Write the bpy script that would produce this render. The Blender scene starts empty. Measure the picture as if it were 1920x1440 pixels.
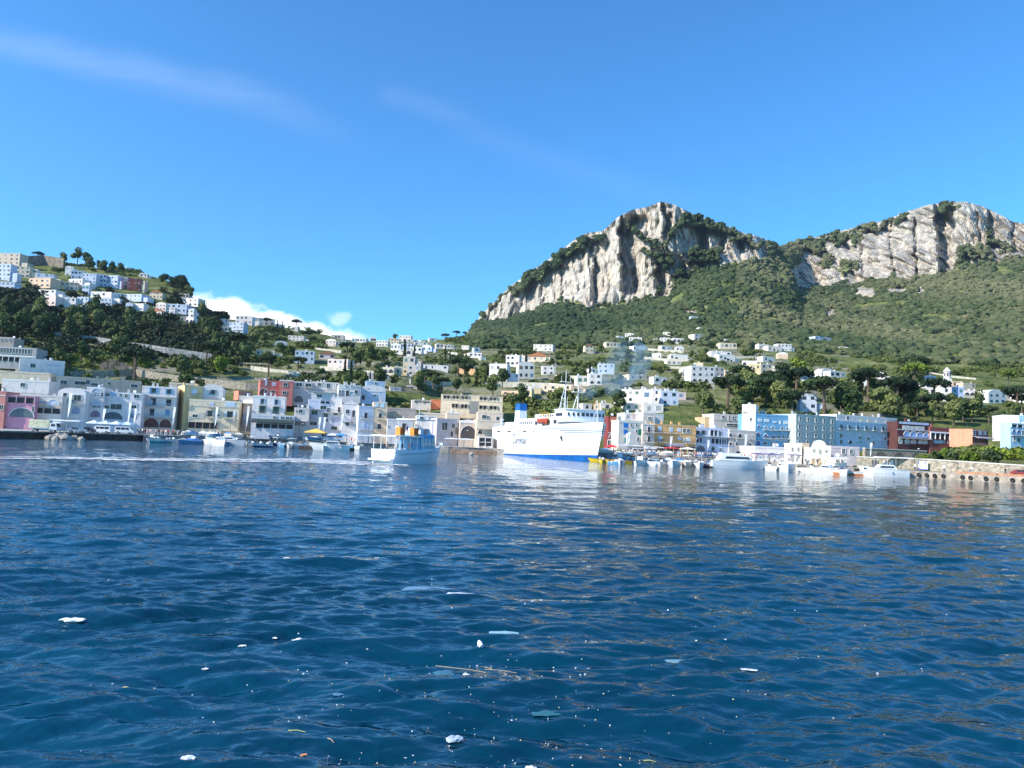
import bpy, math, random
import numpy as np
from mathutils import Vector, Matrix
random.seed(7); RNG = np.random.default_rng(7)
SC = bpy.context.scene; COL = SC.collection
PI = math.pi
# ------------------------------------------------------------------ camera
F = 1400.0; CH = 4.0; PITCH = math.atan(109.3/F); ROLL = math.radians(2.4)
cf = Vector((0, math.cos(PITCH), math.sin(PITCH))); cu0 = Vector((0, -math.sin(PITCH), math.cos(PITCH))); cr0 = Vector((1, 0, 0))
CR = cr0*math.cos(ROLL) + cu0*math.sin(ROLL); CU = cu0*math.cos(ROLL) - cr0*math.sin(ROLL)
cam_d = bpy.data.cameras.new('camera'); cam = bpy.data.objects.new('camera', cam_d); COL.objects.link(cam)
cam_d.sensor_width = 36; cam_d.lens = F/1920*36; cam_d.clip_start = 0.1; cam_d.clip_end = 60000
cam.matrix_world = Matrix(((CR.x, CU.x, -cf.x, 0), (CR.y, CU.y, -cf.y, 0), (CR.z, CU.z, -cf.z, CH), (0, 0, 0, 1)))
SC.camera = cam
def te(px, py):                      # pixel of the reference -> (X/Y, (Z-CH)/Y)
    r = cf*F + CR*(px-960) - CU*(py-720)
    return r.x/r.y, r.z/r.y
def at(px, py, Y):
    t, e = te(px, py); return Vector((t*Y, Y, CH+e*Y))
def ground(px, py, z=0.0):
    t, e = te(px, py); Y = (z-CH)/e; return Vector((t*Y, Y, z))
# ------------------------------------------------------------------ noise
def _hash(ix, iy, s):
    h = (ix.astype(np.int64)*374761393 + iy.astype(np.int64)*668265263 + s*1442695041) & 0xffffffff
    h = ((h ^ (h >> 13))*1274126177) & 0xffffffff
    return (h ^ (h >> 16)) & 0xffffffff
def pn(x, y, s=0):                   # perlin, about -1..1
    x = np.asarray(x, float); y = np.asarray(y, float)
    ix = np.floor(x); iy = np.floor(y); fx = x-ix; fy = y-iy
    def g(i, j):
        a = _hash(ix+i, iy+j, s)/4294967296.0*2*PI
        return np.cos(a)*(fx-i) + np.sin(a)*(fy-j)
    u = fx*fx*fx*(fx*(fx*6-15)+10); v = fy*fy*fy*(fy*(fy*6-15)+10)
    return 1.5*((g(0,0)*(1-u)+g(1,0)*u)*(1-v) + (g(0,1)*(1-u)+g(1,1)*u)*v)
def fbm(x, y, s=0, o=4, r=.5):
    a = 1; t = 0
    for i in range(o):
        t = t + a*pn(x*2**i, y*2**i, s+i*17); a *= r
    return t
# ------------------------------------------------------------------ materials
MATS = {}
def newmat(name):
    m = bpy.data.materials.new(name); m.use_nodes = True; nt = m.node_tree
    return m, nt, nt.nodes['Principled BSDF']
def N(nt, typ, **kw):
    n = nt.nodes.new(typ)
    for k, v in kw.items():
        if k in n.inputs.keys(): n.inputs[k].default_value = v
        else: setattr(n, k, v)
    return n
def rgb(c): return (c[0], c[1], c[2], 1)
def ramp(nt, stops):
    n = nt.nodes.new('ShaderNodeValToRGB'); el = n.color_ramp.elements
    while len(el) < len(stops): el.new(0.5)
    for e, (p, c) in zip(el, stops): e.position = p; e.color = rgb(c)
    return n
def mat(name, c, rough=.7, var=.12, scale=.6, metal=0, bump=0, spec=.4):
    key = (name, tuple(c), rough, var, scale, metal)
    if key in MATS: return MATS[key]
    m, nt, b = newmat(name)
    b.inputs['Roughness'].default_value = rough; b.inputs['Metallic'].default_value = metal
    b.inputs['Specular IOR Level'].default_value = spec
    if var > 0:
        tc = N(nt, 'ShaderNodeTexCoord'); n = N(nt, 'ShaderNodeTexNoise', Scale=scale, Detail=5.0, Roughness=.65)
        nt.links.new(tc.outputs['Object'], n.inputs['Vector'])
        lo = [x*(1-var*1.6) for x in c]; hi = [min(1, x*(1+var*.6)) for x in c]
        r = ramp(nt, [(.3, lo), (.62, hi)])
        nt.links.new(n.outputs['Fac'], r.inputs['Fac']); nt.links.new(r.outputs['Color'], b.inputs['Base Color'])
        if bump:
            bp = N(nt, 'ShaderNodeBump', Strength=.5, Distance=bump)
            nt.links.new(n.outputs['Fac'], bp.inputs['Height']); nt.links.new(bp.outputs['Normal'], b.inputs['Normal'])
    else: b.inputs['Base Color'].default_value = rgb(c)
    MATS[key] = m; return m
def plaster(c): 
    key = ('plaster', tuple(c))
    if key in MATS: return MATS[key]
    c = (min(.86, c[0]*1.06), c[1]*.97, c[2]*.93); m, nt, b = newmat('plaster'); b.inputs['Roughness'].default_value = .85; b.inputs['Specular IOR Level'].default_value = .2
    tc = N(nt, 'ShaderNodeTexCoord')
    mp = N(nt, 'ShaderNodeMapping'); mp.inputs['Scale'].default_value = (.9, .9, .5)
    nt.links.new(tc.outputs['Object'], mp.inputs['Vector'])
    n = N(nt, 'ShaderNodeTexNoise', Scale=.9, Detail=7.0, Roughness=.7); nt.links.new(mp.outputs['Vector'], n.inputs['Vector'])
    r = ramp(nt, [(.30, [x*.70 for x in c]), (.5, [x*.95 for x in c]), (.7, [min(1, x*1.04) for x in c])])
    nt.links.new(n.outputs['Fac'], r.inputs['Fac']); nt.links.new(r.outputs['Color'], b.inputs['Base Color'])
    MATS[key] = m; return m
GLASS = None
def M_glass():
    global GLASS
    if GLASS is None:
        GLASS, nt, b = newmat('window_glass'); b.inputs['Base Color'].default_value = (.02, .03, .04, 1)
        b.inputs['Roughness'].default_value = .12
    return GLASS
# ------------------------------------------------------------------ mesh builder
class MB:
    def __init__(s): s.v = []; s.f = []; s.mi = []; s.sm = False
    def add(s, vs, fs, m=0):
        o = len(s.v); s.v += [tuple(p) for p in vs]; s.f += [tuple(i+o for i in f) for f in fs]; s.mi += [m]*len(fs); return s
    def box(s, x0, x1, y0, y1, z0, z1, m=0, M=None, top=(1, 1)):
        cx, cy = (x0+x1)/2, (y0+y1)/2
        vs = [Vector(p) for p in ((x0,y0,z0),(x1,y0,z0),(x1,y1,z0),(x0,y1,z0))]
        for (x, y) in ((x0,y0),(x1,y0),(x1,y1),(x0,y1)): vs.append(Vector((cx+(x-cx)*top[0], cy+(y-cy)*top[1], z1)))
        if M is not None: vs = [M @ p for p in vs]
        return s.add(vs, [(0,3,2,1),(4,5,6,7),(0,1,5,4),(1,2,6,5),(2,3,7,6),(3,0,4,7)], m)
    def tube(s, a, b, r0, r1=None, n=6, m=0):
        a = Vector(a); b = Vector(b); r1 = r0 if r1 is None else r1
        d = (b-a).normalized(); u = d.orthogonal().normalized(); w = d.cross(u)
        vs = []
        for p, r in ((a, r0), (b, r1)):
            for k in range(n): q = 2*PI*k/n; vs.append(p+(u*math.cos(q)+w*math.sin(q))*r)
        fs = [(k, (k+1) % n, n+(k+1) % n, n+k) for k in range(n)] + [tuple(range(n))[::-1], tuple(range(n, 2*n))]
        return s.add(vs, fs, m)
    def prism(s, pts, y0, y1, m=0, ax='y'):  # polygon pts (x,z) extruded along y
        n = len(pts)
        if ax == 'y': vs = [(p[0], y0, p[1]) for p in pts] + [(p[0], y1, p[1]) for p in pts]
        elif ax == 'z': vs = [(p[0], p[1], y0) for p in pts] + [(p[0], p[1], y1) for p in pts]
        else: vs = [(y0, p[0], p[1]) for p in pts] + [(y1, p[0], p[1]) for p in pts]
        fs = [tuple(range(n)), tuple(range(n, 2*n))[::-1]] + [(k+n, (k+1) % n+n, (k+1) % n, k) for k in range(n)]
        return s.add(vs, fs, m)
    def sph(s, c, r, nu=8, nv=5, m=0, half=False):
        vs = []; fs = []; r = r if hasattr(r, '__len__') else (r, r, r)
        lo = 0 if half else -PI/2
        for j in range(nv+1):
            a = lo + (PI/2-lo)*j/nv
            for i in range(nu):
                b = 2*PI*i/nu
                vs.append((c[0]+r[0]*math.cos(a)*math.cos(b), c[1]+r[1]*math.cos(a)*math.sin(b), c[2]+r[2]*math.sin(a)))
        for j in range(nv):
            for i in range(nu): fs.append((j*nu+i, j*nu+(i+1) % nu, (j+1)*nu+(i+1) % nu, (j+1)*nu+i))
        return s.add(vs, fs, m)
    def quad(s, a, b, c, d, m=0): return s.add([a, b, c, d], [(0, 1, 2, 3)], m)
    def mesh(s, name, mats):
        me = bpy.data.meshes.new(name); me.from_pydata([tuple(p) for p in s.v], [], s.f)
        for m in (mats if isinstance(mats, (list, tuple)) else [mats]): me.materials.append(m)
        me.polygons.foreach_set('material_index', s.mi)
        if s.sm: me.polygons.foreach_set('use_smooth', [True]*len(s.f))
        me.update(); return me
    def build(s, name, mats, parent=None, loc=None):
        o = bpy.data.objects.new(name, s.mesh(name, mats)); COL.objects.link(o)
        if parent is not None: o.parent = parent
        if loc is not None: o.location = loc
        return o
def tag(o, label=None, cat=None, group=None, kind=None):
    if label: o['label'] = label
    if cat: o['category'] = cat
    if group: o['group'] = group
    if kind: o['kind'] = kind
    return o
def empty(name, loc=(0, 0, 0), rz=0, label=None, cat=None, group=None):
    o = bpy.data.objects.new(name, None); COL.objects.link(o); o.location = loc; o.rotation_euler = (0, 0, rz)
    o.empty_display_size = .3
    return tag(o, label, cat, group)
def kids(o): return KIDS.get(o.name, [])
KIDS = {}
def copy_tree(o, parent=None, **kw):
    ch = [c for c in bpy.data.objects if c.parent == o] if o.name not in KIDS else KIDS[o.name]
    KIDS[o.name] = ch
    c = o.copy(); COL.objects.link(c)
    if parent is not None: c.parent = parent
    for k in ch: copy_tree(k, c)
    if kw:
        if 'loc' in kw: c.location = kw['loc']
        if 'rz' in kw: c.rotation_euler = (0, 0, kw['rz'])
        if 'sc' in kw: c.scale = (kw['sc'],)*3 if not hasattr(kw['sc'], '__len__') else kw['sc']
        tag(c, kw.get('label'), kw.get('cat'), kw.get('group'))
    return c
def npmesh(name, co, faces, mats, mi=None, smooth=False, attrs=None):
    me = bpy.data.meshes.new(name); nv = len(co); nf, k = faces.shape
    me.vertices.add(nv); me.vertices.foreach_set('co', np.ascontiguousarray(co, np.float32).ravel())
    me.loops.add(nf*k); me.loops.foreach_set('vertex_index', faces.astype(np.int32).ravel())
    me.polygons.add(nf); me.polygons.foreach_set('loop_start', np.arange(0, nf*k, k, dtype=np.int32))
    for m in mats: me.materials.append(m)
    if mi is not None: me.polygons.foreach_set('material_index', mi.astype(np.int32))
    me.polygons.foreach_set('use_smooth', np.full(nf, smooth))
    for an, (dom, arr) in (attrs or {}).items():
        a = me.attributes.new(an, 'FLOAT', dom); a.data.foreach_set('value', np.ascontiguousarray(arr, np.float32))
    me.update(calc_edges=True); return me
ORD = ['first','second','third','fourth','fifth','sixth','seventh','eighth','ninth','tenth','eleventh','twelfth','thirteenth','fourteenth','fifteenth','sixteenth','seventeenth','eighteenth','nineteenth','twentieth']
def ordn(i):
    if i < 20: return ORD[i]
    t = ['twenty','thirty','forty','fifty','sixty','seventy','eighty','ninety'][(i+1)//10-2]
    r = (i+1) % 10
    return (t + '-' + ORD[r-1]) if r else t[:-1]+'ieth'
# ------------------------------------------------------------------ light and sky
SUN_H = Vector((-0.895, -0.446, 0)).normalized(); SUN_EL = math.radians(33)
sd = SUN_H*math.cos(SUN_EL) + Vector((0, 0, math.sin(SUN_EL)))
sl = bpy.data.lights.new('sun', 'SUN'); sl.energy = 4.6; sl.angle = math.radians(.5); sl.color = (1, .93, .82)
so = bpy.data.objects.new('sun', sl); COL.objects.link(so); so.rotation_euler = sd.to_track_quat('Z', 'Y').to_euler(); so.location = (0, 0, 300)
w = bpy.data.worlds.new('World'); SC.world = w; w.use_nodes = True; nt = w.node_tree
for n in list(nt.nodes): nt.nodes.remove(n)
out = N(nt, 'ShaderNodeOutputWorld'); bg = N(nt, 'ShaderNodeBackground', Strength=.134)
sky = N(nt, 'ShaderNodeTexSky', sky_type='NISHITA', sun_disc=False)
sky.sun_elevation = SUN_EL; sky.sun_rotation = math.atan2(SUN_H.x, SUN_H.y); sky.altitude = 0
sky.air_density = 1.0; sky.dust_density = .35; sky.ozone_density = 2.6
tc = N(nt, 'ShaderNodeTexCoord'); sep = N(nt, 'ShaderNodeSeparateXYZ'); nt.links.new(tc.outputs['Generated'], sep.inputs[0])
def MA(op, a, b=None, c=None, nt=nt):
    n = nt.nodes.new('ShaderNodeMath'); n.operation = op
    for i, v in enumerate((a, b, c)):
        if v is None: continue
        if isinstance(v, (int, float)): n.inputs[i].default_value = v
        else: nt.links.new(v, n.inputs[i])
    return n.outputs[0]
def sstep(x, a, b):
    n = nt.nodes.new('ShaderNodeMapRange'); n.interpolation_type = 'SMOOTHSTEP'
    nt.links.new(x, n.inputs[0]); n.inputs[1].default_value = a; n.inputs[2].default_value = b; return n.outputs[0]
yy = MA('MAXIMUM', sep.outputs[1], .02)
T = MA('DIVIDE', sep.outputs[0], yy); E = MA('DIVIDE', sep.outputs[2], yy)
cmb = N(nt, 'ShaderNodeCombineXYZ'); nt.links.new(T, cmb.inputs[0]); nt.links.new(E, cmb.inputs[1])
def cnoise(scale, det=6, rough=.6, sx=1, sy=1, rot=0, dist=0):
    mp = N(nt, 'ShaderNodeMapping'); mp.inputs['Scale'].default_value = (sx, sy, 1); mp.inputs['Rotation'].default_value = (0, 0, rot)
    nt.links.new(cmb.outputs[0], mp.inputs[0])
    n = N(nt, 'ShaderNodeTexNoise', Scale=scale, Detail=float(det), Roughness=rough, Distortion=dist); nt.links.new(mp.outputs[0], n.inputs['Vector'])
    return n.outputs['Fac']
# far cumulus bank low over the saddle
(t0, e0), (t1, e1) = te(372, 546), te(700, 634)
sl_ = (e1-e0)/(t1-t0)
line = MA('ADD', MA('MULTIPLY', MA('SUBTRACT', T, t0), sl_), e0)
nz = MA('SUBTRACT', cnoise(22, 7, .6, 1, 1.5), .5)
nz2 = MA('SUBTRACT', cnoise(9, 3, .5), .5)
dd = MA('ADD', MA('SUBTRACT', line, E), MA('ADD', MA('MULTIPLY', nz, .045), MA('MULTIPLY', nz2, .02)))
cum = MA('MULTIPLY', sstep(dd, -.004, .010), MA('MULTIPLY', sstep(T, t0-.2, t0-.05), MA('SUBTRACT', 1.0, sstep(T, t1-.04, t1+.02))))
(tp, ep) = te(640, 597)
pd = MA('SQRT', MA('ADD', MA('POWER', MA('MULTIPLY', MA('SUBTRACT', T, tp), .8), 2.0), MA('POWER', MA('SUBTRACT', E, ep), 2.0)))
puff = MA('MULTIPLY', MA('SUBTRACT', 1.0, sstep(MA('ADD', pd, MA('MULTIPLY', nz, .05)), .002, .015)), .3)
def streak(p, q, wd, amp, s0=.18):
    a = te(*p); b = te(*q); L = math.hypot(b[0]-a[0], b[1]-a[1]); dx, dy = (b[0]-a[0])/L, (b[1]-a[1])/L
    u = MA('ADD', MA('MULTIPLY', MA('SUBTRACT', T, a[0]), dx), MA('MULTIPLY', MA('SUBTRACT', E, a[1]), dy))
    v = MA('ADD', MA('MULTIPLY', MA('SUBTRACT', T, a[0]), -dy), MA('MULTIPLY', MA('SUBTRACT', E, a[1]), dx))
    v = MA('ADD', v, MA('MULTIPLY', MA('SUBTRACT', cnoise(3, 3, .5), .5), wd*2.2))
    g = MA('SUBTRACT', 1.0, sstep(MA('ABSOLUTE', v), 0.0, wd))
    lim = MA('MULTIPLY', sstep(u, -L*s0, L*.1), MA('SUBTRACT', 1.0, sstep(u, L*.55, L*1.15)))
    fib = cnoise(7, 8, .65, 1, 7, math.atan2(dy, dx)*-1, .4)
    return MA('MULTIPLY', MA('MULTIPLY', MA('POWER', g, 1.4), lim), MA('MULTIPLY', sstep(fib, -.3, .95), amp))
cir = MA('ADD', MA('ADD', streak((-120, 20), (640, 255), .045, .10, .05), streak((720, 180), (900, 225), .03, .04)), streak((880, 250), (1330, 390), .04, .025))
cl = MA('MINIMUM', MA('ADD', MA('MAXIMUM', cum, puff), cir), 1.0)
mx = N(nt, 'ShaderNodeMix', data_type='RGBA'); nt.links.new(cl, mx.inputs[0])
hs = N(nt, 'ShaderNodeMix', data_type='RGBA', blend_type='MULTIPLY'); hs.inputs[0].default_value = 1; nt.links.new(sky.outputs[0], hs.inputs[6]); hs.inputs[7].default_value = (.38, .89, 1.27, 1)
nt.links.new(hs.outputs[2], mx.inputs[6])
mx.inputs[7].default_value = (7.6, 7.9, 8.3, 1)
nt.links.new(mx.outputs[2], bg.inputs['Color']); nt.links.new(bg.outputs[0], out.inputs[0])
SC.view_settings.view_transform = 'Standard'; SC.view_settings.look = 'None'; SC.view_settings.gamma = 1; SC.view_settings.exposure = .63
SC.cycles.max_bounces = 5; SC.cycles.diffuse_bounces = 2; SC.cycles.glossy_bounces = 3; SC.cycles.transparent_max_bounces = 8
SC.cycles.volume_step_rate = 2.0; SC.cycles.use_denoising = True
# ------------------------------------------------------------------ terrain: one height surface Y = f(x/y, z/y)
def L(*p): return p
YF = [(-500,195),(0,205),(100,212),(270,238),(350,245),(480,255),(640,255),(730,258),(850,262),(950,262),(1150,235),(1300,235),(1415,236),(1492,240),(1683,262),(1900,262),(2500,262)]
def yfront(px): return float(np.interp(px, [p[0] for p in YF], [p[1] for p in YF]))
LAY = [
 # behind the first row
 [(-500,740,225),(0,742,235),(250,752,265),(480,755,285),(640,765,285),(800,775,290),(950,780,285),(1150,790,262),(1300,795,262),(1500,800,268),(1683,812,285),(1920,822,285),(2500,850,285)],
 [(-500,690,300),(0,702,300),(250,722,305),(450,728,315),(600,722,330),(750,712,340),(850,742,335),(950,740,330),(1100,748,310),(1300,758,300),(1500,770,300),(1700,790,310),(1920,800,310),(2500,830,310)],
 [(-500,630,380),(0,650,370),(250,668,370),(450,692,380),(600,682,420),(750,674,450),(900,690,450),(1100,700,430),(1300,706,420),(1500,716,400),(1700,726,390),(1920,745,390),(2500,770,390)],
 [(-500,570,440),(0,600,440),(250,632,450),(450,652,480),(600,657,520),(750,655,580),(900,657,610),(1100,657,620),(1300,652,620),(1500,664,600),(1700,684,560),(1920,695,520),(2500,720,520)],
 [(-500,500,540),(0,548,540),(200,588,540),(380,612,600),(500,632,650),(600,645,715),(750,646,755),(850,642,790),(900,636,830),(1100,618,950),(1300,600,900),(1500,625,850),(1700,652,750),(1920,662,700),(2500,700,700)],
 # cliff foot
 [(-500,450,700),(0,486,700),(100,497,700),(200,505,700),(260,513,700),(310,527,700),(345,540,700),(370,572,690),(385,586,690),(410,597,700),(500,610,720),(560,618,740),(650,638,770),(700,641,800),(780,640,860),(860,636,1000),(880,632,1300),(890,610,1480),(950,600,1380),(1010,582,1320),(1060,566,1280),(1120,584,1220),(1160,576,1190),(1225,566,1170),(1245,556,1180),(1300,528,1200),(1345,503,1190),(1400,490,1210),(1440,492,1260),(1480,482,1400),(1500,520,1480),(1540,535,1470),(1620,536,1420),(1680,522,1390),(1720,530,1360),(1770,520,1350),(1800,506,1360),(1850,496,1370),(1920,486,1360),(2100,500,1350),(2500,560,1350)],
 # skyline
 [(-500,445,760),(0,484,760),(100,495,760),(200,503,760),(260,511,760),(310,525,760),(345,538,760),(370,571,740),(385,585,740),(410,596,750),(500,609,780),(560,617,800),(650,637,830),(700,640,860),(780,639,920),(860,635,1100),(880,631,1400),(890,606,1500),(905,588,1480),(930,563,1460),(960,534,1440),(1000,506,1420),(1050,471,1390),(1080,447,1370),(1100,437,1360),(1130,433,1340),(1160,406,1310),(1185,393,1290),(1210,389,1280),(1240,378,1270),(1262,383,1275),(1300,401,1290),(1340,416,1300),(1370,426,1310),(1400,439,1320),(1412,440,1320),(1430,446,1340),(1455,460,1400),(1470,460,1600),(1520,447,1680),(1600,427,1660),(1660,413,1640),(1700,397,1600),(1740,384,1560),(1780,379,1520),(1810,378,1500),(1840,386,1490),(1870,400,1490),(1900,416,1480),(1925,420,1470),(2000,438,1460),(2200,440,1450),(2500,520,1450)],
]
TMAX = 1.05; NC = 1000; ts = np.linspace(-TMAX, TMAX, NC)
eL = []; yL = []
yf_t = [te(p[0], 800)[0] for p in YF]
Y0 = np.interp(ts, yf_t, [p[1] for p in YF]) + 16.0
eL.append((2.0-CH)/Y0); yL.append(Y0)
LAY[0] = [(a, b_, c+15) for a, b_, c in LAY[0]]
for lay in LAY:
    te_ = [te(p[0], p[1]) for p in lay]
    eL.append(np.interp(ts, [q[0] for q in te_], [q[1] for q in te_])); yL.append(np.interp(ts, [q[0] for q in te_], [p[2] for p in lay]))
eL = np.array(eL); yL = np.array(yL)
def gsm(a, px):
    n = int(px*3/1.9/ (2*TMAX/NC*F/1.9))+1; s_ = px/(2*TMAX/NC*F); k = np.exp(-.5*(np.arange(-n, n+1)/s_)**2); k /= k.sum()
    return np.convolve(np.pad(a, n, mode='edge'), k, 'valid')
for k in range(0, 6): yL[k] = gsm(yL[k], 45)
for k in range(1, 5): eL[k] = gsm(eL[k], 30)
yL[6] = gsm(yL[6], 7); yL[7] = gsm(yL[7], 7)
eL[0] = (2.0-CH)/yL[0]
for k in range(1, len(eL)):
    eL[k] = np.maximum(eL[k], eL[k-1]+1e-4); yL[k] = np.maximum(yL[k], yL[k-1]+2)
# smooth-ish interpolation of Y over e per column
NR = 300
frac = np.linspace(0, 1, NR)
q1 = np.clip(frac/.62, 0, 1)[:, None]; q2 = np.clip((frac-.62)/.38, 0, 1)[:, None]
EE = eL[0][None] + (eL[5]-eL[0])[None]*q1 + (eL[-1]-eL[5])[None]*q2
YY = np.empty_like(EE); LK = np.empty_like(EE)
for j in range(NC):
    YY[:, j] = np.interp(EE[:, j], eL[:, j], yL[:, j]); LK[:, j] = np.interp(EE[:, j], eL[:, j], np.arange(len(eL)))
TT = np.broadcast_to(ts[None], EE.shape)
def poly_y(pts, e_t):                # pixel polyline -> e at every column
    q = [te(*p) for p in pts]; return np.interp(e_t, [a[0] for a in q], [a[1] for a in q])
# rock mask
skirt = eL[-1][None]; foot = eL[-2][None]
px_t = np.interp(TT, [te(x, 600)[0] for x in range(-500, 2501, 50)], list(range(-500, 2501, 50)))
rel = (EE-foot)/np.maximum(skirt-foot, 1e-4)
nzA = fbm(TT*60, EE*60, 3, 4); nzB = fbm(TT*150, EE*150, 9, 3)
isM = (px_t > 882)
rock = np.clip((rel + .10*nzA)*14, 0, 1)*isM
rock = np.maximum(rock, 0)
def greenpatch(pts, wd, soft=1.0):
    global rock
    pe = poly_y(pts, ts)[None]; q0 = te(*pts[0])[0]; q1 = te(*pts[-1])[0]
    ins = (TT > q0) & (TT < q1)
    d = np.abs(EE-pe + .012*nzA)/wd + .45*nzB
    rock = np.where(ins & (d < 1), rock*np.clip((d-.6)*2.5, 0, 1), rock)
g = 1/F
greenpatch([(960,548),(1000,520),(1050,486),(1090,456),(1130,441)], 4.5*g)
greenpatch([(885,606),(920,577),(960,543),(1010,505),(1050,476)], 2*g)
greenpatch([(1175,425),(1215,450),(1260,480),(1300,480),(1350,475)], 3*g)
greenpatch([(1200,462),(1250,500),(1290,520),(1330,505)], 3*g)
greenpatch([(1245,470),(1262,430),(1285,410),(1305,412)], 5*g)
greenpatch([(1300,408),(1340,425),(1370,440),(1400,450),(1425,458)], 5*g)
greenpatch([(1440,470),(1465,480),(1500,492)], 13*g)
greenpatch([(1465,462),(1520,450),(1600,432),(1660,420),(1700,404)], 5*g)
greenpatch([(1470,475),(1520,462),(1560,455),(1620,440)], 5*g)
greenpatch([(1530,488),(1570,498),(1610,508)], 7*g)
greenpatch([(1760,385),(1780,388),(1800,392)], 6*g)
greenpatch([(1795,480),(1830,472),(1860,478)], 5*g)
greenpatch([(1850,440),(1870,460),(1900,470)], 8*g)
# extra outcrops below the cliffs
def outcrop(px, py, rx, ry):
    global rock
    c = te(px, py); d = ((TT-c[0])/(rx*g))**2 + ((EE-c[1])/(ry*g))**2 + .5*nzB + .3*nzA
    rock = np.maximum(rock, np.clip((1-d)*3, 0, 1)*.95)
for o_ in [(1510,530,22,16),(1540,522,28,22),(1725,548,10,10),(1560,588,14,9),(1500,510,22,16),(1290,585,16,8),(1620,550,30,12),(1680,545,22,8)]: outcrop(*o_)
# cliff relief, in metres of depth
XW = TT*YY; ZW = CH+EE*YY
ridge = lambda x, y, s: 1-2*np.abs(pn(x, y, s))
wob = 14*pn(XW/60, ZW/60, 77)
flute = 30*ridge((XW+wob)/75, ZW/330, 21) + 15*ridge((XW+wob*.6)/27, ZW/120, 22) + 14*ridge(XW/12, ZW/44, 23) + 4*pn(XW/5.5, ZW/11, 24) + 7*pn(XW/60, ZW/45, 25)
rw = np.clip(rock*1.2, 0, 1)
env = 1.0
# big designed steps: (px of the edge, amplitude, width px, py top, py bottom)
stepz = np.zeros_like(YY)
def buttress(px0, px1, amp, y_top, y_bot):   # a recess between two edges, sharp at px0, easing out at px1
    global stepz
    lean = (poly_y([(px0, y_top), (px0+1, y_top)], ts)[0])
    p = px_t + (EE-te(px0, (y_top+y_bot)/2)[1])*F*.06 + 5*nzA
    m = np.clip((p-px0)/4, 0, 1)*np.clip((px1-p)/max(4, (px1-px0)*.6), 0, 1)
    v = np.clip((te(px0, y_top)[1]-EE)/(10*g), 0, 1)*np.clip((EE-te(px0, y_bot)[1])/(14*g), 0, 1)
    stepz += amp*m*v
buttress(1158, 1215, 65, 400, 560); buttress(1238, 1262, 45, 376, 450); buttress(1300, 1330, 45, 395, 520)
buttress(1110, 1122, 30, 480, 580); buttress(1046, 1056, 22, 480, 575); buttress(1342, 1362, 30, 420, 480); buttress(1378, 1396, 26, 430, 480)
buttress(1225, 1250, 40, 470, 560); buttress(1186, 1200, 26, 500, 570)
buttress(1755, 1798, 75, 372, 525); buttress(1712, 1722, 30, 400, 520); buttress(1850, 1872, 45, 385, 470); buttress(1426, 1440, 30, 445, 490)
buttress(1612, 1620, 18, 430, 520); buttress(1668, 1676, 22, 410, 530); buttress(1833, 1842, 24, 390, 500); buttress(1899, 1912, 30, 410, 480)
YD = YY + rw*env*(flute*1.0 + stepz) + (1-rw)*isM*np.clip(LK-4.2, 0, 1)*np.clip((6.6-LK)*2, 0, 1)*(20*fbm(XW/120, ZW/110, 51, 3)+26*ridge((XW+.5*YY)/190, ZW/600, 52))
# stepped terraces on the garden slopes
Zb = EE*YD+CH
ST = 5.0
ph = Zb/ST + .8*pn(XW/90, YD/90, 61); fr = ph-np.floor(ph)
stair = (np.floor(ph) + np.clip((fr-.6)/.38, 0, 1) - ph)*ST
tw = np.clip((px_t-90)/60, 0, 1)*np.clip((1720-px_t)/150, 0, 1)*np.clip((LK-1.6)*3, 0, 1)*np.clip((4.9-LK)*2, 0, 1)*np.clip(.75+1.3*pn(XW/110, YD/110, 62), 0, 1)
wall_a = (np.clip(1-np.abs(fr-.8)/.2, 0, 1))*(tw > .3)*np.clip(.75+1.2*pn(XW/40, YD/40, 66), 0, 1)
PX = TT*YD; PY = YD.copy(); PZ = Zb + tw*stair
# small bumps on soil
PZ = PZ + np.clip(LK, 0, 1)*(1-rw)*.5*fbm(PX/14, PY/14, 71, 2)
# rear rows so that the hills have a back
def row(dy, dz): return PX[-1]*(1+dy/PY[-1]*1.0), PY[-1]+dy, PZ[-1]-dz
rows = [(PX[i], PY[i], PZ[i]) for i in range(NR)]
rows = [(PX[0], PY[0], np.full(NC, -3.0))] + rows + [row(40, 8), row(160, 70), row(500, 260), row(900, 700)]
V = np.stack([np.stack(r, -1) for r in rows]).reshape(-1, 3); RR = len(rows)
ii = (np.arange(RR-1)[:, None]*NC + np.arange(NC-1)[None]).ravel()
FA = np.stack([ii, ii+1, ii+NC+1, ii+NC], -1)
pad = lambda a: np.concatenate([a[:1], a] + [a[-1:]]*4).ravel()
m, nt2, b = newmat('hillside'); b.inputs['Roughness'].default_value = .95; b.inputs['Specular IOR Level'].default_value = .15
lk = nt2.links.new
tc = N(nt2, 'ShaderNodeTexCoord')
def tn(scale, det=6., rough=.6, sc=(1,1,1)):
    mp = N(nt2, 'ShaderNodeMapping'); mp.inputs['Scale'].default_value = sc; lk(tc.outputs['Object'], mp.inputs[0])
    n = N(nt2, 'ShaderNodeTexNoise', Scale=scale, Detail=det, Roughness=rough); lk(mp.outputs[0], n.inputs['Vector']); return n.outputs['Fac']
def mix(fac, a, b_, nt=nt2):
    n = N(nt, 'ShaderNodeMix', data_type='RGBA')
    if isinstance(fac, (int, float)): n.inputs[0].default_value = fac
    else: nt.links.new(fac, n.inputs[0])
    for i, c in ((6, a), (7, b_)):
        if isinstance(c, tuple): n.inputs[i].default_value = rgb(c)
        else: nt.links.new(c, n.inputs[i])
    return n.outputs[2]
ra = N(nt2, 'ShaderNodeAttribute', attribute_name='rock'); wa = N(nt2, 'ShaderNodeAttribute', attribute_name='wall')
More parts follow.
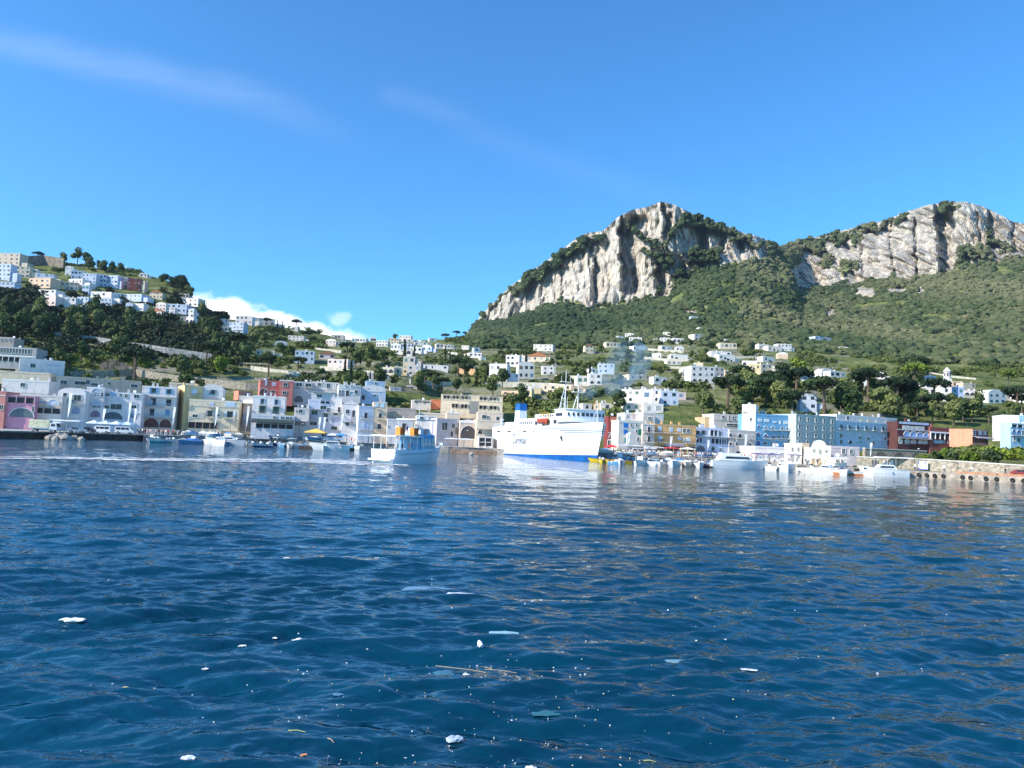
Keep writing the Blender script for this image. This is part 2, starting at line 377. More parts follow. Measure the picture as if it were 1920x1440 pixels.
rk = ramp(nt2, [(.30, (.15,.135,.115)), (.41, (.45,.395,.32)), (.53, (.68,.60,.49)), (.75, (.78,.73,.64))]); lk(tn(.05, 9., .72, (1,1,.35)), rk.inputs[0])
och = ramp(nt2, [(.58, (0,0,0)), (.72, (1,1,1))]); lk(tn(.012, 4., .6, (1,1,.5)), och.inputs[0])
ck = ramp(nt2, [(.40, (1,1,1)), (.47, (.30,.31,.34)), (.5, (.9,.9,.9)), (.58, (.42,.43,.46)), (.63, (1,1,1))]); lk(tn(.07, 5., .6, (1,1,.16)), ck.inputs[0]); ml = N(nt2, 'ShaderNodeMix', data_type='RGBA', blend_type='MULTIPLY'); ml.inputs[0].default_value = .9; lk(rk.outputs[0], ml.inputs[6]); lk(ck.outputs[0], ml.inputs[7])
rkc = mix(MA('MULTIPLY', och.outputs[0], .45, nt=nt2), ml.outputs[2], (.60, .42, .25))
gr = ramp(nt2, [(.3, (.035,.055,.02)), (.45, (.11,.14,.04)), (.58, (.19,.20,.065)), (.74, (.36,.32,.19))]); lk(tn(.06, 8., .7), gr.inputs[0])
wl = ramp(nt2, [(.3, (.16,.14,.11)), (.6, (.34,.31,.26))]); lk(tn(.5, 5., .7), wl.inputs[0])
c1 = mix(wa.outputs['Fac'], gr.outputs[0], wl.outputs[0]); c2 = mix(ra.outputs['Fac'], c1, rkc)
lk(c2, b.inputs['Base Color'])
bp = N(nt2, 'ShaderNodeBump', Strength=1.0, Distance=3.5); lk(tn(.12, 9., .7, (1,1,.5)), bp.inputs['Height']); lk(bp.outputs['Normal'], b.inputs['Normal'])
me = npmesh('hillside', V, FA, [m], attrs={'rock': ('POINT', pad(rock)), 'wall': ('POINT', pad(wall_a*(1-rw)))})
hill = bpy.data.objects.new('hillside_terrain', me); COL.objects.link(hill)
tag(hill, 'steep green hillside rising to pale limestone cliffs behind the harbour', kind='structure')
# --- look-ups
def hitY(t, e):
    fj = (t+TMAX)/(2*TMAX)*(NC-1); j = int(min(max(fj, 0), NC-2)); 
    return float(np.interp(e, EE[:, j], PY[:, j]))
def hit(px, py):
    t, e = te(px, py); Y = hitY(t, e); return Vector((t*Y, Y, CH+e*Y))
def surf_z(x, y):                    # terrain height under a world point
    t = x/y; j = int(min(max((t+TMAX)/(2*TMAX)*(NC-1), 0), NC-1))
    return float(np.interp(y, np.maximum.accumulate(PY[:, j]), PZ[:, j]))
# ------------------------------------------------------------------ water
def build_water():
    cols = 760; tw_ = np.linspace(-1.02, 1.02, cols)
    pxs = np.concatenate([np.geomspace(1.6, 25, 70)[::-1]*0, []])
    # row distances: equal steps of CH/Y, i.e. of the viewing angle
    k = np.concatenate([np.linspace(CH/3.3, CH/9, 400, endpoint=False), np.linspace(CH/9, CH/330, 760), [CH/500, CH/1200]])
    Yr = CH/k
    X = tw_[None]*Yr[:, None]; Y = np.broadcast_to(Yr[:, None], X.shape)
    dY = np.abs(np.gradient(Yr))[:, None]; dX = Yr[:, None]*(tw_[1]-tw_[0])
    Z = np.zeros_like(X); rng = np.random.default_rng(5)
    mods = [1+.7*pn(X/q+i*3, Y/q, 300+i) for i, q in enumerate((3, 5, 8, 13, 20, 32))]; wx = [X+w_*pn(X/q, Y/q, 200+int(q)) for w_, q in ((.35, 3.), (.7, 7.), (1.0, 11.))]
    for i in range(72):
        lam = .30*(8/.30)**((i+rng.random())/72)
        th = rng.normal(0, .42) + math.radians(100)       # travelling mostly towards and across the viewer
        kx, ky = math.cos(th), math.sin(th); kk = 2*PI/lam
        amp = .0052*lam*(1.25 if lam < 1.2 else 1.25*(1.2/lam)**.65)
        proj = 1/np.maximum(np.abs(ky)/dY + np.abs(kx)/dX, 1e-9)   # crude grid spacing along the wave
        sp = np.abs(ky)*dY + np.abs(kx)*dX
        fade = np.clip((lam/sp-2.2)/3, 0, 1)
        xw = wx[i % 3]
        p = kk*(kx*xw+ky*Y) + rng.random()*6.28
        s = np.sin(p); Z += amp*fade*(s + .28*np.cos(2*p))*mods[int(rng.integers(0, 6))]
    global WX; WX = (tw_, Yr, Z)
    co = np.stack([X, Y, Z], -1).reshape(-1, 3); R = len(Yr)
    i0 = (np.arange(R-1)[:, None]*cols + np.arange(cols-1)[None]).ravel()
    fa = np.stack([i0, i0+1, i0+cols+1, i0+cols], -1)
    m, nt, b = newmat('sea_water'); lk = nt.links.new
    b.inputs['Roughness'].default_value = .02; b.inputs['IOR'].default_value = 1.48
    b.inputs['Specular IOR Level'].default_value = .5
    tc = N(nt, 'ShaderNodeTexCoord')
    def tn(scale, det, rough, sc=(1, 1, 1), dist=0.):
        mp = N(nt, 'ShaderNodeMapping'); mp.inputs['Scale'].default_value = sc; mp.inputs['Rotation'].default_value = (0, 0, .35); lk(tc.outputs['Object'], mp.inputs[0])
        n = N(nt, 'ShaderNodeTexNoise', Scale=scale, Detail=det, Roughness=rough, Distortion=dist); lk(mp.outputs[0], n.inputs['Vector']); return n.outputs['Fac']
    cr = ramp(nt, [(.35, (.0002, .026, .050)), (.7, (.0003, .046, .088))]); lk(tn(.09, 3., .5), cr.inputs[0]); lk(cr.outputs[0], b.inputs['Base Color'])
    # bump height in metres, several sizes of ripple
    h = MA('ADD', MA('MULTIPLY', tn(.45, 2., .5, (1, 1.7, 1)), .17, nt=nt), MA('MULTIPLY', tn(1.6, 3., .55, (1, 1.5, 1), .3), .065, nt=nt), nt=nt)
    # ripples only carry the far water; close by the mesh waves do it
    geo = N(nt, 'ShaderNodeNewGeometry'); sp = N(nt, 'ShaderNodeSeparateXYZ'); lk(geo.outputs['Position'], sp.inputs[0])
    bp = N(nt, 'ShaderNodeBump', Strength=.75, Distance=1.0); wm = N(nt, 'ShaderNodeMapRange', interpolation_type='SMOOTHSTEP'); lk(sp.outputs[0], wm.inputs[0]); wm.inputs[1].default_value = 12; wm.inputs[2].default_value = -38; wm.inputs[3].default_value = 1; wm.inputs[4].default_value = 2.3; h = MA('MULTIPLY', h, wm.outputs[0], nt=nt); lk(h, bp.inputs['Height'])
    bp2 = N(nt, 'ShaderNodeBump', Strength=.5, Distance=1.0); lk(MA('MULTIPLY', tn(5.5, 3., .5, (1, 1.4, 1)), .007, nt=nt), bp2.inputs['Height']); lk(bp.outputs[0], bp2.inputs['Normal'])
    lk(bp2.outputs[0], b.inputs['Normal'])
    me = npmesh('sea', co, fa, [m], smooth=True)
    o = bpy.data.objects.new('sea', me); COL.objects.link(o); tag(o, 'deep blue rippled harbour water', kind='structure')
build_water()
# ------------------------------------------------------------------ buildings
W = (.80,.80,.79); OW = (.74,.71,.66); CRM = (.72,.64,.50); BG = (.60,.53,.44); PK = (.66,.34,.46); RD = (.60,.22,.19); YL = (.84,.66,.36)
LB = (.50,.64,.78); BL = (.12,.42,.72); GG = (.46,.55,.54); PB = (.50,.66,.80); ORG = (.72,.46,.20); MR = (.11,.05,.05); SA = (.75,.38,.22); LL = (.60,.66,.80); GY = (.45,.43,.40)
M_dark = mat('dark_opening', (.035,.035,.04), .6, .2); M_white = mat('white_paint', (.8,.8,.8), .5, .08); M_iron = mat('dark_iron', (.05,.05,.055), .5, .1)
M_tile = mat('roof_surface', (.42,.38,.33), .9, .25, 1.2); M_stone = mat('grey_stone', (.36,.33,.28), .95, .35, .8, bump=.3)
M_plant = mat('potted_green', (.05,.09,.03), .9, .4, 2.0); M_wood = mat('brown_wood', (.22,.13,.07), .8, .3, 1.5); M_metal = mat('grey_metal', (.5,.5,.5), .35, .1, metal=.8)
CROP = {'A': (0,640,6.4), 'B': (250,640,6.4), 'C': (500,640,6.4), 'D': (750,640,6.4), 'E': (1000,660,6.4), 'G': (1250,680,6.4), 'H': (1480,740,6.4), 'R': (1620,680,6.4), 'P': (0, 0, 1.0), 'K': (1100,590,6.4), 'T': (640,600,7.385), 'U': (0,440,4.8), 'V': (350,520,4.8)}
NB = [0]
class Fac:                           # a vertical facade plane
    def __init__(s, xl, xr, ymid, Yl, phi):
        t = te(xl, ymid)[0]; s.A = Vector((t*Yl, Yl, 0)); s.phi = phi; s.d = Vector((math.cos(phi), math.sin(phi), 0))
        s.Wd = s.uz(xr, ymid)[0]
    def uz(s, px, py):
        t, e = te(px, py)            # point A+u*d with X = t*Y
        u = (t*s.A.y - s.A.x)/(s.d.x - t*s.d.y); Y = s.A.y + u*s.d.y
        return u, CH+e*Y
def opening(root, kind, u0, u1, z0, z1, col=None, small=False):
    w_, h_ = u1-u0, z1-z0; uc = (u0+u1)/2
    if kind == 'w':
        if small: return MB().box(u0, u1, -.05, .1, z0, z1).build('window', M_glass(), root)
        f = MB(); t = min(.14, w_*.15)
        f.box(u0-t, u0, -.14, .0, z0-t, z1+t).box(u1, u1+t, -.14, .0, z0-t, z1+t).box(u0, u1, -.14, .0, z1, z1+t).box(u0, u1, -.2, .0, z0-t, z0)
        f.box(uc-.03, uc+.03, -.06, .0, z0, z1)
        o = f.build('window', mat('frame', col or (.7,.7,.68), .6, .08), root); MB().box(u0, u1, -.03, .0, z0, z1).build('pane', M_glass(), o); return o
    if kind == 's':                  # open shutters beside a dark pane
        c = col or (.08,.16,.12); o = MB().box(u0, u1, -.04, 0, z0, z1).build('window', M_glass(), root)
        sw = w_*.42
        for a in (u0-sw, u1): MB().box(a, a+sw, -.13, -.002, z0, z1).build('shutter', mat('shutter', c, .6, .1), o)
        return o
    if kind == 'c':                  # closed shutter / blind
        m = MB().box(u0, u1, -.08, 0, z0, z1); n = max(3, int(h_/.25))
        for k in range(n): m.box(u0+.04, u1-.04, -.11, -.08, z0+h_*k/n+.02, z0+h_*(k+.6)/n)
        return m.build('shutter', mat('shutter', col or (.08,.16,.12), .6, .1), root)
    if kind == 'd':
        o = MB().box(u0, u1, -.05, 0, z0, z1).build('door', mat('door', col or (.05,.05,.06), .5, .15), root)
        f = MB(); t = .1
        f.box(u0-t, u0, -.12, 0, z0, z1+t).box(u1, u1+t, -.12, 0, z0, z1+t).box(u0, u1, -.12, 0, z1, z1+t); f.build('frame', mat('frame', (.7,.7,.68), .6, .08), o); return o
    if kind == 'a':                  # arched opening with a raised surround
        r = w_/2; zs = max(z0+.05, z1-r); n = 8
        arc = [(uc-r*math.cos(PI*k/n), zs+(z1-zs)*math.sin(PI*k/n)) for k in range(n+1)]
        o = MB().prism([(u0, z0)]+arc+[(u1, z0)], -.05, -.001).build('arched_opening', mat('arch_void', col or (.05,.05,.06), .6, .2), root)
        f = MB(); t = .18
        for k in range(n):
            a, b_ = arc[k], arc[k+1]; q = lambda p: (uc+(p[0]-uc)*(1+t/r), zs+(p[1]-zs)*(1+t/max(.2, z1-zs)))
            A_, B_ = q(a), q(b_); f.prism([a, b_, B_, A_], -.16, -.002)
        f.build('arch_surround', mat('frame', (.72,.72,.7), .7, .08), o); return o
    if kind == 'b':                  # balcony
        o = MB().box(u0, u1, -1.1, -.003, z0, z0+.16).build('balcony', mat('balcony_slab', (.62,.6,.57), .8, .1), root)
        m = MB(); H = z1-z0 if z1-z0 > .7 else 1.0
        m.box(u0, u1, -1.1, -1.05, z0+H-.06, z0+H); n = max(3, int(w_/.28))
        for k in range(n+1): x = u0+(w_-.03)*k/n; m.box(x, x+.04, -1.1, -1.06, z0+.16, z0+H-.06)
        for x in (u0, u1-.05): m.box(x, x+.05, -1.05, -.01, z0+H-.06, z0+H)
        m.build('railing', mat('railing', col or (.06,.06,.07), .5, .1), o); return o
    if kind == 'k':                  # awning
        c = col or (.7,.7,.7); m = MB(); m.add([(u0,-.01,z1),(u1,-.01,z1),(u1,-2.2,z0+.25),(u0,-2.2,z0+.25),(u1,-2.2,z0),(u0,-2.2,z0),(u0,-.01,z1-.08),(u1,-.01,z1-.08)],
              [(0,1,2,3),(3,2,4,5),(6,5,4,7),(0,3,5,6),(1,7,4,2)])
        return m.build('awning', mat('awning_cloth', c, .8, .08), root)
    if kind == 'p':                  # band / string course
        return MB().box(u0, u1, -.1, -.002, z0, z1).build('cornice', mat('trim', col or (.75,.74,.7), .8, .08), root)
    if kind == 'g':                  # flat panel (painted field or glazed front)
        return MB().box(u0, u1, -.04, -.001, z0, z1).build('panel', plaster(col), root)
    if kind == 't':                  # exterior stair running down to the right
        m = MB(); n = 12
        for k in range(n): m.box(u0+w_*k/n, u0+w_*(k+1)/n, -1.2, -.003, z0, z1-h_*(k+.5)/n)
        return m.build('stair', plaster(col or OW), root)
    if kind == 'x':                  # dark loggia void with posts
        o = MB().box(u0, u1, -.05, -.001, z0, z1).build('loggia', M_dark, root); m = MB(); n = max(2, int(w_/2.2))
        for k in range(n+1): x = u0+(w_-.25)*k/n; m.box(x, x+.25, -.4, -.05, z0, z1)
        m.box(u0, u1, -.42, -.05, z1, z1+.15); m.build('colonnade', mat('frame', col or (.7,.7,.68), .6, .08), o); return o
def roof_bits(root, Wd, D, zt, seed, col, kind='flat', chim=1):
    r = random.Random(seed); t = .25; ph = min(.6, Wd*.1)
    if kind == 'flat':
        m = MB(); m.box(-.06, Wd+.06, -.06, t, zt-ph, zt).box(-.06, Wd+.06, D-t, D+.06, zt-ph, zt).box(-.06, t, t, D-t, zt-ph, zt).box(Wd-t, Wd+.06, t, D-t, zt-ph, zt)
        m.box(t, Wd-t, t, D-t, zt-ph, zt-ph+.1, 1); o = m.build('roof', [plaster([min(1, c*1.04) for c in col]), M_tile], root)
    elif kind == 'vault':
        m = MB(); n = 10; pts = [(Wd/2-Wd/2*math.cos(PI*k/n), zt-ph+(ph+Wd*.14)*math.sin(PI*k/n)) for k in range(n+1)]
        m.prism(pts, 0, D); o = m.build('roof', plaster([c*.98 for c in W]), root)
    elif kind == 'gable':
        m = MB().prism([(-.3, zt-ph), (Wd/2, zt+Wd*.16), (Wd+.3, zt-ph)], -.3, D+.3); o = m.build('roof', mat('red_tile', (.42,.17,.09), .9, .3, 2.0), root)
    elif kind == 'hip':
        m = MB().box(-.3, Wd+.3, -.3, D+.3, zt-ph, zt+Wd*.12, top=(.35, .1)); o = m.build('roof', mat('red_tile', (.42,.17,.09), .9, .3, 2.0), root)
    for _ in range(chim):
        x = r.uniform(.1, .85)*Wd; y = r.uniform(.3, .8)*D; h = r.uniform(.8, 1.7)
        MB().box(x, x+.6, y, y+.6, zt-ph+.1, zt+h*.8).box(x-.08, x+.68, y-.08, y+.68, zt+h*.8, zt+h*.8+.15).build('chimney', plaster(col), o)
    if r.random() < .6 and Wd > 3:
        x, y, k = r.uniform(.15, .8)*Wd, r.uniform(.2, .7)*D, r.randrange(3)
        if k == 0: MB().tube((x, y, zt-ph+.1), (x, y, zt+1.0), .55, n=10).build('water_tank', mat('tank', (.55,.58,.62), .6, .1), o)
        elif k == 1: MB().tube((x, y, zt-ph+.1), (x, y, zt+2.6), .04, n=4).box(x-.7, x+.7, y-.02, y+.02, zt+2.1, zt+2.16).box(x-.5, x+.5, y-.02, y+.02, zt+2.4, zt+2.45).build('antenna', M_iron, o)
        else: MB().tube((x, y, zt-ph+.1), (x, y, zt+.5), .05, n=4).tube((x, y-.1, zt+.6), (x, y-.2, zt+.65), .25, .5, n=10).build('satellite_dish', M_white, o)
    return o
def bldg(name, label, crop, xl, xr, yt, Y, phi=14, D=9, col=W, wins=(), zb=1.7, yb=None, roof='flat', chim=1, cat='building', small=False, group=None):
    x0, y0, s = CROP[crop]; P = lambda x, y: (x0+x/s, y0+y/s)
    pl = P(xl, yt); pr = P(xr, yt); f = Fac(pl[0], pr[0], pl[1]+10, Y, math.radians(phi))
    zt = f.uz(*pl)[1]
    if yb is not None: zb = min(f.uz(*P(xl, yb))[1], f.uz(*P(xr, yb))[1])-1.0
    root = empty(name, (f.A.x, f.A.y, zb), f.phi, label, cat, group); NB[0] += 1
    H = zt-zb; ph = min(.6, f.Wd*.1)
    MB().box(0, f.Wd, 0, D, 0, H-ph-.001).build('wall', plaster(col), root)
    roof_bits(root, f.Wd, D, H, NB[0], col, roof, chim)
    for wi, wn in enumerate(wins):
        k, cx, cy, w_, h_ = wn[:5]; c = wn[5] if len(wn) > 5 else None
        if small and k in 'cd': c = [(.10,.22,.16),(.24,.15,.09),(.18,.28,.40),(.45,.43,.40)][(NB[0]+wi//3) % 4]
        u, z = f.uz(*P(cx, cy)); ppm = F*s/(f.A.y+u*f.d.y); hw = 1.12*w_/ppm/2/max(.5, math.cos(f.phi+math.atan(te(*P(cx, cy))[0]))); hh = h_/ppm/2
        u0, u1 = max(.02, u-hw), min(f.Wd-.02, u+hw)
        if u1-u0 < .1: continue
        opening(root, k, u0, u1, max(.02, z-hh-zb), min(H-.05, z+hh-zb) if k != 'b' else z+hh-zb, c, small)
    return root, f
def row(k, x0, y0, x1, y1, n, w_, h_, c=None): return [(k, x0+(x1-x0)*i/max(1, n-1), y0+(y1-y0)*i/max(1, n-1), w_, h_)+((c,) if c else ()) for i in range(n)]
B_ = bldg
SHB = (.16,.30,.50); SHG = (.10,.24,.18); SHW = (.75,.78,.8); TQ = (.05,.5,.5)
# left quay, front row
B_('arcaded_building', 'long pale building with tall blue-tinted windows at the far left', 'A', -60, 440, 55, 296, 10, 10, (.44,.45,.46), row('w',20,108,350,125,10,22,60)+[('p',190,175,500,12),('x',180,215,330,50)], yb=290)  # wall grey darkened: the shade is put into its colour
B_('upper_house', 'grey-beige block standing on the far left edge above the blue-windowed arcade', 'A', -80, 165, -60, 300, 10, 9, (.42,.39,.35), row('w',20,-20,120,-15,3,20,25), yb=60)  # wall colour likewise darkened to stand for shade
B_('white_house', 'flat-roofed white box house, topmost at the left end of the waterfront', 'A', 235, 780, 195, 262, 34, 9, W, [('w',395,292,42,44),('c',640,285,130,26,(.6,.62,.7))], yb=380, chim=2)
B_('beige_house', 'wide beige house wall behind the plain white wall on the left', 'A', -40, 600, 345, 252, 14, 8, CRM, [('c',110,355,60,14,(.4,.35,.3)),('a',620,355,70,50)], yb=470)
B_('white_house', 'broad plain white wall house with a single small window above the pink house', 'A', 22, 592, 445, 236, 14, 10, W, [('w',275,522,40,42),('g',300,620,560,6,(.5,.48,.45))], yb=640, chim=2)
B_('pink_house', 'pink house with a dark roofed terrace and a big ground-floor arch', 'A', 85, 425, 640, 214, 14, 10, PK, [('x',270,698,300,84,(.6,.4,.45)),('a',265,855,225,110,(.12,.16,.18)),('w',405,810,25,60),('p',260,650,335,14,(.7,.62,.55))], chim=0)
B_('red_house', 'narrow rosy house at the far left edge of the frame on the quay', 'A', -120, 70, 590, 212, 14, 10, (.66,.30,.27), [('w',20,790,30,50),('p',0,650,170,10)], chim=1)
B_('cream_shop', 'low cream building with a wide dark shopfront beside the pink house', 'A', 428, 748, 640, 218, 14, 10, OW, [('g',575,775,280,110,BG),('a',640,735,110,70,(.62,.68,.78)),('c',515,733,80,16,(.3,.45,.6)),('x',570,835,275,62,(.4,.38,.34)),('p',585,650,310,10)], chim=1)
B_('long_beige_house', 'long beige upper building with small windows and turquoise terrace parasols in front', 'A', 672, 1700, 410, 252, 26, 9, BG, [('w',765,490,60,40),('w',960,500,100,40),('w',1055,490,36,50),('w',1135,518,60,30),('w',1215,508,28,28),('w',1310,505,30,30),('w',1610,535,60,36),('g',1180,445,1000,8,(.66,.6,.52))], yb=600, chim=4)
B_('white_house', 'white house with two wide openings, small balcony and an arched door', 'A', 690, 1030, 590, 224, 14, 10, W, [('d',858,680,40,80),('w',925,680,75,70),('b',925,730,130,34),('a',910,828,75,90,(.35,.42,.55)),('d',780,650,34,60),('g',850,775,330,6,(.6,.62,.66))], roof='vault', chim=1)
B_('white_house', 'white house with fan-shaped arched windows, first from the left with such windows', 'A', 1040, 1250, 545, 230, 14, 10, W, [('a',1160,605,90,80,(.45,.5,.6)),('w',1165,635,60,40),('w',1225,640,22,50),('a',1150,745,110,70,(.5,.55,.65)),('w',1160,775,80,36),('a',1145,870,90,80,(.3,.2,.3)),('w',1055,760,20,60)], chim=1)
B_('white_terrace_house', 'wide white house with a large low arch and planted roof terrace', 'A', 1250, 1710, 600, 233, 14, 10, (.72,.74,.76), [('w',1295,635,50,36),('c',1355,632,60,50,(.35,.55,.75)),('a',1330,615,130,30,(.4,.45,.55)),('w',1450,645,26,36),('w',1515,655,26,40),('w',1640,660,50,40),('w',1285,788,40,36),('w',1395,785,105,62),('a',1345,890,210,90,(.10,.14,.16)),('w',1600,785,60,40),('a',1605,745,60,26,(.5,.5,.55)),('a',1600,880,70,80,(.2,.25,.35)),('p',1480,850,440,8),('p',1480,606,455,10)], chim=2)
B_('balconied_house', 'white three-storey house with blue balconies above brown ground-floor arches', 'B', 105, 520, 530, 240, 16, 10, W, [('s',245,590,45,70,(.15,.32,.5)),('s',430,605,40,60,(.15,.32,.5)),('b',320,645,400,50,(.22,.42,.62)),('d',240,725,50,84),('d',425,737,50,78),('b',310,765,410,46,(.35,.42,.5)),('d',225,850,44,82),('c',410,855,44,72,(.2,.35,.55)),('b',300,895,410,46,(.35,.45,.55)),('g',310,990,410,150,BG),('a',215,975,150,110,(.14,.06,.05)),('a',385,985,115,100,(.14,.06,.05)),('c',175,730,90,60,(.62,.66,.72))], chim=3)
B_('yellow_house', 'tall yellow house with a sunlit left side and a small balcony high up', 'B', 615, 830, 525, 246, 36, 10, YL, [('c',730,600,50,66,(.75,.8,.85)),('b',735,640,110,30),('w',720,740,46,50),('p',720,655,215,6),('w',718,890,60,40),('c',795,890,50,70,(.7,.66,.55)),('w',865,850,20,36)], chim=2)
B_('cream_house', 'beige rear house with a flat roof just left of the yellow house', 'B', 425, 760, 490, 258, 16, 8, CRM, [('d',545,545,40,60,(.4,.25,.2))], yb=640, chim=1)
B_('white_house', 'cube-shaped white upper house with a small turquoise balcony beside the yellow house', 'B', 828, 1078, 540, 250, 16, 9, W, [('s',957,612,40,60,(.3,.3,.33)),('b',953,655,96,36,(.2,.5,.55))], yb=690, roof='vault', chim=1)
B_('cream_palazzo', 'broad cream and pale yellow house with tall white-shuttered windows below the white cube', 'B', 672, 1275, 690, 244, 14, 12, (.80,.72,.54), [('c',940,755,46,46,(.75,.78,.82)),('b',940,785,90,14),('p',960,785,600,8,(.6,.55,.45)),('c',1165,755,100,60,(.7,.76,.84)),('s',920,865,44,70,(.3,.3,.33)),('b',925,905,80,30),('s',1160,875,60,70,SHW),('b',1160,910,130,44),('c',1150,955,80,30,(.65,.62,.55)),('w',1020,890,26,30),('c',820,890,60,70,(.66,.6,.5)),('x',830,1010,300,70,(.3,.24,.2)),('w',740,895,46,34)], chim=3)
B_('dark_gap_house', 'narrow house with a painted-on shaded gap, squeezed between the cream palazzo and the white shuttered house', 'B', 1268, 1440, 650, 256, 14, 8, OW, [('c',1290,880,40,260,(.12,.10,.12)),('k',1385,730,110,40,(.75,.75,.72)),('d',1360,920,60,120,(.5,.6,.75))], chim=0)  # tall dark shutter strip paints the shaded gap between the houses
B_('white_shuttered_house', 'tall white house with dark green shutters and a long black awning', 'B', 1432, 1822, 645, 250, 14, 10, W, [('s',1550,722,30,66,(.35,.45,.6)),('s',1718,730,30,66,(.35,.45,.6)),('b',1550,755,70,30,(.4,.5,.65)),('b',1718,765,70,30,(.4,.5,.65)),('s',1547,818,36,84,(.06,.13,.10)),('s',1710,828,36,84,(.06,.13,.10)),('b',1600,860,420,34,(.3,.3,.3)),('d',1395,925,60,110,(.06,.1,.1)),('w',1530,905,44,36),('w',1700,910,40,40),('w',1780,920,40,36)], chim=3)
B_('annex', 'low white annex with a black awning and a shaded terrace beneath the green-shuttered house', 'C', -180, 330, 870, 243, 14, 8, (.72,.74,.78), [('k',90,960,480,50,(.03,.05,.05)),('x',100,1020,400,50,(.6,.62,.66)),('w',100,910,36,34),('w',190,915,36,34),('w',250,925,30,36),('w',290,925,26,36)], chim=0)
B_('pink_villa', 'salmon-red house of three connected blocks standing behind the front row', 'C', -80, 150, 460, 292, 22, 10, RD, [('c',90,515,40,46,(.7,.75,.85)),('c',-5,500,20,60,(.7,.75,.85)),('w',80,605,44,26),('a',-35,600,90,70,(.25,.1,.08)),('w',-8,600,30,40)], yb=720, chim=1)
B_('pink_villa_wing', 'right-hand wing of the salmon-red house with two dark windows', 'C', 150, 318, 470, 292, 14, 10, (.56,.21,.19), [('w',225,520,44,40),('w',215,618,40,36),('p',235,460,160,8)], yb=740, chim=0)
B_('pink_lower_wall', 'low coral garden block at the left foot of the salmon-red house', 'B', 1262, 1430, 590, 280, 34, 7, (.72,.28,.2), [('w',1350,640,30,30)], yb=670, chim=0)
B_('mauve_house', 'pale mauve-grey house with twin windows and a cellar arch right of the red house', 'C', 320, 545, 478, 296, 14, 10, (.62,.60,.62), [('w',390,515,60,46),('w',500,525,60,40),('b',495,550,90,20),('c',385,610,50,10,(.5,.5,.5)),('a',385,690,90,80,(.2,.18,.17)),('a',370,560,60,20,(.4,.3,.4))], yb=740, chim=2)
B_('pale_row_house', 'long off-white row house with arched terrace below the vineyards', 'C', 545, 870, 480, 300, 12, 10, OW, [('w',632,518,32,36),('a',690,520,40,60,(.5,.5,.5)),('w',742,530,34,60),('w',855,535,30,40),('b',700,600,240,24),('g',680,650,300,50,(.7,.7,.72))], yb=700, chim=3)
B_('long_white_house', 'low white house with two dark windows in front of the pale row', 'C', 535, 850, 610, 276, 14, 8, W, [('w',632,655,50,34),('w',505,645,30,50),('b',690,605,260,20,(.4,.42,.44))], yb=760, chim=1)
B_('white_arch_house', 'bright white villa with arched porch left of the pale blue house', 'C', 862, 1130, 515, 288, 16, 10, W, [('a',880,620,26,70,(.3,.3,.32)),('a',915,620,26,70,(.3,.3,.32)),('d',970,622,32,66),('a',1025,630,60,50,(.6,.6,.6)),('w',1075,610,34,44),('w',960,535,30,26),('w',1040,540,50,26),('w',1100,545,30,26),('p',990,565,250,8)], yb=700, chim=3)
B_('blue_house', 'plain light-blue cube house with one tiny window', 'C', 1195, 1420, 470, 306, 14, 9, (.40,.56,.74), [('w',1310,505,22,30)], yb=560, chim=0)
B_('pale_blue_house', 'pale blue house with rounded roof lines beneath the light-blue cube', 'C', 1118, 1430, 560, 292, 14, 9, (.52,.64,.80), [('w',1215,550,20,16),('a',1160,672,30,56),('p',1290,600,170,12),('w',1300,650,30,20)], yb=720, roof='vault', chim=1)
B_('blue_white_house', 'blue-tinted white house with a parasol terrace and blue balconies', 'C', 505, 770, 690, 258, 16, 9, (.66,.73,.84), [('x',705,720,110,50,(.6,.62,.7)),('w',680,795,60,40),('w',575,855,60,50),('b',560,905,110,50,(.1,.25,.6)),('b',700,840,140,34,(.3,.35,.5)),('b',580,805,110,24,(.3,.4,.6)),('w',710,890,44,44),('w',710,945,44,36),('w',560,985,70,40),('w',740,825,26,50)], chim=1)
B_('white_narrow_house', 'narrow white house with external stair and a dark tall door', 'C', 770, 905, 670, 260, 12, 9, W, [('d',870,828,26,74),('w',830,880,40,40),('a',830,950,90,120,(.45,.5,.65)),('w',810,1040,60,40),('b',840,850,120,20)], chim=1)
B_('low_white_house', 'low white house with a tiled terrace under the green-shuttered row', 'C', 330, 510, 790, 252, 14, 8, (.74,.72,.66), [('w',410,840,40,36),('w',360,840,20,20),('p',415,790,170,8),('a',400,980,120,60,(.3,.28,.25)),('w',390,995,26,36),('w',440,995,26,36),('k',400,955,150,22,(.4,.4,.42))], chim=2)
B_('white_stair_house', 'white house with an arched tall window and a diagonal outside stair', 'C', 908, 1110, 745, 256, 14, 9, W, [('w',972,843,36,46),('a',1043,865,28,80),('t',960,925,100,90,(.62,.64,.68)),('w',970,990,40,44),('g',1050,960,70,120,(.4,.42,.46)),('p',1010,750,190,8)], roof='vault', chim=1)
B_('white_balcony_house', 'narrow pale-blue-white house with one open door and balcony over a blue door', 'C', 1105, 1285, 770, 254, 22, 10, (.70,.76,.86), [('d',1190,888,32,64),('b',1190,918,110,34),('d',1188,1010,34,70,(.5,.58,.8)),('b',1190,1050,150,34,(.4,.5,.75)),('p',1190,775,175,8),('g',1245,1000,10,150,(.8,.8,.8))], chim=0)
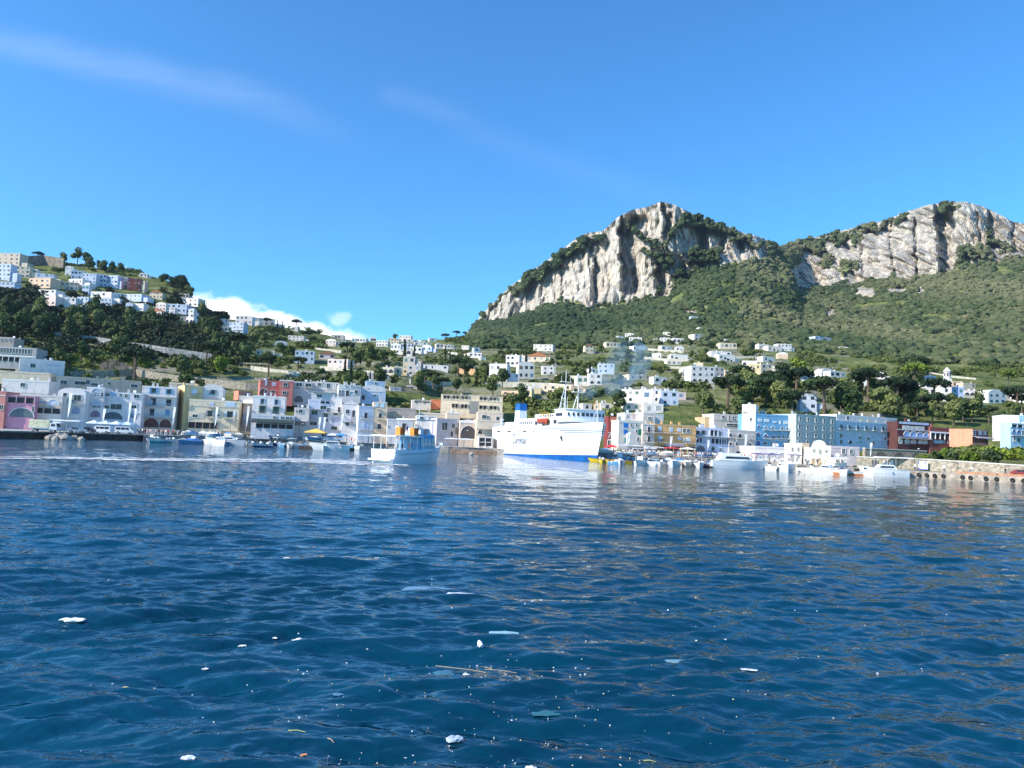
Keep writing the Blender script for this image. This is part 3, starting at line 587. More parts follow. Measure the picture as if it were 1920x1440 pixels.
B_('cream_tower_house', 'tall narrow cream house with three stacked balcony doors', 'C', 1287, 1445, 725, 256, 14, 10, (.74,.62,.46), [('c',1325,765,36,50,(.6,.75,.8)),('c',1392,770,36,50,(.6,.75,.8)),('b',1340,805,50,30),('d',1363,890,34,50),('b',1365,925,90,30),('d',1352,1022,34,60),('b',1350,1050,90,20),('p',1365,735,155,8)], chim=1)
B_('garden_wall_house', 'low grey wall house with a small ochre outbuilding on its terrace', 'C', 1446, 1790, 790, 268, 12, 6, GY, [('g',1530,880,140,60,(.6,.55,.4)),('w',1475,882,16,24),('w',1498,882,16,24),('w',1520,882,16,24)], yb=930, chim=0)
B_('grey_white_house', 'low greyish-white house with one dark square doorway behind the tour boat', 'C', 1448, 1760, 925, 254, 14, 10, (.66,.68,.68), [('d',1648,1016,40,64),('w',1462,1020,14,20)], chim=1)
B_('orange_white_house', 'small white house with a red side block below the terraced garden', 'D', 142, 370, 700, 292, 10, 8, OW, [('x',270,720,180,30,(.7,.66,.6)),('w',375,760,20,24)], yb=790, chim=1)
B_('red_shed', 'small brick-red shed beside the large cream building', 'D', 372, 488, 695, 296, 10, 8, (.62,.24,.14), [('w',372,755,20,30)], yb=780, chim=0)
B_('cream_school', 'large cream building with two rows of barred windows and a tall glazed stair window', 'D', 492, 1235, 632, 282, 4, 14, (.80,.69,.50), [('x',560,662,80,38,(.5,.42,.32)),('x',670,664,80,38,(.5,.42,.32)),('x',778,667,80,40,(.5,.42,.32)),('x',1000,680,90,38,(.5,.42,.32)),('x',1118,683,84,38,(.5,.42,.32)),('x',660,772,76,42,(.5,.42,.32)),('x',770,778,78,40,(.5,.42,.32)),('c',882,792,92,146,(.36,.33,.28)),('x',995,790,90,36,(.5,.42,.32)),('x',1118,795,90,36,(.5,.42,.32)),('p',860,642,740,10,(.6,.5,.38)),('p',860,715,740,5,(.7,.6,.45))], yb=880, chim=2)
B_('cream_annex', 'cream annex with small windows and a parapet terrace right below the large barred-window building', 'D', 935, 1235, 845, 270, 6, 10, (.76,.66,.52), [('w',1010,905,44,40),('w',1055,912,26,30),('d',1172,930,28,50),('p',1085,850,300,16,(.7,.66,.6))], zb=1.7, chim=0)
B_('terrace_building', 'low sprawling cream building with roof terrace in front of the large barred-window building', 'D', 205, 700, 850, 272, 8, 10, CRM, [('p',440,870,480,10),('x',330,925,60,40,(.6,.55,.5))], chim=2)
B_('white_block', 'two white cube rooms with square windows behind the blue tour boat', 'D', 200, 435, 885, 262, 10, 8, W, [('w',262,925,40,44),('w',375,920,44,40),('p',315,900,230,8)], chim=0)
B_('beige_plain_house', 'plain beige house wall left of the ruined arches', 'D', 562, 722, 850, 266, 10, 9, (.70,.60,.48), [('w',640,1015,36,60),('p',640,862,160,12)], chim=0)
B_('blue_grey_house', 'blue-grey shaded house front right above the blue wheelhouse', 'D', 445, 700, 920, 258, 30, 9, (.50,.50,.54), [('d',620,1110,26,60),('w',535,1020,60,90),('w',640,1015,30,56),('a',690,1070,50,90,(.2,.18,.16))], chim=0)
B_('arched_boathouse', 'stone boathouse with a large dark arch and a low domed roof', 'D', 722, 915, 960, 258, 10, 10, (.58,.52,.44), [('a',820,1090,160,150,(.07,.06,.06)),('w',715,960,30,40),('p',820,975,180,10)], roof='vault', chim=0)
B_('stair_house', 'cream house with a sloping outside stair just left of the ferry stern', 'D', 918, 1200, 935, 256, 10, 10, (.78,.68,.52), [('t',1010,1000,170,110,(.72,.64,.5)),('a',960,1090,44,40),('g',1050,1100,80,50,(.7,.66,.5)),('w',1000,1035,40,30)], chim=0)
B_('striped_kiosk', 'low white louvred pavilion on the pier behind the ferry stern', 'D', 940, 1120, 1140, 246, 8, 6, OW, [('x',1020,1180,150,50,(.7,.68,.66)),('x',1020,1235,150,40,(.7,.68,.66))], chim=0)
# behind the ferry bow and to the right
B_('maroon_house', 'dark red house with a big arch and a small terrace right of the ferry bow', 'E', 900, 1025, 770, 246, 12, 4, (.24,.06,.06), [('c',965,810,70,50,(.75,.25,.15)),('a',970,1010,110,70,(.06,.02,.03)),('w',975,915,50,60),('c',975,930,30,50,(.3,.6,.6)),('p',960,1055,140,10),('w',915,1090,40,60),('p',960,970,140,10,(.5,.5,.55))], chim=0)
B_('cream_stair_house', 'greenish-cream house with bright blue shutters, a green door and an outside stair', 'E', 1025, 1312, 815, 240, 14, 10, (.66,.68,.62), [('c',1108,880,46,50,(.03,.22,.60)),('c',1105,957,40,56,(.03,.22,.60)),('c',1285,960,40,72,(.02,.20,.14)),('w',1175,880,20,26),('w',1238,880,20,26),('w',1238,948,20,30),('t',1215,1050,180,150,(.66,.68,.64)),('c',1105,1058,28,56,(.1,.35,.4)),('w',1218,1112,22,30),('w',1180,1052,18,26),('w',1258,1048,24,40),('p',1170,845,280,8)], chim=3)
B_('beige_balcony_house', 'narrow beige house with two black iron balconies', 'E', 1312, 1455, 860, 241, 14, 10, (.64,.61,.55), [('d',1388,928,28,60),('b',1388,955,120,30),('d',1388,1045,30,60),('b',1388,1075,120,30),('p',1385,870,140,8),('k',1390,1150,140,30,(.6,.6,.6))], chim=2)
B_('tall_white_back_house', 'stepped white house with round parapets rising above the beige balcony house', 'E', 1100, 1320, 725, 262, 10, 9, W, [('w',1130,770,16,24),('c',1200,760,14,60,(.8,.5,.4))], yb=830, chim=3)
B_('grey_back_house', 'plain grey tower-like house above the narrow beige balconies', 'E', 1320, 1460, 715, 258, 10, 10, (.62,.60,.56), [('w',1395,795,30,26),('p',1390,735,140,12)], yb=880, chim=0)
B_('pale_back_house', 'small pale cube house at the right shoulder of the grey tower-like house', 'E', 1460, 1562, 740, 264, 10, 8, (.66,.72,.74), [], yb=850, chim=0)
B_('orange_house', 'long ochre-orange house with white windows and iron balconies', 'E', 1455, 1952, 860, 243, 14, 11, ORG, [('c',1518,922,36,60,(.65,.74,.85)),('c',1655,932,36,56,(.65,.74,.85)),('c',1752,935,36,40,(.65,.74,.85)),('w',1812,945,30,46),('w',1862,948,30,46),('b',1590,962,230,28),('c',1515,1035,36,66,(.65,.74,.85)),('b',1515,1070,80,24),('c',1752,1035,36,36,(.7,.76,.82)),('c',1808,1055,24,46,(.8,.8,.8)),('c',1860,1055,40,56,(.8,.8,.8)),('b',1870,1085,90,26),('p',1700,975,490,8,(.75,.6,.4)),('p',1700,1095,490,8,(.75,.6,.4)),('p',1700,866,500,8,(.6,.5,.4)),('x',1720,1160,380,60,(.5,.35,.2)),('c',1700,1120,200,34,(.5,.42,.55))], chim=4)
B_('lilac_house', 'pale lilac-blue house with loggias, columns and an arched doorway', 'G', 345, 750, 770, 250, 13, 10, (.58,.66,.82), [('s',370,840,22,50,(.1,.15,.15)),('s',440,838,28,50,(.2,.2,.22)),('x',565,845,90,70,(.6,.66,.8)),('w',620,850,26,60),('w',648,855,18,60),('b',540,880,400,26,(.35,.42,.55)),('x',380,930,80,56,(.6,.66,.8)),('x',455,940,30,50,(.6,.66,.8)),('x',575,940,90,60,(.6,.66,.8)),('x',655,950,60,64,(.6,.66,.8)),('x',712,950,50,64,(.6,.66,.8)),('a',405,1030,100,70,(.16,.17,.2)),('a',555,1030,30,46),('w',655,1040,22,36),('p',560,888,400,8,(.7,.75,.85)),('p',560,985,390,8,(.7,.75,.85))], chim=2)
B_('grey_beige_house', 'grey-beige three-storey house with little arched windows and balconies', 'G', 752, 1068, 800, 252, 13, 10, (.58,.56,.53), [('a',765,872,24,50),('b',770,890,60,20),('a',880,875,28,50),('b',880,900,90,26),('b',1000,910,60,20),('a',765,972,20,36),('a',840,975,16,30),('w',995,990,22,40),('p',910,812,310,8)], chim=1)
B_('long_grey_back_house', 'low grey-white house with dark windows behind the lilac house', 'G', 568, 900, 610, 272, 13, 9, (.66,.62,.57), [('w',680,655,30,28),('w',750,665,16,60),('w',800,662,24,30),('w',870,665,20,40),('p',730,695,340,10,(.5,.48,.44)),('w',800,745,140,16)], yb=770, chim=1)
B_('ochre_back_house', 'small ochre house half hidden by bare branches', 'G', 460, 570, 650, 275, 13, 8, (.78,.60,.36), [], yb=760, chim=0)
B_('white_tower_house', 'brilliant white tower-like house with stepped walls left of the blue house', 'G', 905, 1068, 500, 258, -24, 9, (.84,.84,.84), [('w',1010,680,20,40),('c',985,780,60,14,(.6,.6,.6)),('w',940,595,40,10)], yb=815, chim=1)
B_('blue_hotel', 'vivid sky-blue hotel with white clad roof terrace, arched windows and long balconies', 'G', 1068, 1545, 610, 256, 15, 11, (.17,.43,.68), [('a',1105,770,28,44,(.2,.3,.45)),('a',1190,782,32,44,(.2,.3,.45)),('a',1275,785,32,44,(.2,.3,.45)),('b',1190,800,60,20,(.3,.4,.5)),('b',1275,805,60,20,(.3,.4,.5)),('b',1420,800,200,36,(.1,.25,.5)),('w',1385,790,30,30),('w',1450,795,30,30),('a',1100,860,32,50,(.1,.15,.3)),('a',1190,880,34,46,(.15,.25,.4)),('a',1275,890,34,46,(.15,.25,.4)),('b',1190,905,60,16),('b',1275,910,60,16),('b',1430,905,220,30,(.1,.2,.4)),('w',1345,890,22,36),('w',1400,890,22,36),('w',1455,892,22,36),('a',1100,965,36,60,(.05,.12,.3)),('w',1180,968,40,26),('w',1270,970,36,26),('a',1430,985,60,60,(.04,.1,.22)),('c',1480,715,26,50,(.5,.72,.8)),('c',1440,718,22,40,(.75,.75,.75)),('c',1360,718,18,44,(.8,.8,.8)),('c',1410,720,10,40,(.8,.8,.8)),('c',1300,712,34,24,(.8,.8,.8)),('c',1120,690,40,36,(.8,.8,.8)),('c',1200,695,50,36,(.8,.8,.8)),('p',1320,930,240,8,(.5,.65,.8))], chim=2)
B_('grey_green_hotel', 'large grey-green hotel with four rows of narrow windows', 'H', 82, 562, 228, 256, 24, 13, (.44,.53,.52), row('w',130,290,515,325,5,20,46)+row('w',122,385,512,412,5,20,46)+row('w',120,478,512,505,5,20,42)+row('w',118,560,500,580,5,18,24)+[('p',320,245,490,10,(.72,.7,.66)),('p',320,355,480,4),('p',320,445,480,4)], chim=4)
B_('pale_blue_hotel', 'long pale-blue hotel with seven upper balconied windows and a terrace of parasols', 'H', 562, 1300, 312, 264, 24, 12, PB, row('s',622,385,1230,418,7,20,54,(.25,.45,.55))+row('b',622,408,1230,440,7,60,14)+[('w',618,492,26,46),('a',730,568,34,40),('w',850,515,30,30),('w',950,528,30,30),('w',1150,528,20,40),('w',1010,578,24,36),('w',1210,520,36,26),('c',840,572,50,14,(.3,.5,.5)),('w',620,565,24,46),('p',930,325,720,10,(.75,.8,.85)),('p',1150,548,300,12,(.6,.72,.8))], chim=1)
B_('white_roof_wing', 'bright white roof pavilion on top of the pale-blue hotel', 'H', 568, 1290, 232, 270, 24, 8, (.80,.78,.74), [('w',700,280,26,40),('c',760,300,40,30,(.8,.76,.7)),('c',870,310,30,40,(.8,.7,.5)),('c',960,315,36,40,(.8,.7,.5)),('c',1060,318,36,34,(.75,.75,.75)),('c',1170,325,36,30,(.75,.75,.75))], yb=330, chim=4)
B_('dark_red_hotel', 'dark red hotel with three tiers of arched windows and white roof canopies', 'R', 402, 790, 702, 270, 18, 5, MR, [('p',600,728,280,30,(.55,.6,.8)),('c',500,780,60,50,(.75,.72,.68)),('c',560,785,60,46,(.75,.72,.68)),('c',640,788,50,46,(.75,.72,.68)),('c',690,790,50,46,(.75,.72,.68)),('p',610,812,330,10,(.6,.6,.66)),('a',515,855,60,66,(.30,.45,.75)),('a',595,862,70,70,(.30,.45,.75)),('a',672,868,70,66,(.30,.45,.75)),('a',745,872,50,60,(.30,.45,.75)),('b',620,905,330,24,(.3,.35,.55)),('a',438,945,36,60,(.6,.6,.55)),('a',515,948,44,60,(.5,.5,.5)),('a',590,950,50,50,(.5,.45,.5)),('a',675,952,40,46,(.6,.6,.66)),('a',735,955,40,46,(.6,.6,.66))], zb=6, chim=2)
B_('red_white_arcade', 'low red and white arcaded building with blue shop windows right of the dark red hotel', 'R', 790, 1080, 770, 274, 18, 9, (.30,.12,.11), [('p',930,838,300,14,(.8,.8,.8)),('x',940,885,270,70,(.8,.78,.78)),('c',880,950,70,36,(.25,.5,.65)),('c',940,950,50,36,(.25,.5,.65)),('c',1040,955,60,40,(.6,.6,.65))], zb=6, chim=2)
B_('salmon_house', 'plain salmon-orange house wall with a dark brown front', 'R', 1300, 1490, 795, 262, 30, 8, (.78,.34,.22), [('g',1395,845,185,80,(.20,.10,.10)),('w',1320,840,24,50),('c',1393,842,30,54,(.65,.6,.6)),('c',1450,845,30,50,(.55,.5,.5)),('g',1395,930,185,70,(.18,.10,.11)),('k',1400,900,180,30,(.35,.3,.35))], zb=6, chim=0)
B_('blue_corner_house', 'light-blue house with dark balconied windows at the right edge of the picture', 'R', 1758, 2080, 720, 258, 16, 4, (.40,.62,.80), [('x',1850,758,180,40,(.6,.7,.75)),('a',1800,835,34,70,(.1,.2,.35)),('a',1860,842,40,70,(.1,.2,.35)),('w',1910,845,30,50),('w',1800,920,16,50),('d',1855,928,24,46),('b',1860,870,160,24,(.2,.35,.5))], zb=6, chim=1)
B_('white_corner_house', 'white upper house with orange side above the light-blue house at right edge', 'R', 1665, 2100, 625, 272, -14, 10, (.85,.82,.80), [('c',1900,660,60,90,(.3,.5,.75))], zb=12, chim=1)
# beach side
B_('boat_hangar', 'white vaulted hangar with fan arches behind the purple awning', 'G', 1060, 1460, 1000, 222, 4, 12, W, [('a',1265,1110,100,60,(.5,.5,.52)),('a',1390,1115,90,60,(.5,.5,.52)),('a',1120,1110,70,50,(.55,.55,.55)),('p',1260,1020,390,10,(.7,.68,.64))], zb=1.5, chim=1)
B_('white_square_house', 'square white house with two small windows next to the cream gabled building', 'G', 1465, 1625, 965, 196, -12, 8, (.84,.82,.80), [('w',1507,1040,16,44),('w',1578,1040,16,44),('a',1507,1150,36,80,(.3,.3,.32)),('w',1578,1130,18,30)], zb=1.5, chim=0)
B_('ochre_side_house', 'plain ochre wall house between the square white house and the gabled building', 'G', 1625, 1712, 965, 200, 4, 8, (.76,.60,.42), [], zb=1.5, chim=0)
B_('gabled_hall', 'cream hall with a rounded pediment, tall slit windows and three ground arches', 'H', 232, 500, 632, 190, -10, 10, (.86,.80,.66), [('w',292,662,16,46),('w',366,668,14,84),('w',440,668,16,46),('a',288,808,34,90,(.45,.33,.22)),('a',362,808,34,96,(.45,.33,.22)),('a',440,810,30,90,(.3,.25,.2)),('p',366,730,260,8,(.8,.72,.55))], zb=1.5, chim=0)
B_('mauve_hall', 'low mauve-white hall with two dark square windows right of the cream gabled hall', 'H', 500, 842, 612, 196, 6, 10, (.66,.60,.62), [('w',650,680,30,60),('w',743,685,30,50)], zb=1.5, chim=0)
B_('beach_cabin', 'low white cabin with small windows in front of the mauve hall', 'H', 520, 690, 752, 184, -4, 5, (.85,.82,.78), [('w',575,795,26,24),('w',632,795,20,24),('p',600,745,170,10)], zb=1.5, chim=0)
_h = bpy.data.objects['gabled_hall']; n_ = 12
MB().prism([(2.55-1.75*math.cos(PI*k/n_), 1.9*math.sin(PI*k/n_)) for k in range(n_+1)], -.13, .5).build('pediment', plaster((.88,.84,.74)), _h, (0, 0, (at(1528, 838.5, 190).z-1.5)-.05))
# ------------------------------------------------------------------ quays
def yh(px): return 829.3+(px-960)*.0419
def GW(px, py, z=0.): return ground(px, py, z)
M_conc = mat('quay_concrete', (.30,.28,.25), .95, .35, .7, bump=.1); M_dconc = mat('shaded_concrete', (.055,.05,.045), .8, .5, .9)  # the very dark concrete paints the shade under the pier overhang
M_pave = mat('quay_paving', (.42,.39,.34), .9, .2, .5); M_rust = mat('rusty_edge', (.42,.20,.11), .9, .35, .8)
def slab(name, front, z, label, back=None, mats=None, zlow=-2.5):
    n = len(front); m = MB()
    bk = back or [Vector((p.x*(1+70/p.y), p.y+70, 0)) for p in front]
    for i in range(n-1):
        a, b_, c, d = front[i], front[i+1], bk[i+1], bk[i]
        m.quad((a.x,a.y,z),(b_.x,b_.y,z),(c.x,c.y,z),(d.x,d.y,z), 0)
        m.quad((a.x,a.y,zlow),(b_.x,b_.y,zlow),(b_.x,b_.y,z),(a.x,a.y,z), 1)
    m.quad((front[0].x,front[0].y,zlow),(front[0].x,front[0].y,z),(bk[0].x,bk[0].y,z),(bk[0].x,bk[0].y,zlow),1)
    m.quad((front[-1].x,front[-1].y,zlow),(bk[-1].x,bk[-1].y,zlow),(bk[-1].x,bk[-1].y,z),(front[-1].x,front[-1].y,z),1)
    return tag(m.build(name, mats or [M_pave, M_conc]), label, kind='structure')
S1 = [GW(*p) for p in [(-500,815),(0,822.5),(120,823.5),(200,825),(268,826.5)]]
slab('quay', S1, 1.82, 'dark concrete pier wall and paving on the left', mats=[M_pave, M_dconc])
S2 = [GW(*p) for p in [(268,826.8),(300,827.2),(480,832.3),(640,838.8),(700,841.6),(840,848),(925,851.3),(1140,863),(1280,869),(1420,875)]]
slab('promenade', S2, 1.80, 'pale paved promenade behind the moored boats')
S3 = [GW(*p) for p in [(1420,878),(1500,882.5),(1590,887),(1612,889.5)]]
slab('beach', S3, 1.42, 'sandy quay strip before the cream hall', mats=[mat('sand', (.55,.47,.36), .95, .2), M_conc])
S4 = [GW(*p) for p in [(1612,890),(1740,896.5),(1920,907),(2400,936)]]
slab('mole', S4, 1.3, 'low stone mole running out on the right', mats=[M_pave, mat('mole_stone', (.40,.33,.26), .95, .4, .9, bump=.15)])
# pier underside lip
m = MB(); a, b_ = S1[1], S1[4]
for i in range(1, 4):
    a, b_ = S1[i], S1[i+1]; d = (b_-a).normalized(); nrm = Vector((d.y, -d.x, 0))
    if nrm.y > 0: nrm = -nrm
    q = [a+nrm*.02, b_+nrm*.02, b_+nrm*.4, a+nrm*.4]; vs = [(p.x, p.y, 1.5) for p in q]+[(p.x, p.y, 1.86) for p in q]
    m.add(vs, [(0,3,2,1),(4,5,6,7),(0,1,5,4),(1,2,6,5),(2,3,7,6),(3,0,4,7)])
tag(m.build('pier_kerb', M_conc), 'pale concrete kerb along the top edge of the dark pier', kind='structure')
# embankment behind the mole
def strip(name, rows, mats, label):
    m = MB(); n = len(rows[0])
    for r in range(len(rows)-1):
        for i in range(n-1): m.quad(rows[r][i], rows[r][i+1], rows[r+1][i+1], rows[r+1][i])
    return tag(m.build(name, mats), label, kind='structure')
pxs = list(range(1600, 2500, 30))
def er(Yf_, z): return [Vector((te(p, 850)[0]*Yf_(p), Yf_(p), z(p))) for p in pxs]
strip('embankment', [er(lambda p: 172, lambda p: 1.25), er(lambda p: 190, lambda p: 1.6+min(1, max(0, (p-1730)/120))*2.0), er(lambda p: 215, lambda p: 2+min(1, max(0, (p-1720)/90))*3.2), er(lambda p: 248, lambda p: 2.5+min(1, max(0, (p-1700)/80))*3.5), er(lambda p: 249, lambda p: 6.0), er(lambda p: 300, lambda p: 6.2)], m_hill if 'm_hill' in globals() else hill.data.materials[0], 'overgrown bank rising behind the mole to the upper road')
# mole wall
def wall_thing(name, pts, z0, z1, th, material, label, cat='wall', cap=None, group=None, parts=True):
    c = pts[0]; root = empty(name, (c.x, c.y, z0 if not hasattr(z0, '__len__') else z0[0]), 0, label, cat, group); m = MB(); k = MB(); base = root.location.copy()
    for i in range(len(pts)-1):
        a, b_ = pts[i], pts[i+1]; d = (b_-a); d.z = 0; d.normalize(); nn = Vector((-d.y, d.x, 0)); nn = nn if nn.y > 0 else -nn
        za0, zb0 = (z0, z0) if not hasattr(z0, '__len__') else (z0[i], z0[i+1]); za1, zb1 = (z1, z1) if not hasattr(z1, '__len__') else (z1[i], z1[i+1])
        for mb, o, lo, hi in ((m, 0, 0, 0), (k, .12, None, 0)) if cap else ((m, 0, 0, 0),):
            q = [a-nn*o, b_-nn*o, b_+nn*(th+o), a+nn*(th+o)]
            if lo is None: zz = [za1, zb1, zb1, za1]; zt_ = [z+.22 for z in zz]
            else: zz = [za0, zb0, zb0, za0]; zt_ = [za1, zb1, zb1, za1]
            vs = [Vector((p.x, p.y, z))-base for p, z in zip(q, zz)]+[Vector((p.x, p.y, z))-base for p, z in zip(q, zt_)]
            mb.add(vs, [(0,3,2,1),(4,5,6,7),(0,1,5,4),(1,2,6,5),(2,3,7,6),(3,0,4,7)])
    m.build('wall', material, root)
    if cap: k.build('coping', cap, root)
    return root
M_rubble = mat('rubble_wall', (.36,.31,.24), .95, .45, 1.3, bump=.25)
MW = [Vector((te(p, 880)[0]*y, y, 0)) for p, y in ((1606,184),(1740,176),(1920,159.5),(2400,132))]
wall_thing('harbour_wall', MW, 1.28, [3.9,4.0,3.55,3.2], 1.2, M_rubble, 'long grey rubble harbour wall with pale coping running along the right-hand mole', cap=mat('coping', (.66,.62,.55), .9, .15))
def onmole(px, off, z=1.3):
    t = te(px, 885)[0]; Y = np.interp(px, [1606,1740,1920,2400], [184,176,159.5,132])-off; return Vector((t*Y, Y, z))
# road retaining wall with arches below the hotels
rw_ = empty('retaining_wall', (te(1622, 850)[0]*244, 244, 1.5), math.radians(14), 'grey retaining wall with three blind arches under the pale-blue and dark red hotels', 'wall')
Lw = 24; MB().box(0, Lw, 0, 1.2, 0, 5.3).build('wall', M_rubble, rw_); MB().box(-.1, Lw+.1, -.2, 1.3, 5.3, 5.55).build('coping', mat('coping', (.6,.56,.5), .9, .15), rw_)
for k in range(3):
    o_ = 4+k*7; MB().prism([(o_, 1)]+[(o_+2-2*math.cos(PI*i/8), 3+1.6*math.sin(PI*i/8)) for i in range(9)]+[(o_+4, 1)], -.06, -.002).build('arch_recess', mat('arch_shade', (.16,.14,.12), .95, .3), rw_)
# ------------------------------------------------------------------ loft hull
def hull_mb(L, Bm, H, draft=.45, rake=.12, sheer=.35, tr=.9, full=.5, n=14, band=None, wlf=.82):
    m = MB(); R = []
    for i in range(n+1):
        s = i/n; x = s*L
        hb = Bm/2*(1-max(0, (s-full)/(1-full))**2.3)*(tr+(1-tr)*min(1, s*4)); hb = max(hb, .02)
        wl = max(.012, hb*(wlf-.42*max(0, (s-.45)/.55)**1.5)); z = H*(1+sheer*s*s); xr = x+rake*L*max(0, s-.6)**2/.16
        xm = x+(xr-x)*.45
        R.append([(x, 0, -draft), (x, wl, -.05), (xm, wl+(hb-wl)*.55, z*.42), (xr, hb, z)])
    def V(p, sg): return (p[0], p[1]*sg, p[2])
    for i in range(n):
        for k in range(3):
            a, b_, c, d = R[i][k], R[i+1][k], R[i+1][k+1], R[i][k+1]; mi = 1 if (k == 2 and band) else 0
            if k == 0 : mi = 2 if band else 0
            m.quad(V(a,-1), V(b_,-1), V(c,-1), V(d,-1), mi); m.quad(V(d,1), V(c,1), V(b_,1), V(a,1), mi)
        a, b_ = R[i][3], R[i+1][3]; m.quad((a[0],-a[1],a[2]-.1),(b_[0],-b_[1],b_[2]-.1),(b_[0],b_[1],b_[2]-.1),(a[0],a[1],a[2]-.1), 0)
    a = R[0]; m.add([V(a[0],1), V(a[1],1), V(a[2],1), V(a[3],1), V(a[3],-1), V(a[2],-1), V(a[1],-1)], [(0,1,2,3,4,5,6)], 0)
    return m, R
M_gel = mat('gelcoat_white', (.82,.82,.80), .25, .04); M_scr = mat('tinted_screen', (.03,.04,.06), .1, 0); M_chr = mat('steel_rail', (.6,.6,.62), .25, 0, metal=1)
M_out = mat('outboard_black', (.03,.03,.035), .35, .05)
def small_boat(kind, hullc, cover, L=6.0):
    hm = mat('boat_hull', hullc, .3, .05); cm = mat('boat_cover', cover, .8, .15)
    root = empty('moored_boat', (0, 0, 0)); Bm = L*.36; H = .13*L if kind != 'cruiser' else .16*L
    m, R = hull_mb(L, Bm, H, draft=.3, band=True); m.build('hull', [hm, hm if kind != 'wood' else cm, mat('antifoul', (.05,.12,.25), .6, .1)], root)
    r = MB()
    for sg in (-1, 1):
        for i in range(len(R)-1):
            a, b_ = R[i][3], R[i+1][3]; r.tube((a[0], a[1]*sg, a[2]), (b_[0], b_[1]*sg, b_[2]), .05, n=4)
    r.build('gunwale', mat('gunwale', (.7,.68,.62) if kind != 'wood' else (.3,.17,.08), .5, .1), root)
    if kind == 'open' or kind == 'wood':
        MB().box(L*.28, L*.42, -Bm*.32, Bm*.32, H*.6, H*1.08).box(L*.05, L*.16, -Bm*.36, Bm*.36, H*.6, H*1.05).build('bench', mat('boat_seat', (.75,.72,.66), .7, .1), root)
        MB().box(L*.5, L*.62, -.3, .3, H*.8, H+.65, top=(.7, .8)).build('console', M_gel, root)
        MB().add([(L*.6,-.45,H+.5),(L*.6,.45,H+.5),(L*.54,.38,H+.95),(L*.54,-.38,H+.95)], [(0,1,2,3),(3,2,1,0)]).build('windscreen', M_scr, root)
    if kind == 'covered':
        pts = []; m = MB(); n = 8
        for i in range(n+1):
            s = .08+.8*i/n; hb = Bm/2*(1-max(0, (s-.5)/.5)**2.3); z = H*(1+.35*s*s); pts.append((s*L, hb, z, z+.55*math.sin(PI*min(1, .15+i/n))+.1))
        for i in range(n):
            a, b_ = pts[i], pts[i+1]
            for sg in (-1, 1):
                q = [(a[0], a[1]*sg*.98, a[2]), (b_[0], b_[1]*sg*.98, b_[2]), (b_[0], 0, b_[3]), (a[0], 0, a[3])]; m.add(q, [(0,1,2,3) if sg < 0 else (3,2,1,0)])
        m.build('cover', cm, root)
    if kind == 'bimini':
        MB().box(L*.5, L*.62, -.3, .3, H*.8, H+.65, top=(.7, .8)).build('console', M_gel, root)
        f = MB()
        for x in (L*.3, L*.62):
            for y in (-Bm*.38, Bm*.38): f.tube((L*.45, y, H), (x, y, H+1.75), .03, n=4)
        f.build('frame', M_chr, root); MB().box(L*.27, L*.66, -Bm*.42, Bm*.42, H+1.72, H+1.82, top=(.94, .9)).build('bimini', cm, root)
    if kind == 'cruiser':
        MB().box(L*.25, L*.72, -Bm*.33, Bm*.33, H*.95, H+1.0, top=(.62, .85)).build('cabin', M_gel, root)
        MB().box(L*.335, L*.655, -Bm*.335, Bm*.335, H+.35, H+.72, top=(.93, .95)).build('window', M_scr, root)
        f = MB()
        for sg in (-1, 1):
            for i in range(8, len(R)-1): a, b_ = R[i][3], R[i+1][3]; f.tube((a[0], a[1]*sg, a[2]+.55), (b_[0], b_[1]*sg, b_[2]+.55), .025, n=4); f.tube((a[0], a[1]*sg, a[2]), (a[0], a[1]*sg, a[2]+.55), .02, n=4)
        f.build('bow_rail', M_chr, root)
        MB().tube((L*.45, 0, H+1), (L*.43, 0, H+2.3), .04, .02, n=5).build('mast', M_gel, root)
    if kind in ('open', 'bimini', 'covered'):
        MB().box(-.35, .05, -.2, .2, H*.5, H+.35, top=(.8, .8)).box(-.22, -.08, -.07, .07, -.3, H*.5).build('outboard', M_out, root)
    else:
        MB().box(-.5, 0, -Bm*.35, Bm*.35, .12, .2).build('swim_platform', mat('gunwale', (.3,.17,.08), .5, .1), root)
    for sg in (-1, 1): MB().sph((L*.4, Bm*.5*sg, H*.55), (.12, .12, .26), 6, 4).build('fender', mat('fender', (.12,.2,.45) if sg > 0 else (.75,.75,.72), .5, .1), root)
    return root
PROTO = {}
def put_boat(kind, hullc, cover, L, px, py, rz, label, group=None, cat='boat', p=None):
    key = (kind, hullc, cover, L)
    p = p or GW(px, py)
    if key not in PROTO:
        o = small_boat(kind, hullc, cover, L); PROTO[key] = o; o.location = p; o.rotation_euler = (0, 0, rz); tag(o, label, cat, group)
    else: o = copy_tree(PROTO[key], loc=p, rz=rz, label=label, cat=cat, group=group)
    return o
WH = (.82,.82,.80); TQH = (.03,.42,.42); NVY = (.03,.06,.16); BLH = (.10,.28,.48); BLK = (.03,.03,.035); BLC = (.05,.22,.55); CRC = (.72,.66,.55); GRC = (.35,.38,.42); YEL = (.85,.60,.03)
KW = {'open': 'open motorboat', 'wood': 'wooden rowing boat', 'covered': 'boat under a fitted cover', 'bimini': 'boat with a sun canopy', 'cruiser': 'cabin cruiser'}
CN = {WH: 'white', TQH: 'turquoise', NVY: 'dark navy', BLH: 'mid-blue', BLK: 'black', CRC: 'cream', YEL: 'bright yellow'}
CV = {BLC: 'blue', CRC: 'cream', GRC: 'grey', WH: 'white', NVY: 'navy', TQH: 'turquoise', YEL: 'yellow', (.85,.45,.05): 'orange', (.6,.1,.08): 'red'}
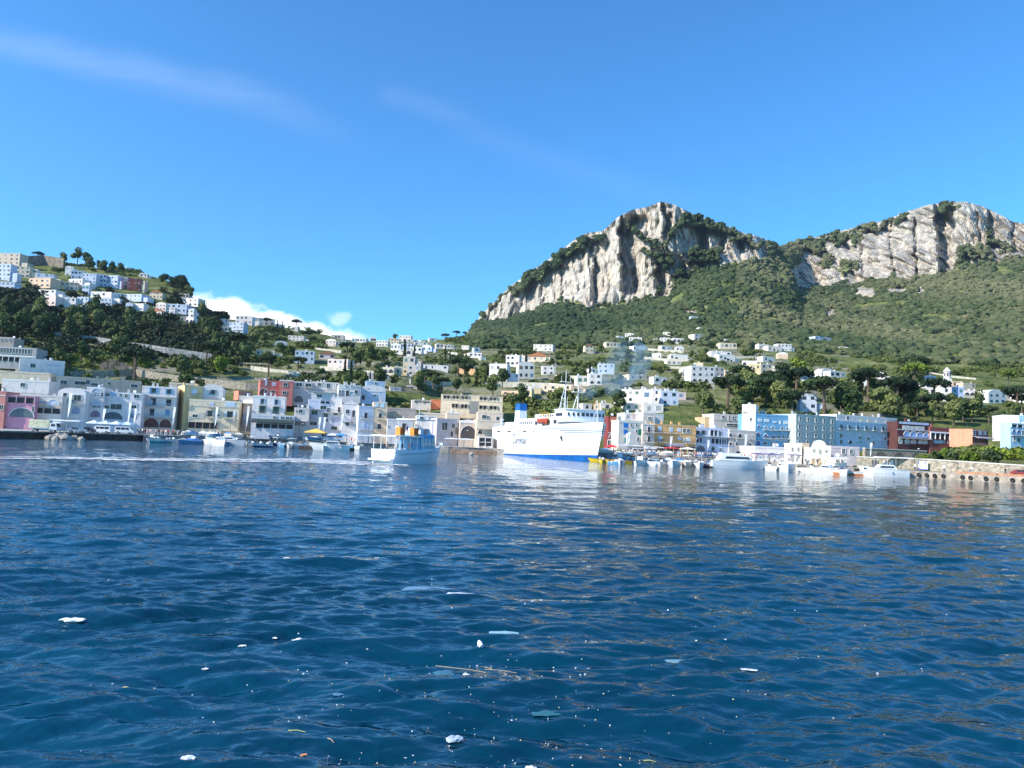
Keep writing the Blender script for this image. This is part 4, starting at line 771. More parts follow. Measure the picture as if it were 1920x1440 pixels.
# left row, front line, bows towards the water: (kind, hull, cover, L, px, py)
FRONT = [('wood',WH,CRC,8,288,828.5),('wood',TQH,WH,7.5,315,830),('covered',NVY,GRC,7,347,831),('covered',BLH,BLC,6.5,377,832.5),('cruiser',WH,CRC,7.5,406,834),('covered',BLH,GRC,6,432,834.5),('cruiser',WH,BLC,9,459,836),('open',WH,NVY,6,484,837),('wood',NVY,WH,6.5,506,838),('open',BLH,CRC,5.5,530,838.5),('bimini',WH,CRC,6.5,551,839.5),('covered',WH,GRC,6,572,840.5),('open',NVY,WH,7,596,841.5),('covered',WH,CRC,6.5,618,843),('wood',BLK,CRC,7,637,843.5),('cruiser',WH,BLC,9,655,845)]
for i, (k, h, c, Lb, px, py) in enumerate(FRONT):
    rz = math.radians([-62, -100, -75, -118, -55, -80, -172, -95, -110, -70, -85, -100, -60, -90, -75, -165][i])
    p_ = 'left quay'
    put_boat(k, h, c, Lb, px, py+.7, rz, '%s %s, %s in the front row off the %s' % (CN[h], KW[k], ordn(i), p_), 'boats moored in front of the left promenade')
def autorow(n, x0, x1, y0, y1, seed, where, grp, sizes=(5, 6, 7), jit=.8):
    r = random.Random(seed); ks = ['open', 'covered', 'bimini', 'cruiser', 'open', 'covered']; hs = [WH, WH, WH, WH, BLH, WH, CRC, NVY]; cs = [BLC, CRC, WH, GRC, WH, NVY]
    for i in range(n):
        k = r.choice(ks); h = r.choice(hs); c = r.choice(cs); px = x0+(x1-x0)*(i+r.uniform(-.25, .25))/max(1, n-1); py = y0+(y1-y0)*(px-x0)/(x1-x0)+r.uniform(-jit, jit)*.6
        put_boat(k, h, c, r.choice(sizes), px, py, math.radians(r.uniform(-130, -50)), '%s %s, %s %s' % (CN[h], KW[k], ordn(i), where), grp)
autorow(34, 285, 690, 827.5, 841.9, 3, 'in second row off left quay', 'second row of boats off the left promenade', (5, 6), .3)
autorow(18, 1135, 1345, 865.2, 873.2, 4, 'in the inner row right of the ferry', 'boats moored right of the ferry', (5, 6, 7, 8))
autorow(9, 1145, 1330, 869.5, 876.5, 5, 'in the outer row right of the ferry', 'outer boats moored right of the ferry', (4.5, 6, 7, 8))
autorow(8, 1425, 1600, 880.5, 890, 6, 'off the beach by the cream gabled hall', 'boats along the beach', (6, 7, 8.5))
for i, (px, py, L_, rz) in enumerate([(1131, 866.8, 4.5, -100), (1147, 867.2, 5.5, -175), (1183, 870, 6, -170)]):
    put_boat('wood', YEL, (.85,.45,.05) if i == 2 else YEL, L_, px, py, math.radians(rz), ['small bright yellow boat touching the ferry bow', 'bright yellow boat second from the ferry bow', 'orange-edged yellow boat right of the two other yellow ones'][i], 'yellow boats right of the ferry bow')
put_boat('wood', (.72,.22,.05), WH, 6, 1618, 891.5, math.radians(170), 'orange-hulled workboat beside the blue boat at the foot of the mole')
put_boat('wood', (.02,.22,.55), BLC, 4.2, 1653, 892.5, math.radians(175), 'small plain blue boat at the foot of the mole')
put_boat('cruiser', WH, CRC, 9.5, 1700, 894.5, math.radians(178), 'long white boat with bow rail moored at the mole beside the blue boat')
# motor yacht
def yacht(px, py, L, rz, label):
    root = empty('motor_yacht', GW(px, py), rz, label, 'yacht'); m, R = hull_mb(L, L*.27, 1.75, draft=.5, rake=.1, sheer=.3, band=True, full=.45)
    m.build('hull', [M_gel, M_gel, mat('antifoul', (.05,.05,.1), .6, .1)], root); H = 1.9; B2 = L*.11
    MB().box(L*.12, L*.78, -B2, B2, H, H+1.25, top=(.72, .86)).build('saloon', M_gel, root)
    MB().box(L*.24, L*.70, -B2*.99, B2*.99, H+.45, H+.95, top=(.9, .94)).build('window', M_scr, root)
    MB().box(L*.18, L*.55, -B2*.8, B2*.8, H+1.25, H+1.75, top=(.9, .9)).build('flybridge', M_gel, root)
    MB().box(L*.52, L*.545, -B2*.6, B2*.6, H+1.75, H+2.2).build('windscreen', M_scr, root)
    MB().box(L*.16, L*.42, -B2*.85, B2*.85, H+3.2, H+3.32).build('bimini', mat('boat_cover', (.10,.28,.62), .8, .15), root)
    f = MB()
    for x in (.18, .40):
        for y in (-B2*.75, B2*.75): f.tube((L*x, y, H+1.7), (L*x, y, H+3.2), .04, n=5)
    f.build('canopy_frame', M_chr, root)
    for k in range(4): MB().sph((L*(.5+.08*k), -R[0][3][1]*.93*(1-.12*k), 1.15), (.28, .06, .12), 8, 4).build('porthole', M_scr, root)
    f = MB()
    for sg in (-1, 1):
        for i in range(5, len(R)-1): a, b_ = R[i][3], R[i+1][3]; f.tube((a[0], a[1]*sg, a[2]+.7), (b_[0], b_[1]*sg, b_[2]+.7), .03, n=4); f.tube((a[0], a[1]*sg, a[2]), (a[0], a[1]*sg, a[2]+.7), .02, n=4)
    f.build('bow_rail', M_chr, root); MB().box(-1.1, 0, -B2*1.2, B2*1.2, .3, .42).build('swim_platform', mat('gunwale', (.3,.17,.08), .5, .1), root)
yacht(1331, 877, 13.2, math.radians(8), 'large white motor yacht with a blue sun canopy left of the purple awning')
# ------------------------------------------------------------------ ferry
FA_ = math.radians(18.4); bow = Vector((22.5, 187, 0)); FL = 72.0
fdir = Vector((math.sin(FA_), -math.cos(FA_), 0)); stern = bow - fdir*FL
ferry = empty('ferry', stern, math.atan2(fdir.y, fdir.x), 'big white car ferry with blue waterline stripe and blue-topped funnel moored at the centre', 'ship')
M_fw = mat('ship_white', (.82,.82,.82), .35, .05, .12); M_fb = mat('ship_blue', (.01,.12,.40), .4, .25, .25); M_fg = mat('ship_grey', (.35,.37,.4), .5, .1)
n = 40; St = []
for i in range(n+1):
    s = i/n; k = max(0, (s-.66)/.34)
    hb = 6.5*(1-k**3.5)*(.94+.06*min(1, s*8)); hw = 6.5*(1-min(1, max(0, (s-.55)/.45)*1.02)**1.7)*(.86+.14*min(1, s*6)); hw = max(hw, .03); hb = max(hb, .12)
    zt_ = 8.9 + 1.0*max(0, (s-.7)/.3)**1.2; zb_ = .35+1.35*s**1.8
    rake = 3.2*max(0, (s-.8)/.2)**1.5; x = s*FL*(1)
    prof = [(x-rake*.5, hw*.9, -1.5), (x-rake*.42, hw, 0), (x-rake*.3, hw+(hb-hw)*.12, zb_), (x+rake*.1, hw+(hb-hw)*.5, 4.8), (x+rake*.4, hw+(hb-hw)*.85, 7.0), (x+rake*.6, hb, zt_)]
    St.append(prof)
hm = MB()
for i in range(n):
    for k in range(5):
        a, b_, c, d = St[i][k], St[i+1][k], St[i+1][k+1], St[i][k+1]; mi = 1 if k < 2 else 0
        V2 = lambda p, sg: (p[0], p[1]*sg, p[2])
        hm.quad(V2(a,-1), V2(b_,-1), V2(c,-1), V2(d,-1), mi); hm.quad(V2(d,1), V2(c,1), V2(b_,1), V2(a,1), mi)
    a, b_ = St[i][5], St[i+1][5]; hm.quad((a[0],-a[1],a[2]-.9),(b_[0],-b_[1],b_[2]-.9),(b_[0],b_[1],b_[2]-.9),(a[0],a[1],a[2]-.9), 0)
a = St[0]; hm.add([(p[0], p[1], p[2]) for p in a]+[(p[0], -p[1], p[2]) for p in a[::-1]], [tuple(range(12))], 0)
hm.sm = False; hm.build('hull', [M_fw, M_fb], ferry)
def seg_side(name, z0, z1, i0, i1, matr, off=.05):
    def sp(i, z):
        P = St[i]
        for k in range(5):
            if P[k][2] <= z <= P[k+1][2] or k == 4:
                q = (z-P[k][2])/(P[k+1][2]-P[k][2]); return [P[k][j]+(P[k+1][j]-P[k][j])*q for j in range(3)]
    for sg in (-1, 1):
        m = MB()
        for i in range(i0, i1):
            a, b_, c, d = sp(i, z0), sp(i+1, z0), sp(i+1, z1), sp(i, z1)
            q = [(p[0], (p[1]+off)*sg, p[2]) for p in (a, b_, c, d)]; m.add(q, [(0,1,2,3) if sg < 0 else (3,2,1,0)])
        m.build(name, matr, ferry)
seg_side('stripe', 7.6, 7.78, 33, 40, M_fb); seg_side('stripe', 7.15, 7.30, 34, 40, M_fb); seg_side('stripe', 8.1, 8.3, 22, 40, mat('ship_line', (.3,.4,.55), .5, 0))
FR = lambda d: FL-d   # distance from the bow -> local x
def fb(name, d0, d1, y0, y1, z0, z1, m=None, top=(1,1), mat_=None, par=None): return MB().box(FR(d1), FR(d0), y0, y1, z0, z1, top=top).build(name, mat_ or M_fw, par or ferry)
fb('deckhouse', 14, 47, -5.9, 5.9, 8.2, 11.2); fb('upper_deckhouse', 13, 33, -5.3, 5.3, 11.2, 12.3)
fb('aft_deckhouse', 47.003, 62, -5.0, 5.0, 8.2, 10.4)
# bridge with a curved front
br = MB(); nb = 12; pts = []
for i in range(nb+1): y = -5.6+11.2*i/nb; pts.append((FR(8.0+1.5*(abs(y)/5.6)**2.5), y))
pts += [(FR(17), 5.6), (FR(17), -5.6)]
br.prism([(p[0], p[1]) for p in pts], 10.0, 13.2, ax='z'); bridge = br.build('bridge', mat('bridge_white', (.78,.79,.8), .4, .05), ferry)
MB().prism([(p[0]+(.35 if k <= nb else -.2), p[1]*1.04) for k, p in enumerate(pts)], 13.2, 13.4, ax='z').build('bridge_roof', M_fw, ferry)
for k in range(9):
    y = -4.8+9.6*k/8; x = FR(8.0+1.5*(abs(y)/5.6)**2.5); an = math.atan2(-1.5*2.5*(abs(y)/5.6)**1.5/5.6*(1 if y > 0 else -1), 1)
    Mx = Matrix.Translation((x+.02, y, 11.95)) @ Matrix.Rotation(an, 4, 'Z')
    MB().box(-.05, .06, -.42, .42, -.42, .46, M=Mx).build('window', M_scr, bridge)
for sg in (-1, 1): MB().box(FR(16), FR(11.5), 5.6*sg-.03, 5.6*sg+.03, 11.5, 12.3).build('window', M_scr, bridge)
fu = MB().box(FR(58), FR(53), -3.1, -.6, 8.2, 14.2, top=(.92, .94)).build('funnel', M_fw, ferry)
MB().box(FR(57.85), FR(53.15), -3.04, -.66, 14.201, 16.4, top=(.94, .94)).build('funnel_top', M_fb, fu); MB().tube((FR(56), -2.2, 16.3), (FR(56.3), -2.2, 17), .35, n=8).tube((FR(54.8), -1.4, 16.3), (FR(55), -1.4, 16.9), .3, n=8).build('exhaust_pipe', M_out, fu)
def lattice_mast(d, y, z0, z1, spread, nm='mast'):
    m = MB(); x = FR(d); m.tube((x, y, z0), (x, y, z1), .17, .07, n=6)
    for a in (-1, 1): m.tube((x-spread, y+a*.8, z0), (x, y, z0+(z1-z0)*.72), .13, .08, n=5)
    for k in range(1, 6): q = k/8; m.tube((x-spread*(1-q*1.25), y, z0+(z1-z0)*q), (x, y, z0+(z1-z0)*q), .06, n=4)
    m.box(x-.9, x+.9, y-1.6, y+1.6, z0+(z1-z0)*.72, z0+(z1-z0)*.72+.12); m.tube((x, y-1.4, z0+(z1-z0)*.72), (x, y-1.4, z0+(z1-z0)*.85), .06, n=4); m.tube((x, y+1.4, z0+(z1-z0)*.72), (x, y+1.4, z0+(z1-z0)*.85), .06, n=4)
    return m.build(nm, M_fw, ferry)
lattice_mast(27, 1.5, 12.3, 25.5, 3.2); lattice_mast(14.5, 0, 13.4, 20.0, 1.6)
m = MB(); x = FR(2.0); m.tube((x, 0, 9.2), (x, 0, 15.6), .12, .05); [m.tube((x-1.2, a*.9, 9.2), (x, 0, 13.4), .06, n=4) for a in (-1, 1)]; m.build('foremast', M_fw, ferry)
for y in (-4.2, -2.4): MB().tube((FR(16), y, 13.3), (FR(16), y, 17.0), .08, .04).build('antenna', M_fw, ferry)
# lifeboat in davits
lb = MB(); lm, _r = hull_mb(6.2, 2.2, .9, draft=.5, rake=.05, sheer=.15, tr=.6, full=.6); lo = lm.build('lifeboat', mat('lifeboat_orange', (.50,.09,.05), .4, .1), ferry, (FR(25.5), -6.9, 9.9)); MB().sph((3, 0, .8), (2.7, .95, .75), 10, 5, half=True).build('canopy', mat('lifeboat_canopy', (.75,.7,.66), .5, .1), lo)
for d in (24.6, 20.6): MB().box(FR(d), FR(d)+.25, -6.1, -5.8, 8.9, 12.6).box(FR(d), FR(d)+.25, -7.2, -6.1, 12.35, 12.6).build('davit', mat('davit_yellow', (.75,.45,.05), .5, .1), ferry)
# side openings, windows and rail
for d in (64.5, 63.5, 62.5, 54, 53, 52, 51, 43, 39, 38, 37, 30): fb('window', d-.35, d+.35, -6.56, -6.47, 7.1, 7.65, mat_=M_scr)
fb('side_door', 70.4, 71.2, -6.35, -6.1, 4.4, 5.3, mat_=M_scr); fb('side_opening', 29, 31, -6.0, -5.88, 9.3, 10.3, mat_=M_scr); fb('side_opening', 14.6, 16.6, -6.0, -5.88, 9.5, 10.5, mat_=M_scr)
for z in (3.2, 5.9, 7.9): seg_side('plate_seam', z, z+.06, 2, 30, mat('seam', (.55,.57,.6), .5, 0), .02)
for k in range(9): fb('window', 17.5+k*1.35, 18.3+k*1.35, -5.36, -5.29, 11.5, 12.0, mat_=M_scr)
for k in range(7): fb('window', 33.5+k*1.7, 34.3+k*1.7, -5.97, -5.89, 9.6, 10.3, mat_=M_scr)
for k, (d, z0, z1) in enumerate([(30,6.9,5.3),(41,7.0,5.6),(52,7.0,5.9),(66,6.5,4.4),(22,6.0,4.8)]): MB().box(FR(d)-.09, FR(d)+.09, -6.60, -6.56, z1, z0).build('rust_streak', mat('rust_stain', (.5,.22,.08), .9, .2), ferry)
rl = MB()
for sg in (-1, 1):
    for k in range(14): x = 1.2+k*.95; rl.tube((x, 5.9*sg, 8.0), (x, 5.9*sg, 9.9), .04, n=4)
    for z in (8.9, 9.4, 9.9): rl.tube((1.2, 5.9*sg, z), (13.5, 5.9*sg, z), .035, n=4)
for z in (8.9, 9.4, 9.9): rl.tube((1.2, -5.9, z), (1.2, 5.9, z), .035, n=4)
rl.build('stern_rail', M_fw, ferry)
for k in range(3): MB().tube((FR(64.6-.01*k), -5.4, 9.1+1.05*k), (FR(63.2-.01*k), -5.4, 9.1+1.05*k), .45, n=10).build('liferaft', M_fw, ferry)
ac = MB(); ac.box(FR(13.2), FR(12.2), -5.35, -5.05, 5.6, 6.6).tube((FR(12.7), -5.3, 5.7), (FR(12.5), -4.9, 4.9), .18, n=6).build('anchor', mat('rust', (.12,.07,.05), .8, .3), ferry)
MB().quad((FR(12.9), -4.85, 5.3), (FR(12.6), -4.85, 5.3), (FR(12.2), -4.15, 2.7), (FR(12.35), -4.15, 2.7)).build('rust_streak', mat('rust_stain', (.5,.22,.08), .9, .2), ferry)
def text_obj(body, size, name, matr, parent, M, shear=.2, ext=.02):
    cu = bpy.data.curves.new('lettering', 'FONT'); cu.body = body; cu.size = size; cu.shear = shear; cu.extrude = ext; cu.offset = -.018; cu.align_x = 'LEFT'
    tmp = bpy.data.objects.new('lettering', cu); COL.objects.link(tmp); bpy.context.view_layer.update()
    me = bpy.data.meshes.new_from_object(tmp.evaluated_get(bpy.context.evaluated_depsgraph_get())); bpy.data.objects.remove(tmp); bpy.data.curves.remove(cu)
    me.materials.clear(); me.materials.append(matr); o = bpy.data.objects.new(name, me); COL.objects.link(o); o.parent = parent; o.matrix_local = M; return o
M_ink = mat('letter_grey', (.12,.15,.2), .6, 0)
# starboard side of the hull is local -y
Mt = Matrix.Translation((23.2, -6.60, 3.6)) @ Matrix.Rotation(PI/2, 4, 'X')
o_ = text_obj('C', 4.6, 'lettering', M_ink, ferry, Mt @ Matrix.Scale(.62, 4, (1,0,0)), .15)
Mt2 = Matrix.Translation((25.7, -6.60, 3.7)) @ Matrix.Rotation(PI/2, 4, 'X'); text_obj('aremar', 3.2, 'lettering', M_ink, ferry, Mt2 @ Matrix.Scale(1.12, 4, (1,0,0)), .15)
# ------------------------------------------------------------------ exhaust smoke
sm, nts, bb = newmat('smoke_haze'); nts.nodes.remove(bb); out_ = [x for x in nts.nodes if x.type == 'OUTPUT_MATERIAL'][0]
pv = N(nts, 'ShaderNodeVolumePrincipled'); pv.inputs['Color'].default_value = (.50,.78,1.0,1); pv.inputs['Anisotropy'].default_value = 0
tcs = N(nts, 'ShaderNodeTexCoord'); ns = N(nts, 'ShaderNodeTexNoise', Scale=.09, Detail=4.0, Roughness=.6, Distortion=.6); nts.links.new(tcs.outputs['Object'], ns.inputs['Vector'])
nts.links.new(MA('MULTIPLY', MA('MAXIMUM', MA('SUBTRACT', ns.outputs['Fac'], .42, nt=nts), 0.0, nt=nts), .5, nt=nts), pv.inputs['Density']); nts.links.new(pv.outputs[0], out_.inputs['Volume'])
def smoke(name, pts, label):
    m = MB(); n = 10; m.sm = True; base = at(*pts[0][:3]); R_ = []
    for (px, py, Y, rx, ry) in pts:
        c = at(px, py, Y)-base; R_.append([(c.x+rx*math.cos(2*PI*k/n), c.y+ry*math.sin(2*PI*k/n), c.z+.25*rx*math.sin(4*PI*k/n)) for k in range(n)])
    vs = [p for r in R_ for p in r]; fs = [(i*n+k, i*n+(k+1) % n, (i+1)*n+(k+1) % n, (i+1)*n+k) for i in range(len(R_)-1) for k in range(n)]
    fs += [tuple(range(n))[::-1], tuple(range((len(R_)-1)*n, len(R_)*n))]; m.add(vs, fs)
    o = m.build(name, sm, None, base); tag(o, label, None, kind='stuff'); return o
smoke('smoke', [(1092,752,262,1,1),(1110,742,262,6,3),(1128,733,263,6,4),(1148,722,264,6,5),(1160,706,265,7,6),(1172,692,266,9,7),(1180,674,267,9,7),(1184,655,268,8,7),(1185,640,269,3,2)], 'thin blue exhaust smoke drifting up the slope behind the ferry')
# ------------------------------------------------------------------ excursion boat
tb_p = GW(741, 870.5); th = math.radians(62)
tour = empty('tour_boat', tb_p, th, 'white excursion boat with blue wheelhouse and orange life-raft boxes crossing left of the ferry', 'boat')
m, R = hull_mb(14.5, 4.8, 2.15, draft=.5, rake=.1, sheer=.3, tr=.96, full=.5, band=True, n=18)
for i, v in enumerate(m.v): m.v[i] = (v[0], v[1]+2.4, v[2])
M_tw = mat('boat_paint', (.80,.81,.82), .35, .06, .4); M_tb = mat('boat_blue', (.14,.36,.62), .45, .1)
m.build('hull', [M_tw, M_tw, mat('antifoul', (.03,.03,.04), .6, .1)], tour)
f = MB(); f.tube((0, 0, 1.4), (11, 0, 2.0), .09, n=5); f.build('rubbing_strake', mat('strake', (.5,.6,.7), .5, .1), tour)
MB().box(-.9, .1, .3, 4.5, .5, .75).build('swim_platform', M_tw, tour)
f = MB()
for x in (.4, 2.2, 4.0, 5.8):
    for y in (.25, 4.55): f.tube((x, y, 2.0), (x, y, 4.15), .06, n=5)
f.build('canopy_frame', M_tw, tour)
MB().box(.0, 7.2, .1, 4.7, 4.15, 4.32).build('canopy_roof', M_tw, tour)
wh = MB().box(6.6, 11.2, .45, 4.35, 2.2, 4.6, top=(.93, .94)).build('wheelhouse', M_tb, tour)
for k in range(4): MB().box(7.1+k*1.0, 7.8+k*1.0, .40+.0*k, .5, 2.7, 4.0).build('window', mat('window_pale', (.62,.62,.6), .3, .15), wh)
MB().box(11.0, 11.12, 1.0, 3.8, 3.4, 4.2).build('windscreen', M_scr, wh)
MB().box(7.4, 10.6, .9, 3.9, 4.601, 5.6, top=(.8, .85)).build('upper_helm', M_tw, tour)
f = MB()
for x in (6.0, 10.4):
    for y in (.6, 4.2): f.tube((x, y, 4.3), (x, y, 6.9), .05, n=5)
f.build('upper_frame', M_tw, tour); MB().box(5.6, 10.9, .4, 4.4, 6.9, 7.05).build('upper_canopy', M_tw, tour)
for k, x in enumerate((1.0, 4.6)):
    MB().box(x, x+1.3, .15, .95, 4.35, 5.6).build('raft_box', mat('raft_orange', (.92,.27,.03), .5, .08), tour)
    m = MB(); n_ = 12
    for i in range(n_): a, b_ = 2*PI*i/n_, 2*PI*(i+1)/n_; m.tube((x+.67+.33*math.cos(a), .08, 5.05+.38*math.sin(a)), (x+.67+.33*math.cos(b_), .08, 5.05+.38*math.sin(b_)), .08, n=4)
    m.build('life_ring', mat('ring_red', (.7,.10,.04), .5, .05), tour)
    MB().box(x+1.7, x+2.3, 1.0, 1.6, 4.33, 5.2).build('locker', M_tw, tour)
m = MB(); n_ = 12
for i in range(n_): a, b_ = 2*PI*i/n_, 2*PI*(i+1)/n_; m.tube((8.6+.36*math.cos(a), .62, 5.1+.36*math.sin(a)), (8.6+.36*math.cos(b_), .62, 5.1+.36*math.sin(b_)), .09, n=4)
m.build('life_ring', mat('ring_red', (.7,.10,.04), .5, .05), tour)
f = MB()
for i in range(9, 18): a, b_ = R[i][3], R[i+1][3]; [f.tube((a[0], a[1]*s_+2.4, a[2]+.8), (b_[0], b_[1]*s_+2.4, b_[2]+.8), .035, n=4) for s_ in (-1, 1)]; [f.tube((a[0], a[1]*s_+2.4, a[2]), (a[0], a[1]*s_+2.4, a[2]+.8), .03, n=4) for s_ in (-1, 1)]
f.build('bow_rail', M_chr, tour); MB().tube((15.0, 2.4, 2.7), (16.4, 2.4, 3.2), .1, .06, n=6).box(15.9, 16.3, 2.1, 2.7, 2.9, 3.4).build('anchor', mat('anchor_paint', (.75,.76,.78), .4, .1), tour)
MB().box(.3, 6.4, .5, 4.3, 1.55, 1.62).build('deck', mat('teak', (.30,.2,.12), .8, .2), tour)
for k in range(4): MB().box(1.0+k*1.4, 1.4+k*1.4, .8, 4.0, 1.62, 2.1).build('bench', M_tw, tour)
MB().tube((9.0, 2.4, 7.05), (9.0, 2.4, 9.4), .05, .03).build('mast', M_tw, tour)
# ------------------------------------------------------------------ people
def body_mesh(pose):
    J = {'pel': (0,0,.93,.135), 'sp': (0,0,1.12,.125), 'ch': (0,.01,1.34,.15), 'nk': (0,.01,1.50,.06), 'hd': (0,-.01,1.62,.10), 'ht': (0,0,1.72,.085)}
    lr = {}
    for s, sg in (('l', -1), ('r', 1)):
        lr['hip'+s] = (.09*sg,0,.90,.10); lr['kn'+s] = (.10*sg,-.02,.50,.065); lr['an'+s] = (.10*sg,.02,.10,.042); lr['to'+s] = (.11*sg,-.15,.04,.038)
        lr['sh'+s] = (.185*sg,.01,1.42,.065); lr['el'+s] = (.25*sg,.03,1.15,.045); lr['wr'+s] = (.26*sg,-.05,.90,.034); lr['ha'+s] = (.26*sg,-.08,.81,.032)
    J.update(lr)
    def mv(k, x, y, z): J[k] = (x, y, z, J[k][3])
    if pose == 'walk':
        mv('knl', -.1, -.22, .53); mv('anl', -.1, -.25, .13); mv('tol', -.11, -.4, .05); mv('knr', .1, .06, .5); mv('anr', .1, .33, .16); mv('tor', .1, .25, .05)
        mv('ell', -.25, .15, 1.17); mv('wrl', -.25, .2, .95); mv('hal', -.25, .19, .87); mv('elr', .25, -.12, 1.17); mv('wrr', .24, -.28, 1.0); mv('har', .23, -.34, .95)
    if pose == 'sit':
        for k in list(J):
            if k[:2] in ('pe','sp','ch','nk','hd','ht','hi','sh','el','wr','ha'): x, y, z, r = J[k]; J[k] = (x, y, z-.45, r)
        for s, sg in (('l', -1), ('r', 1)): mv('kn'+s, .12*sg, -.42, .50); mv('an'+s, .12*sg, -.42, .1); mv('to'+s, .13*sg, -.58, .04); mv('wr'+s, .18*sg, -.3, .62); mv('ha'+s, .15*sg, -.37, .58)
    if pose == 'wave': mv('ell', -.34, -.02, 1.6); mv('wrl', -.3, -.05, 1.85); mv('hal', -.28, -.06, 1.93)
    keys = list(J); ed = [('pel','sp'),('sp','ch'),('ch','nk'),('nk','hd'),('hd','ht')]
    for s in 'lr': ed += [('pel','hip'+s),('hip'+s,'kn'+s),('kn'+s,'an'+s),('an'+s,'to'+s),('ch','sh'+s),('sh'+s,'el'+s),('el'+s,'wr'+s),('wr'+s,'ha'+s)]
    me = bpy.data.meshes.new('person'); me.from_pydata([J[k][:3] for k in keys], [(keys.index(a), keys.index(b)) for a, b in ed], [])
    o = bpy.data.objects.new('person', me); COL.objects.link(o); mo = o.modifiers.new('s', 'SKIN')
    for k, v in zip(keys, me.skin_vertices[0].data if me.skin_vertices else []): v.radius = (J[k][3], J[k][3]); v.use_root = (k == 'pel')
    if not me.skin_vertices: 
        me.skin_vertices  # layer is made by the modifier
    o.modifiers.new('b', 'SUBSURF').levels = 1
    bpy.context.view_layer.update(); r = bpy.data.meshes.new_from_object(o.evaluated_get(bpy.context.evaluated_depsgraph_get())); bpy.data.objects.remove(o)
    return r, J['nk'][2], J['pel'][2]
BODY = {}
PALS = [((.8,.8,.78),(.05,.07,.15)),((.05,.08,.25),(.5,.45,.35)),((.55,.08,.07),(.06,.06,.07)),((.03,.03,.035),(.1,.12,.2)),((.15,.35,.6),(.75,.74,.7)),((.7,.5,.3),(.08,.1,.2)),((.75,.76,.8),(.3,.28,.25)),((.25,.4,.2),(.05,.05,.06)),((.8,.35,.3),(.7,.68,.62))]
PN = ['white top and navy trousers','navy top and beige trousers','red top and black trousers','black top and dark trousers','blue top and pale trousers','tan top and navy trousers','pale top and grey trousers','green top and black trousers','coral top and cream trousers']
def person(pose, pal, loc, rz, label, group=None):
    key = (pose, pal)
    if pose not in BODY: BODY[pose] = body_mesh(pose)
    if key not in BODY:
        src, zn, zp = BODY[pose]; me = src.copy(); me.materials.clear()
        for c, nm in ((PALS[pal][1], 'trousers'), (PALS[pal][0], 'top'), ((.55,.34,.24), 'skin'), ([(.05,.03,.02),(.25,.15,.07),(.4,.38,.35)][pal % 3], 'hair')): me.materials.append(mat(nm, c, .8, .1))
        for p in me.polygons:
            c = p.center; i = 0 if c.z < zp+.02 else 1
            if c.z > zn-.03: i = 2
            if c.z > zn+.13 and (c.y > -.02 or c.z > zn+.2): i = 3
            if abs(c.x) > .2 and c.z < zp+.1 and pose != 'sit': i = 2
            p.material_index = i
            p.use_smooth = True
        BODY[key] = me
    o = bpy.data.objects.new('person', BODY[key]); COL.objects.link(o); o.location = loc; o.rotation_euler = (0, 0, rz); return tag(o, label, 'person', group)
PO = {'stand': 'standing', 'walk': 'walking', 'sit': 'seated', 'wave': 'waving'}
def crowd(spots, where, group, seed):
    r = random.Random(seed)
    for i, p in enumerate(spots):
        po = r.choice(['stand','walk','stand','walk','wave'] if where.find('bench') < 0 else ['sit']); pal = r.randrange(9)
        person(po, pal, p, r.uniform(0, 6.28), 'person %s, %s, %s %s' % (PO[po], PN[pal], ordn(i), where), group)
def scat(n, x0, x1, y0, y1, seed, f, z=1.82):
    r = random.Random(seed); L_ = sorted(x0+(x1-x0)*(i+r.random())/n for i in range(n)); return [f(px, r.uniform(y0, y1), z) for px in L_]
def yat(px, Y, z): t = te(px, 830)[0]; return Vector((t*Y, Y, z))
sh = lambda px: float(np.interp(px, [a for a, b in SHL], [b for a, b in SHL]))
SHL = [(0,172),(120,184),(268,215),(300,219),(480,242),(640,244),(700,240),(840,236),(925,241),(1140,222),(1280,214),(1420,212)]
onq = lambda px, off, z: yat(px, sh(px)+off, z)
crowd(scat(56, 255, 335, 3, 18, 11, onq), 'along the left pier crowd', 'crowd on the left quay', 1)
crowd(scat(48, 335, 700, 2, 9, 12, onq), 'along the left promenade', 'people on the left promenade', 2)
crowd(scat(85, 1145, 1420, 2, 13, 13, onq), 'in the crowd right of ferry', 'crowd right of the ferry', 3)
crowd(scat(14, 1425, 1570, 188, 194, 14, lambda px, Y, z: yat(px, Y, z), 1.44), 'on the beach strip', 'people by the cream hall', 4)
crowd([onmole(p, 2.5) for p in (1668, 1716, 1771, 1819, 1823, 1885)], 'on the right-hand mole', 'people on the mole', 5)
mw = tour.matrix_basis
def tl(x, y, z): return Vector((tb_p.x+math.cos(th)*x-math.sin(th)*y, tb_p.y+math.sin(th)*x+math.cos(th)*y, z))
for i, (x, y, z, po, pal) in enumerate([(1.0,.7,1.62,'stand',0),(1.9,1.4,1.62,'stand',2),(2.7,.8,1.62,'wave',3),(3.5,1.2,1.62,'stand',6),(4.4,.7,1.62,'stand',8),(5.3,1.0,1.62,'stand',4),(1.5,2.8,1.62,'stand',5),(6.3,1.0,4.34,'stand',4),(6.2,2.6,4.34,'stand',1),(3.2,1.4,4.34,'sit',0),(3.5,2.6,4.34,'stand',6)]):
    person(po, pal, tl(x, y, z), th+PI*.5*(i % 3), 'person %s, %s, on excursion boat %s, %s from stern' % (PO[po], PN[pal], 'upper deck' if z > 3 else 'lower deck', ordn(i if z < 3 else i-7)), 'passengers of the excursion boat')
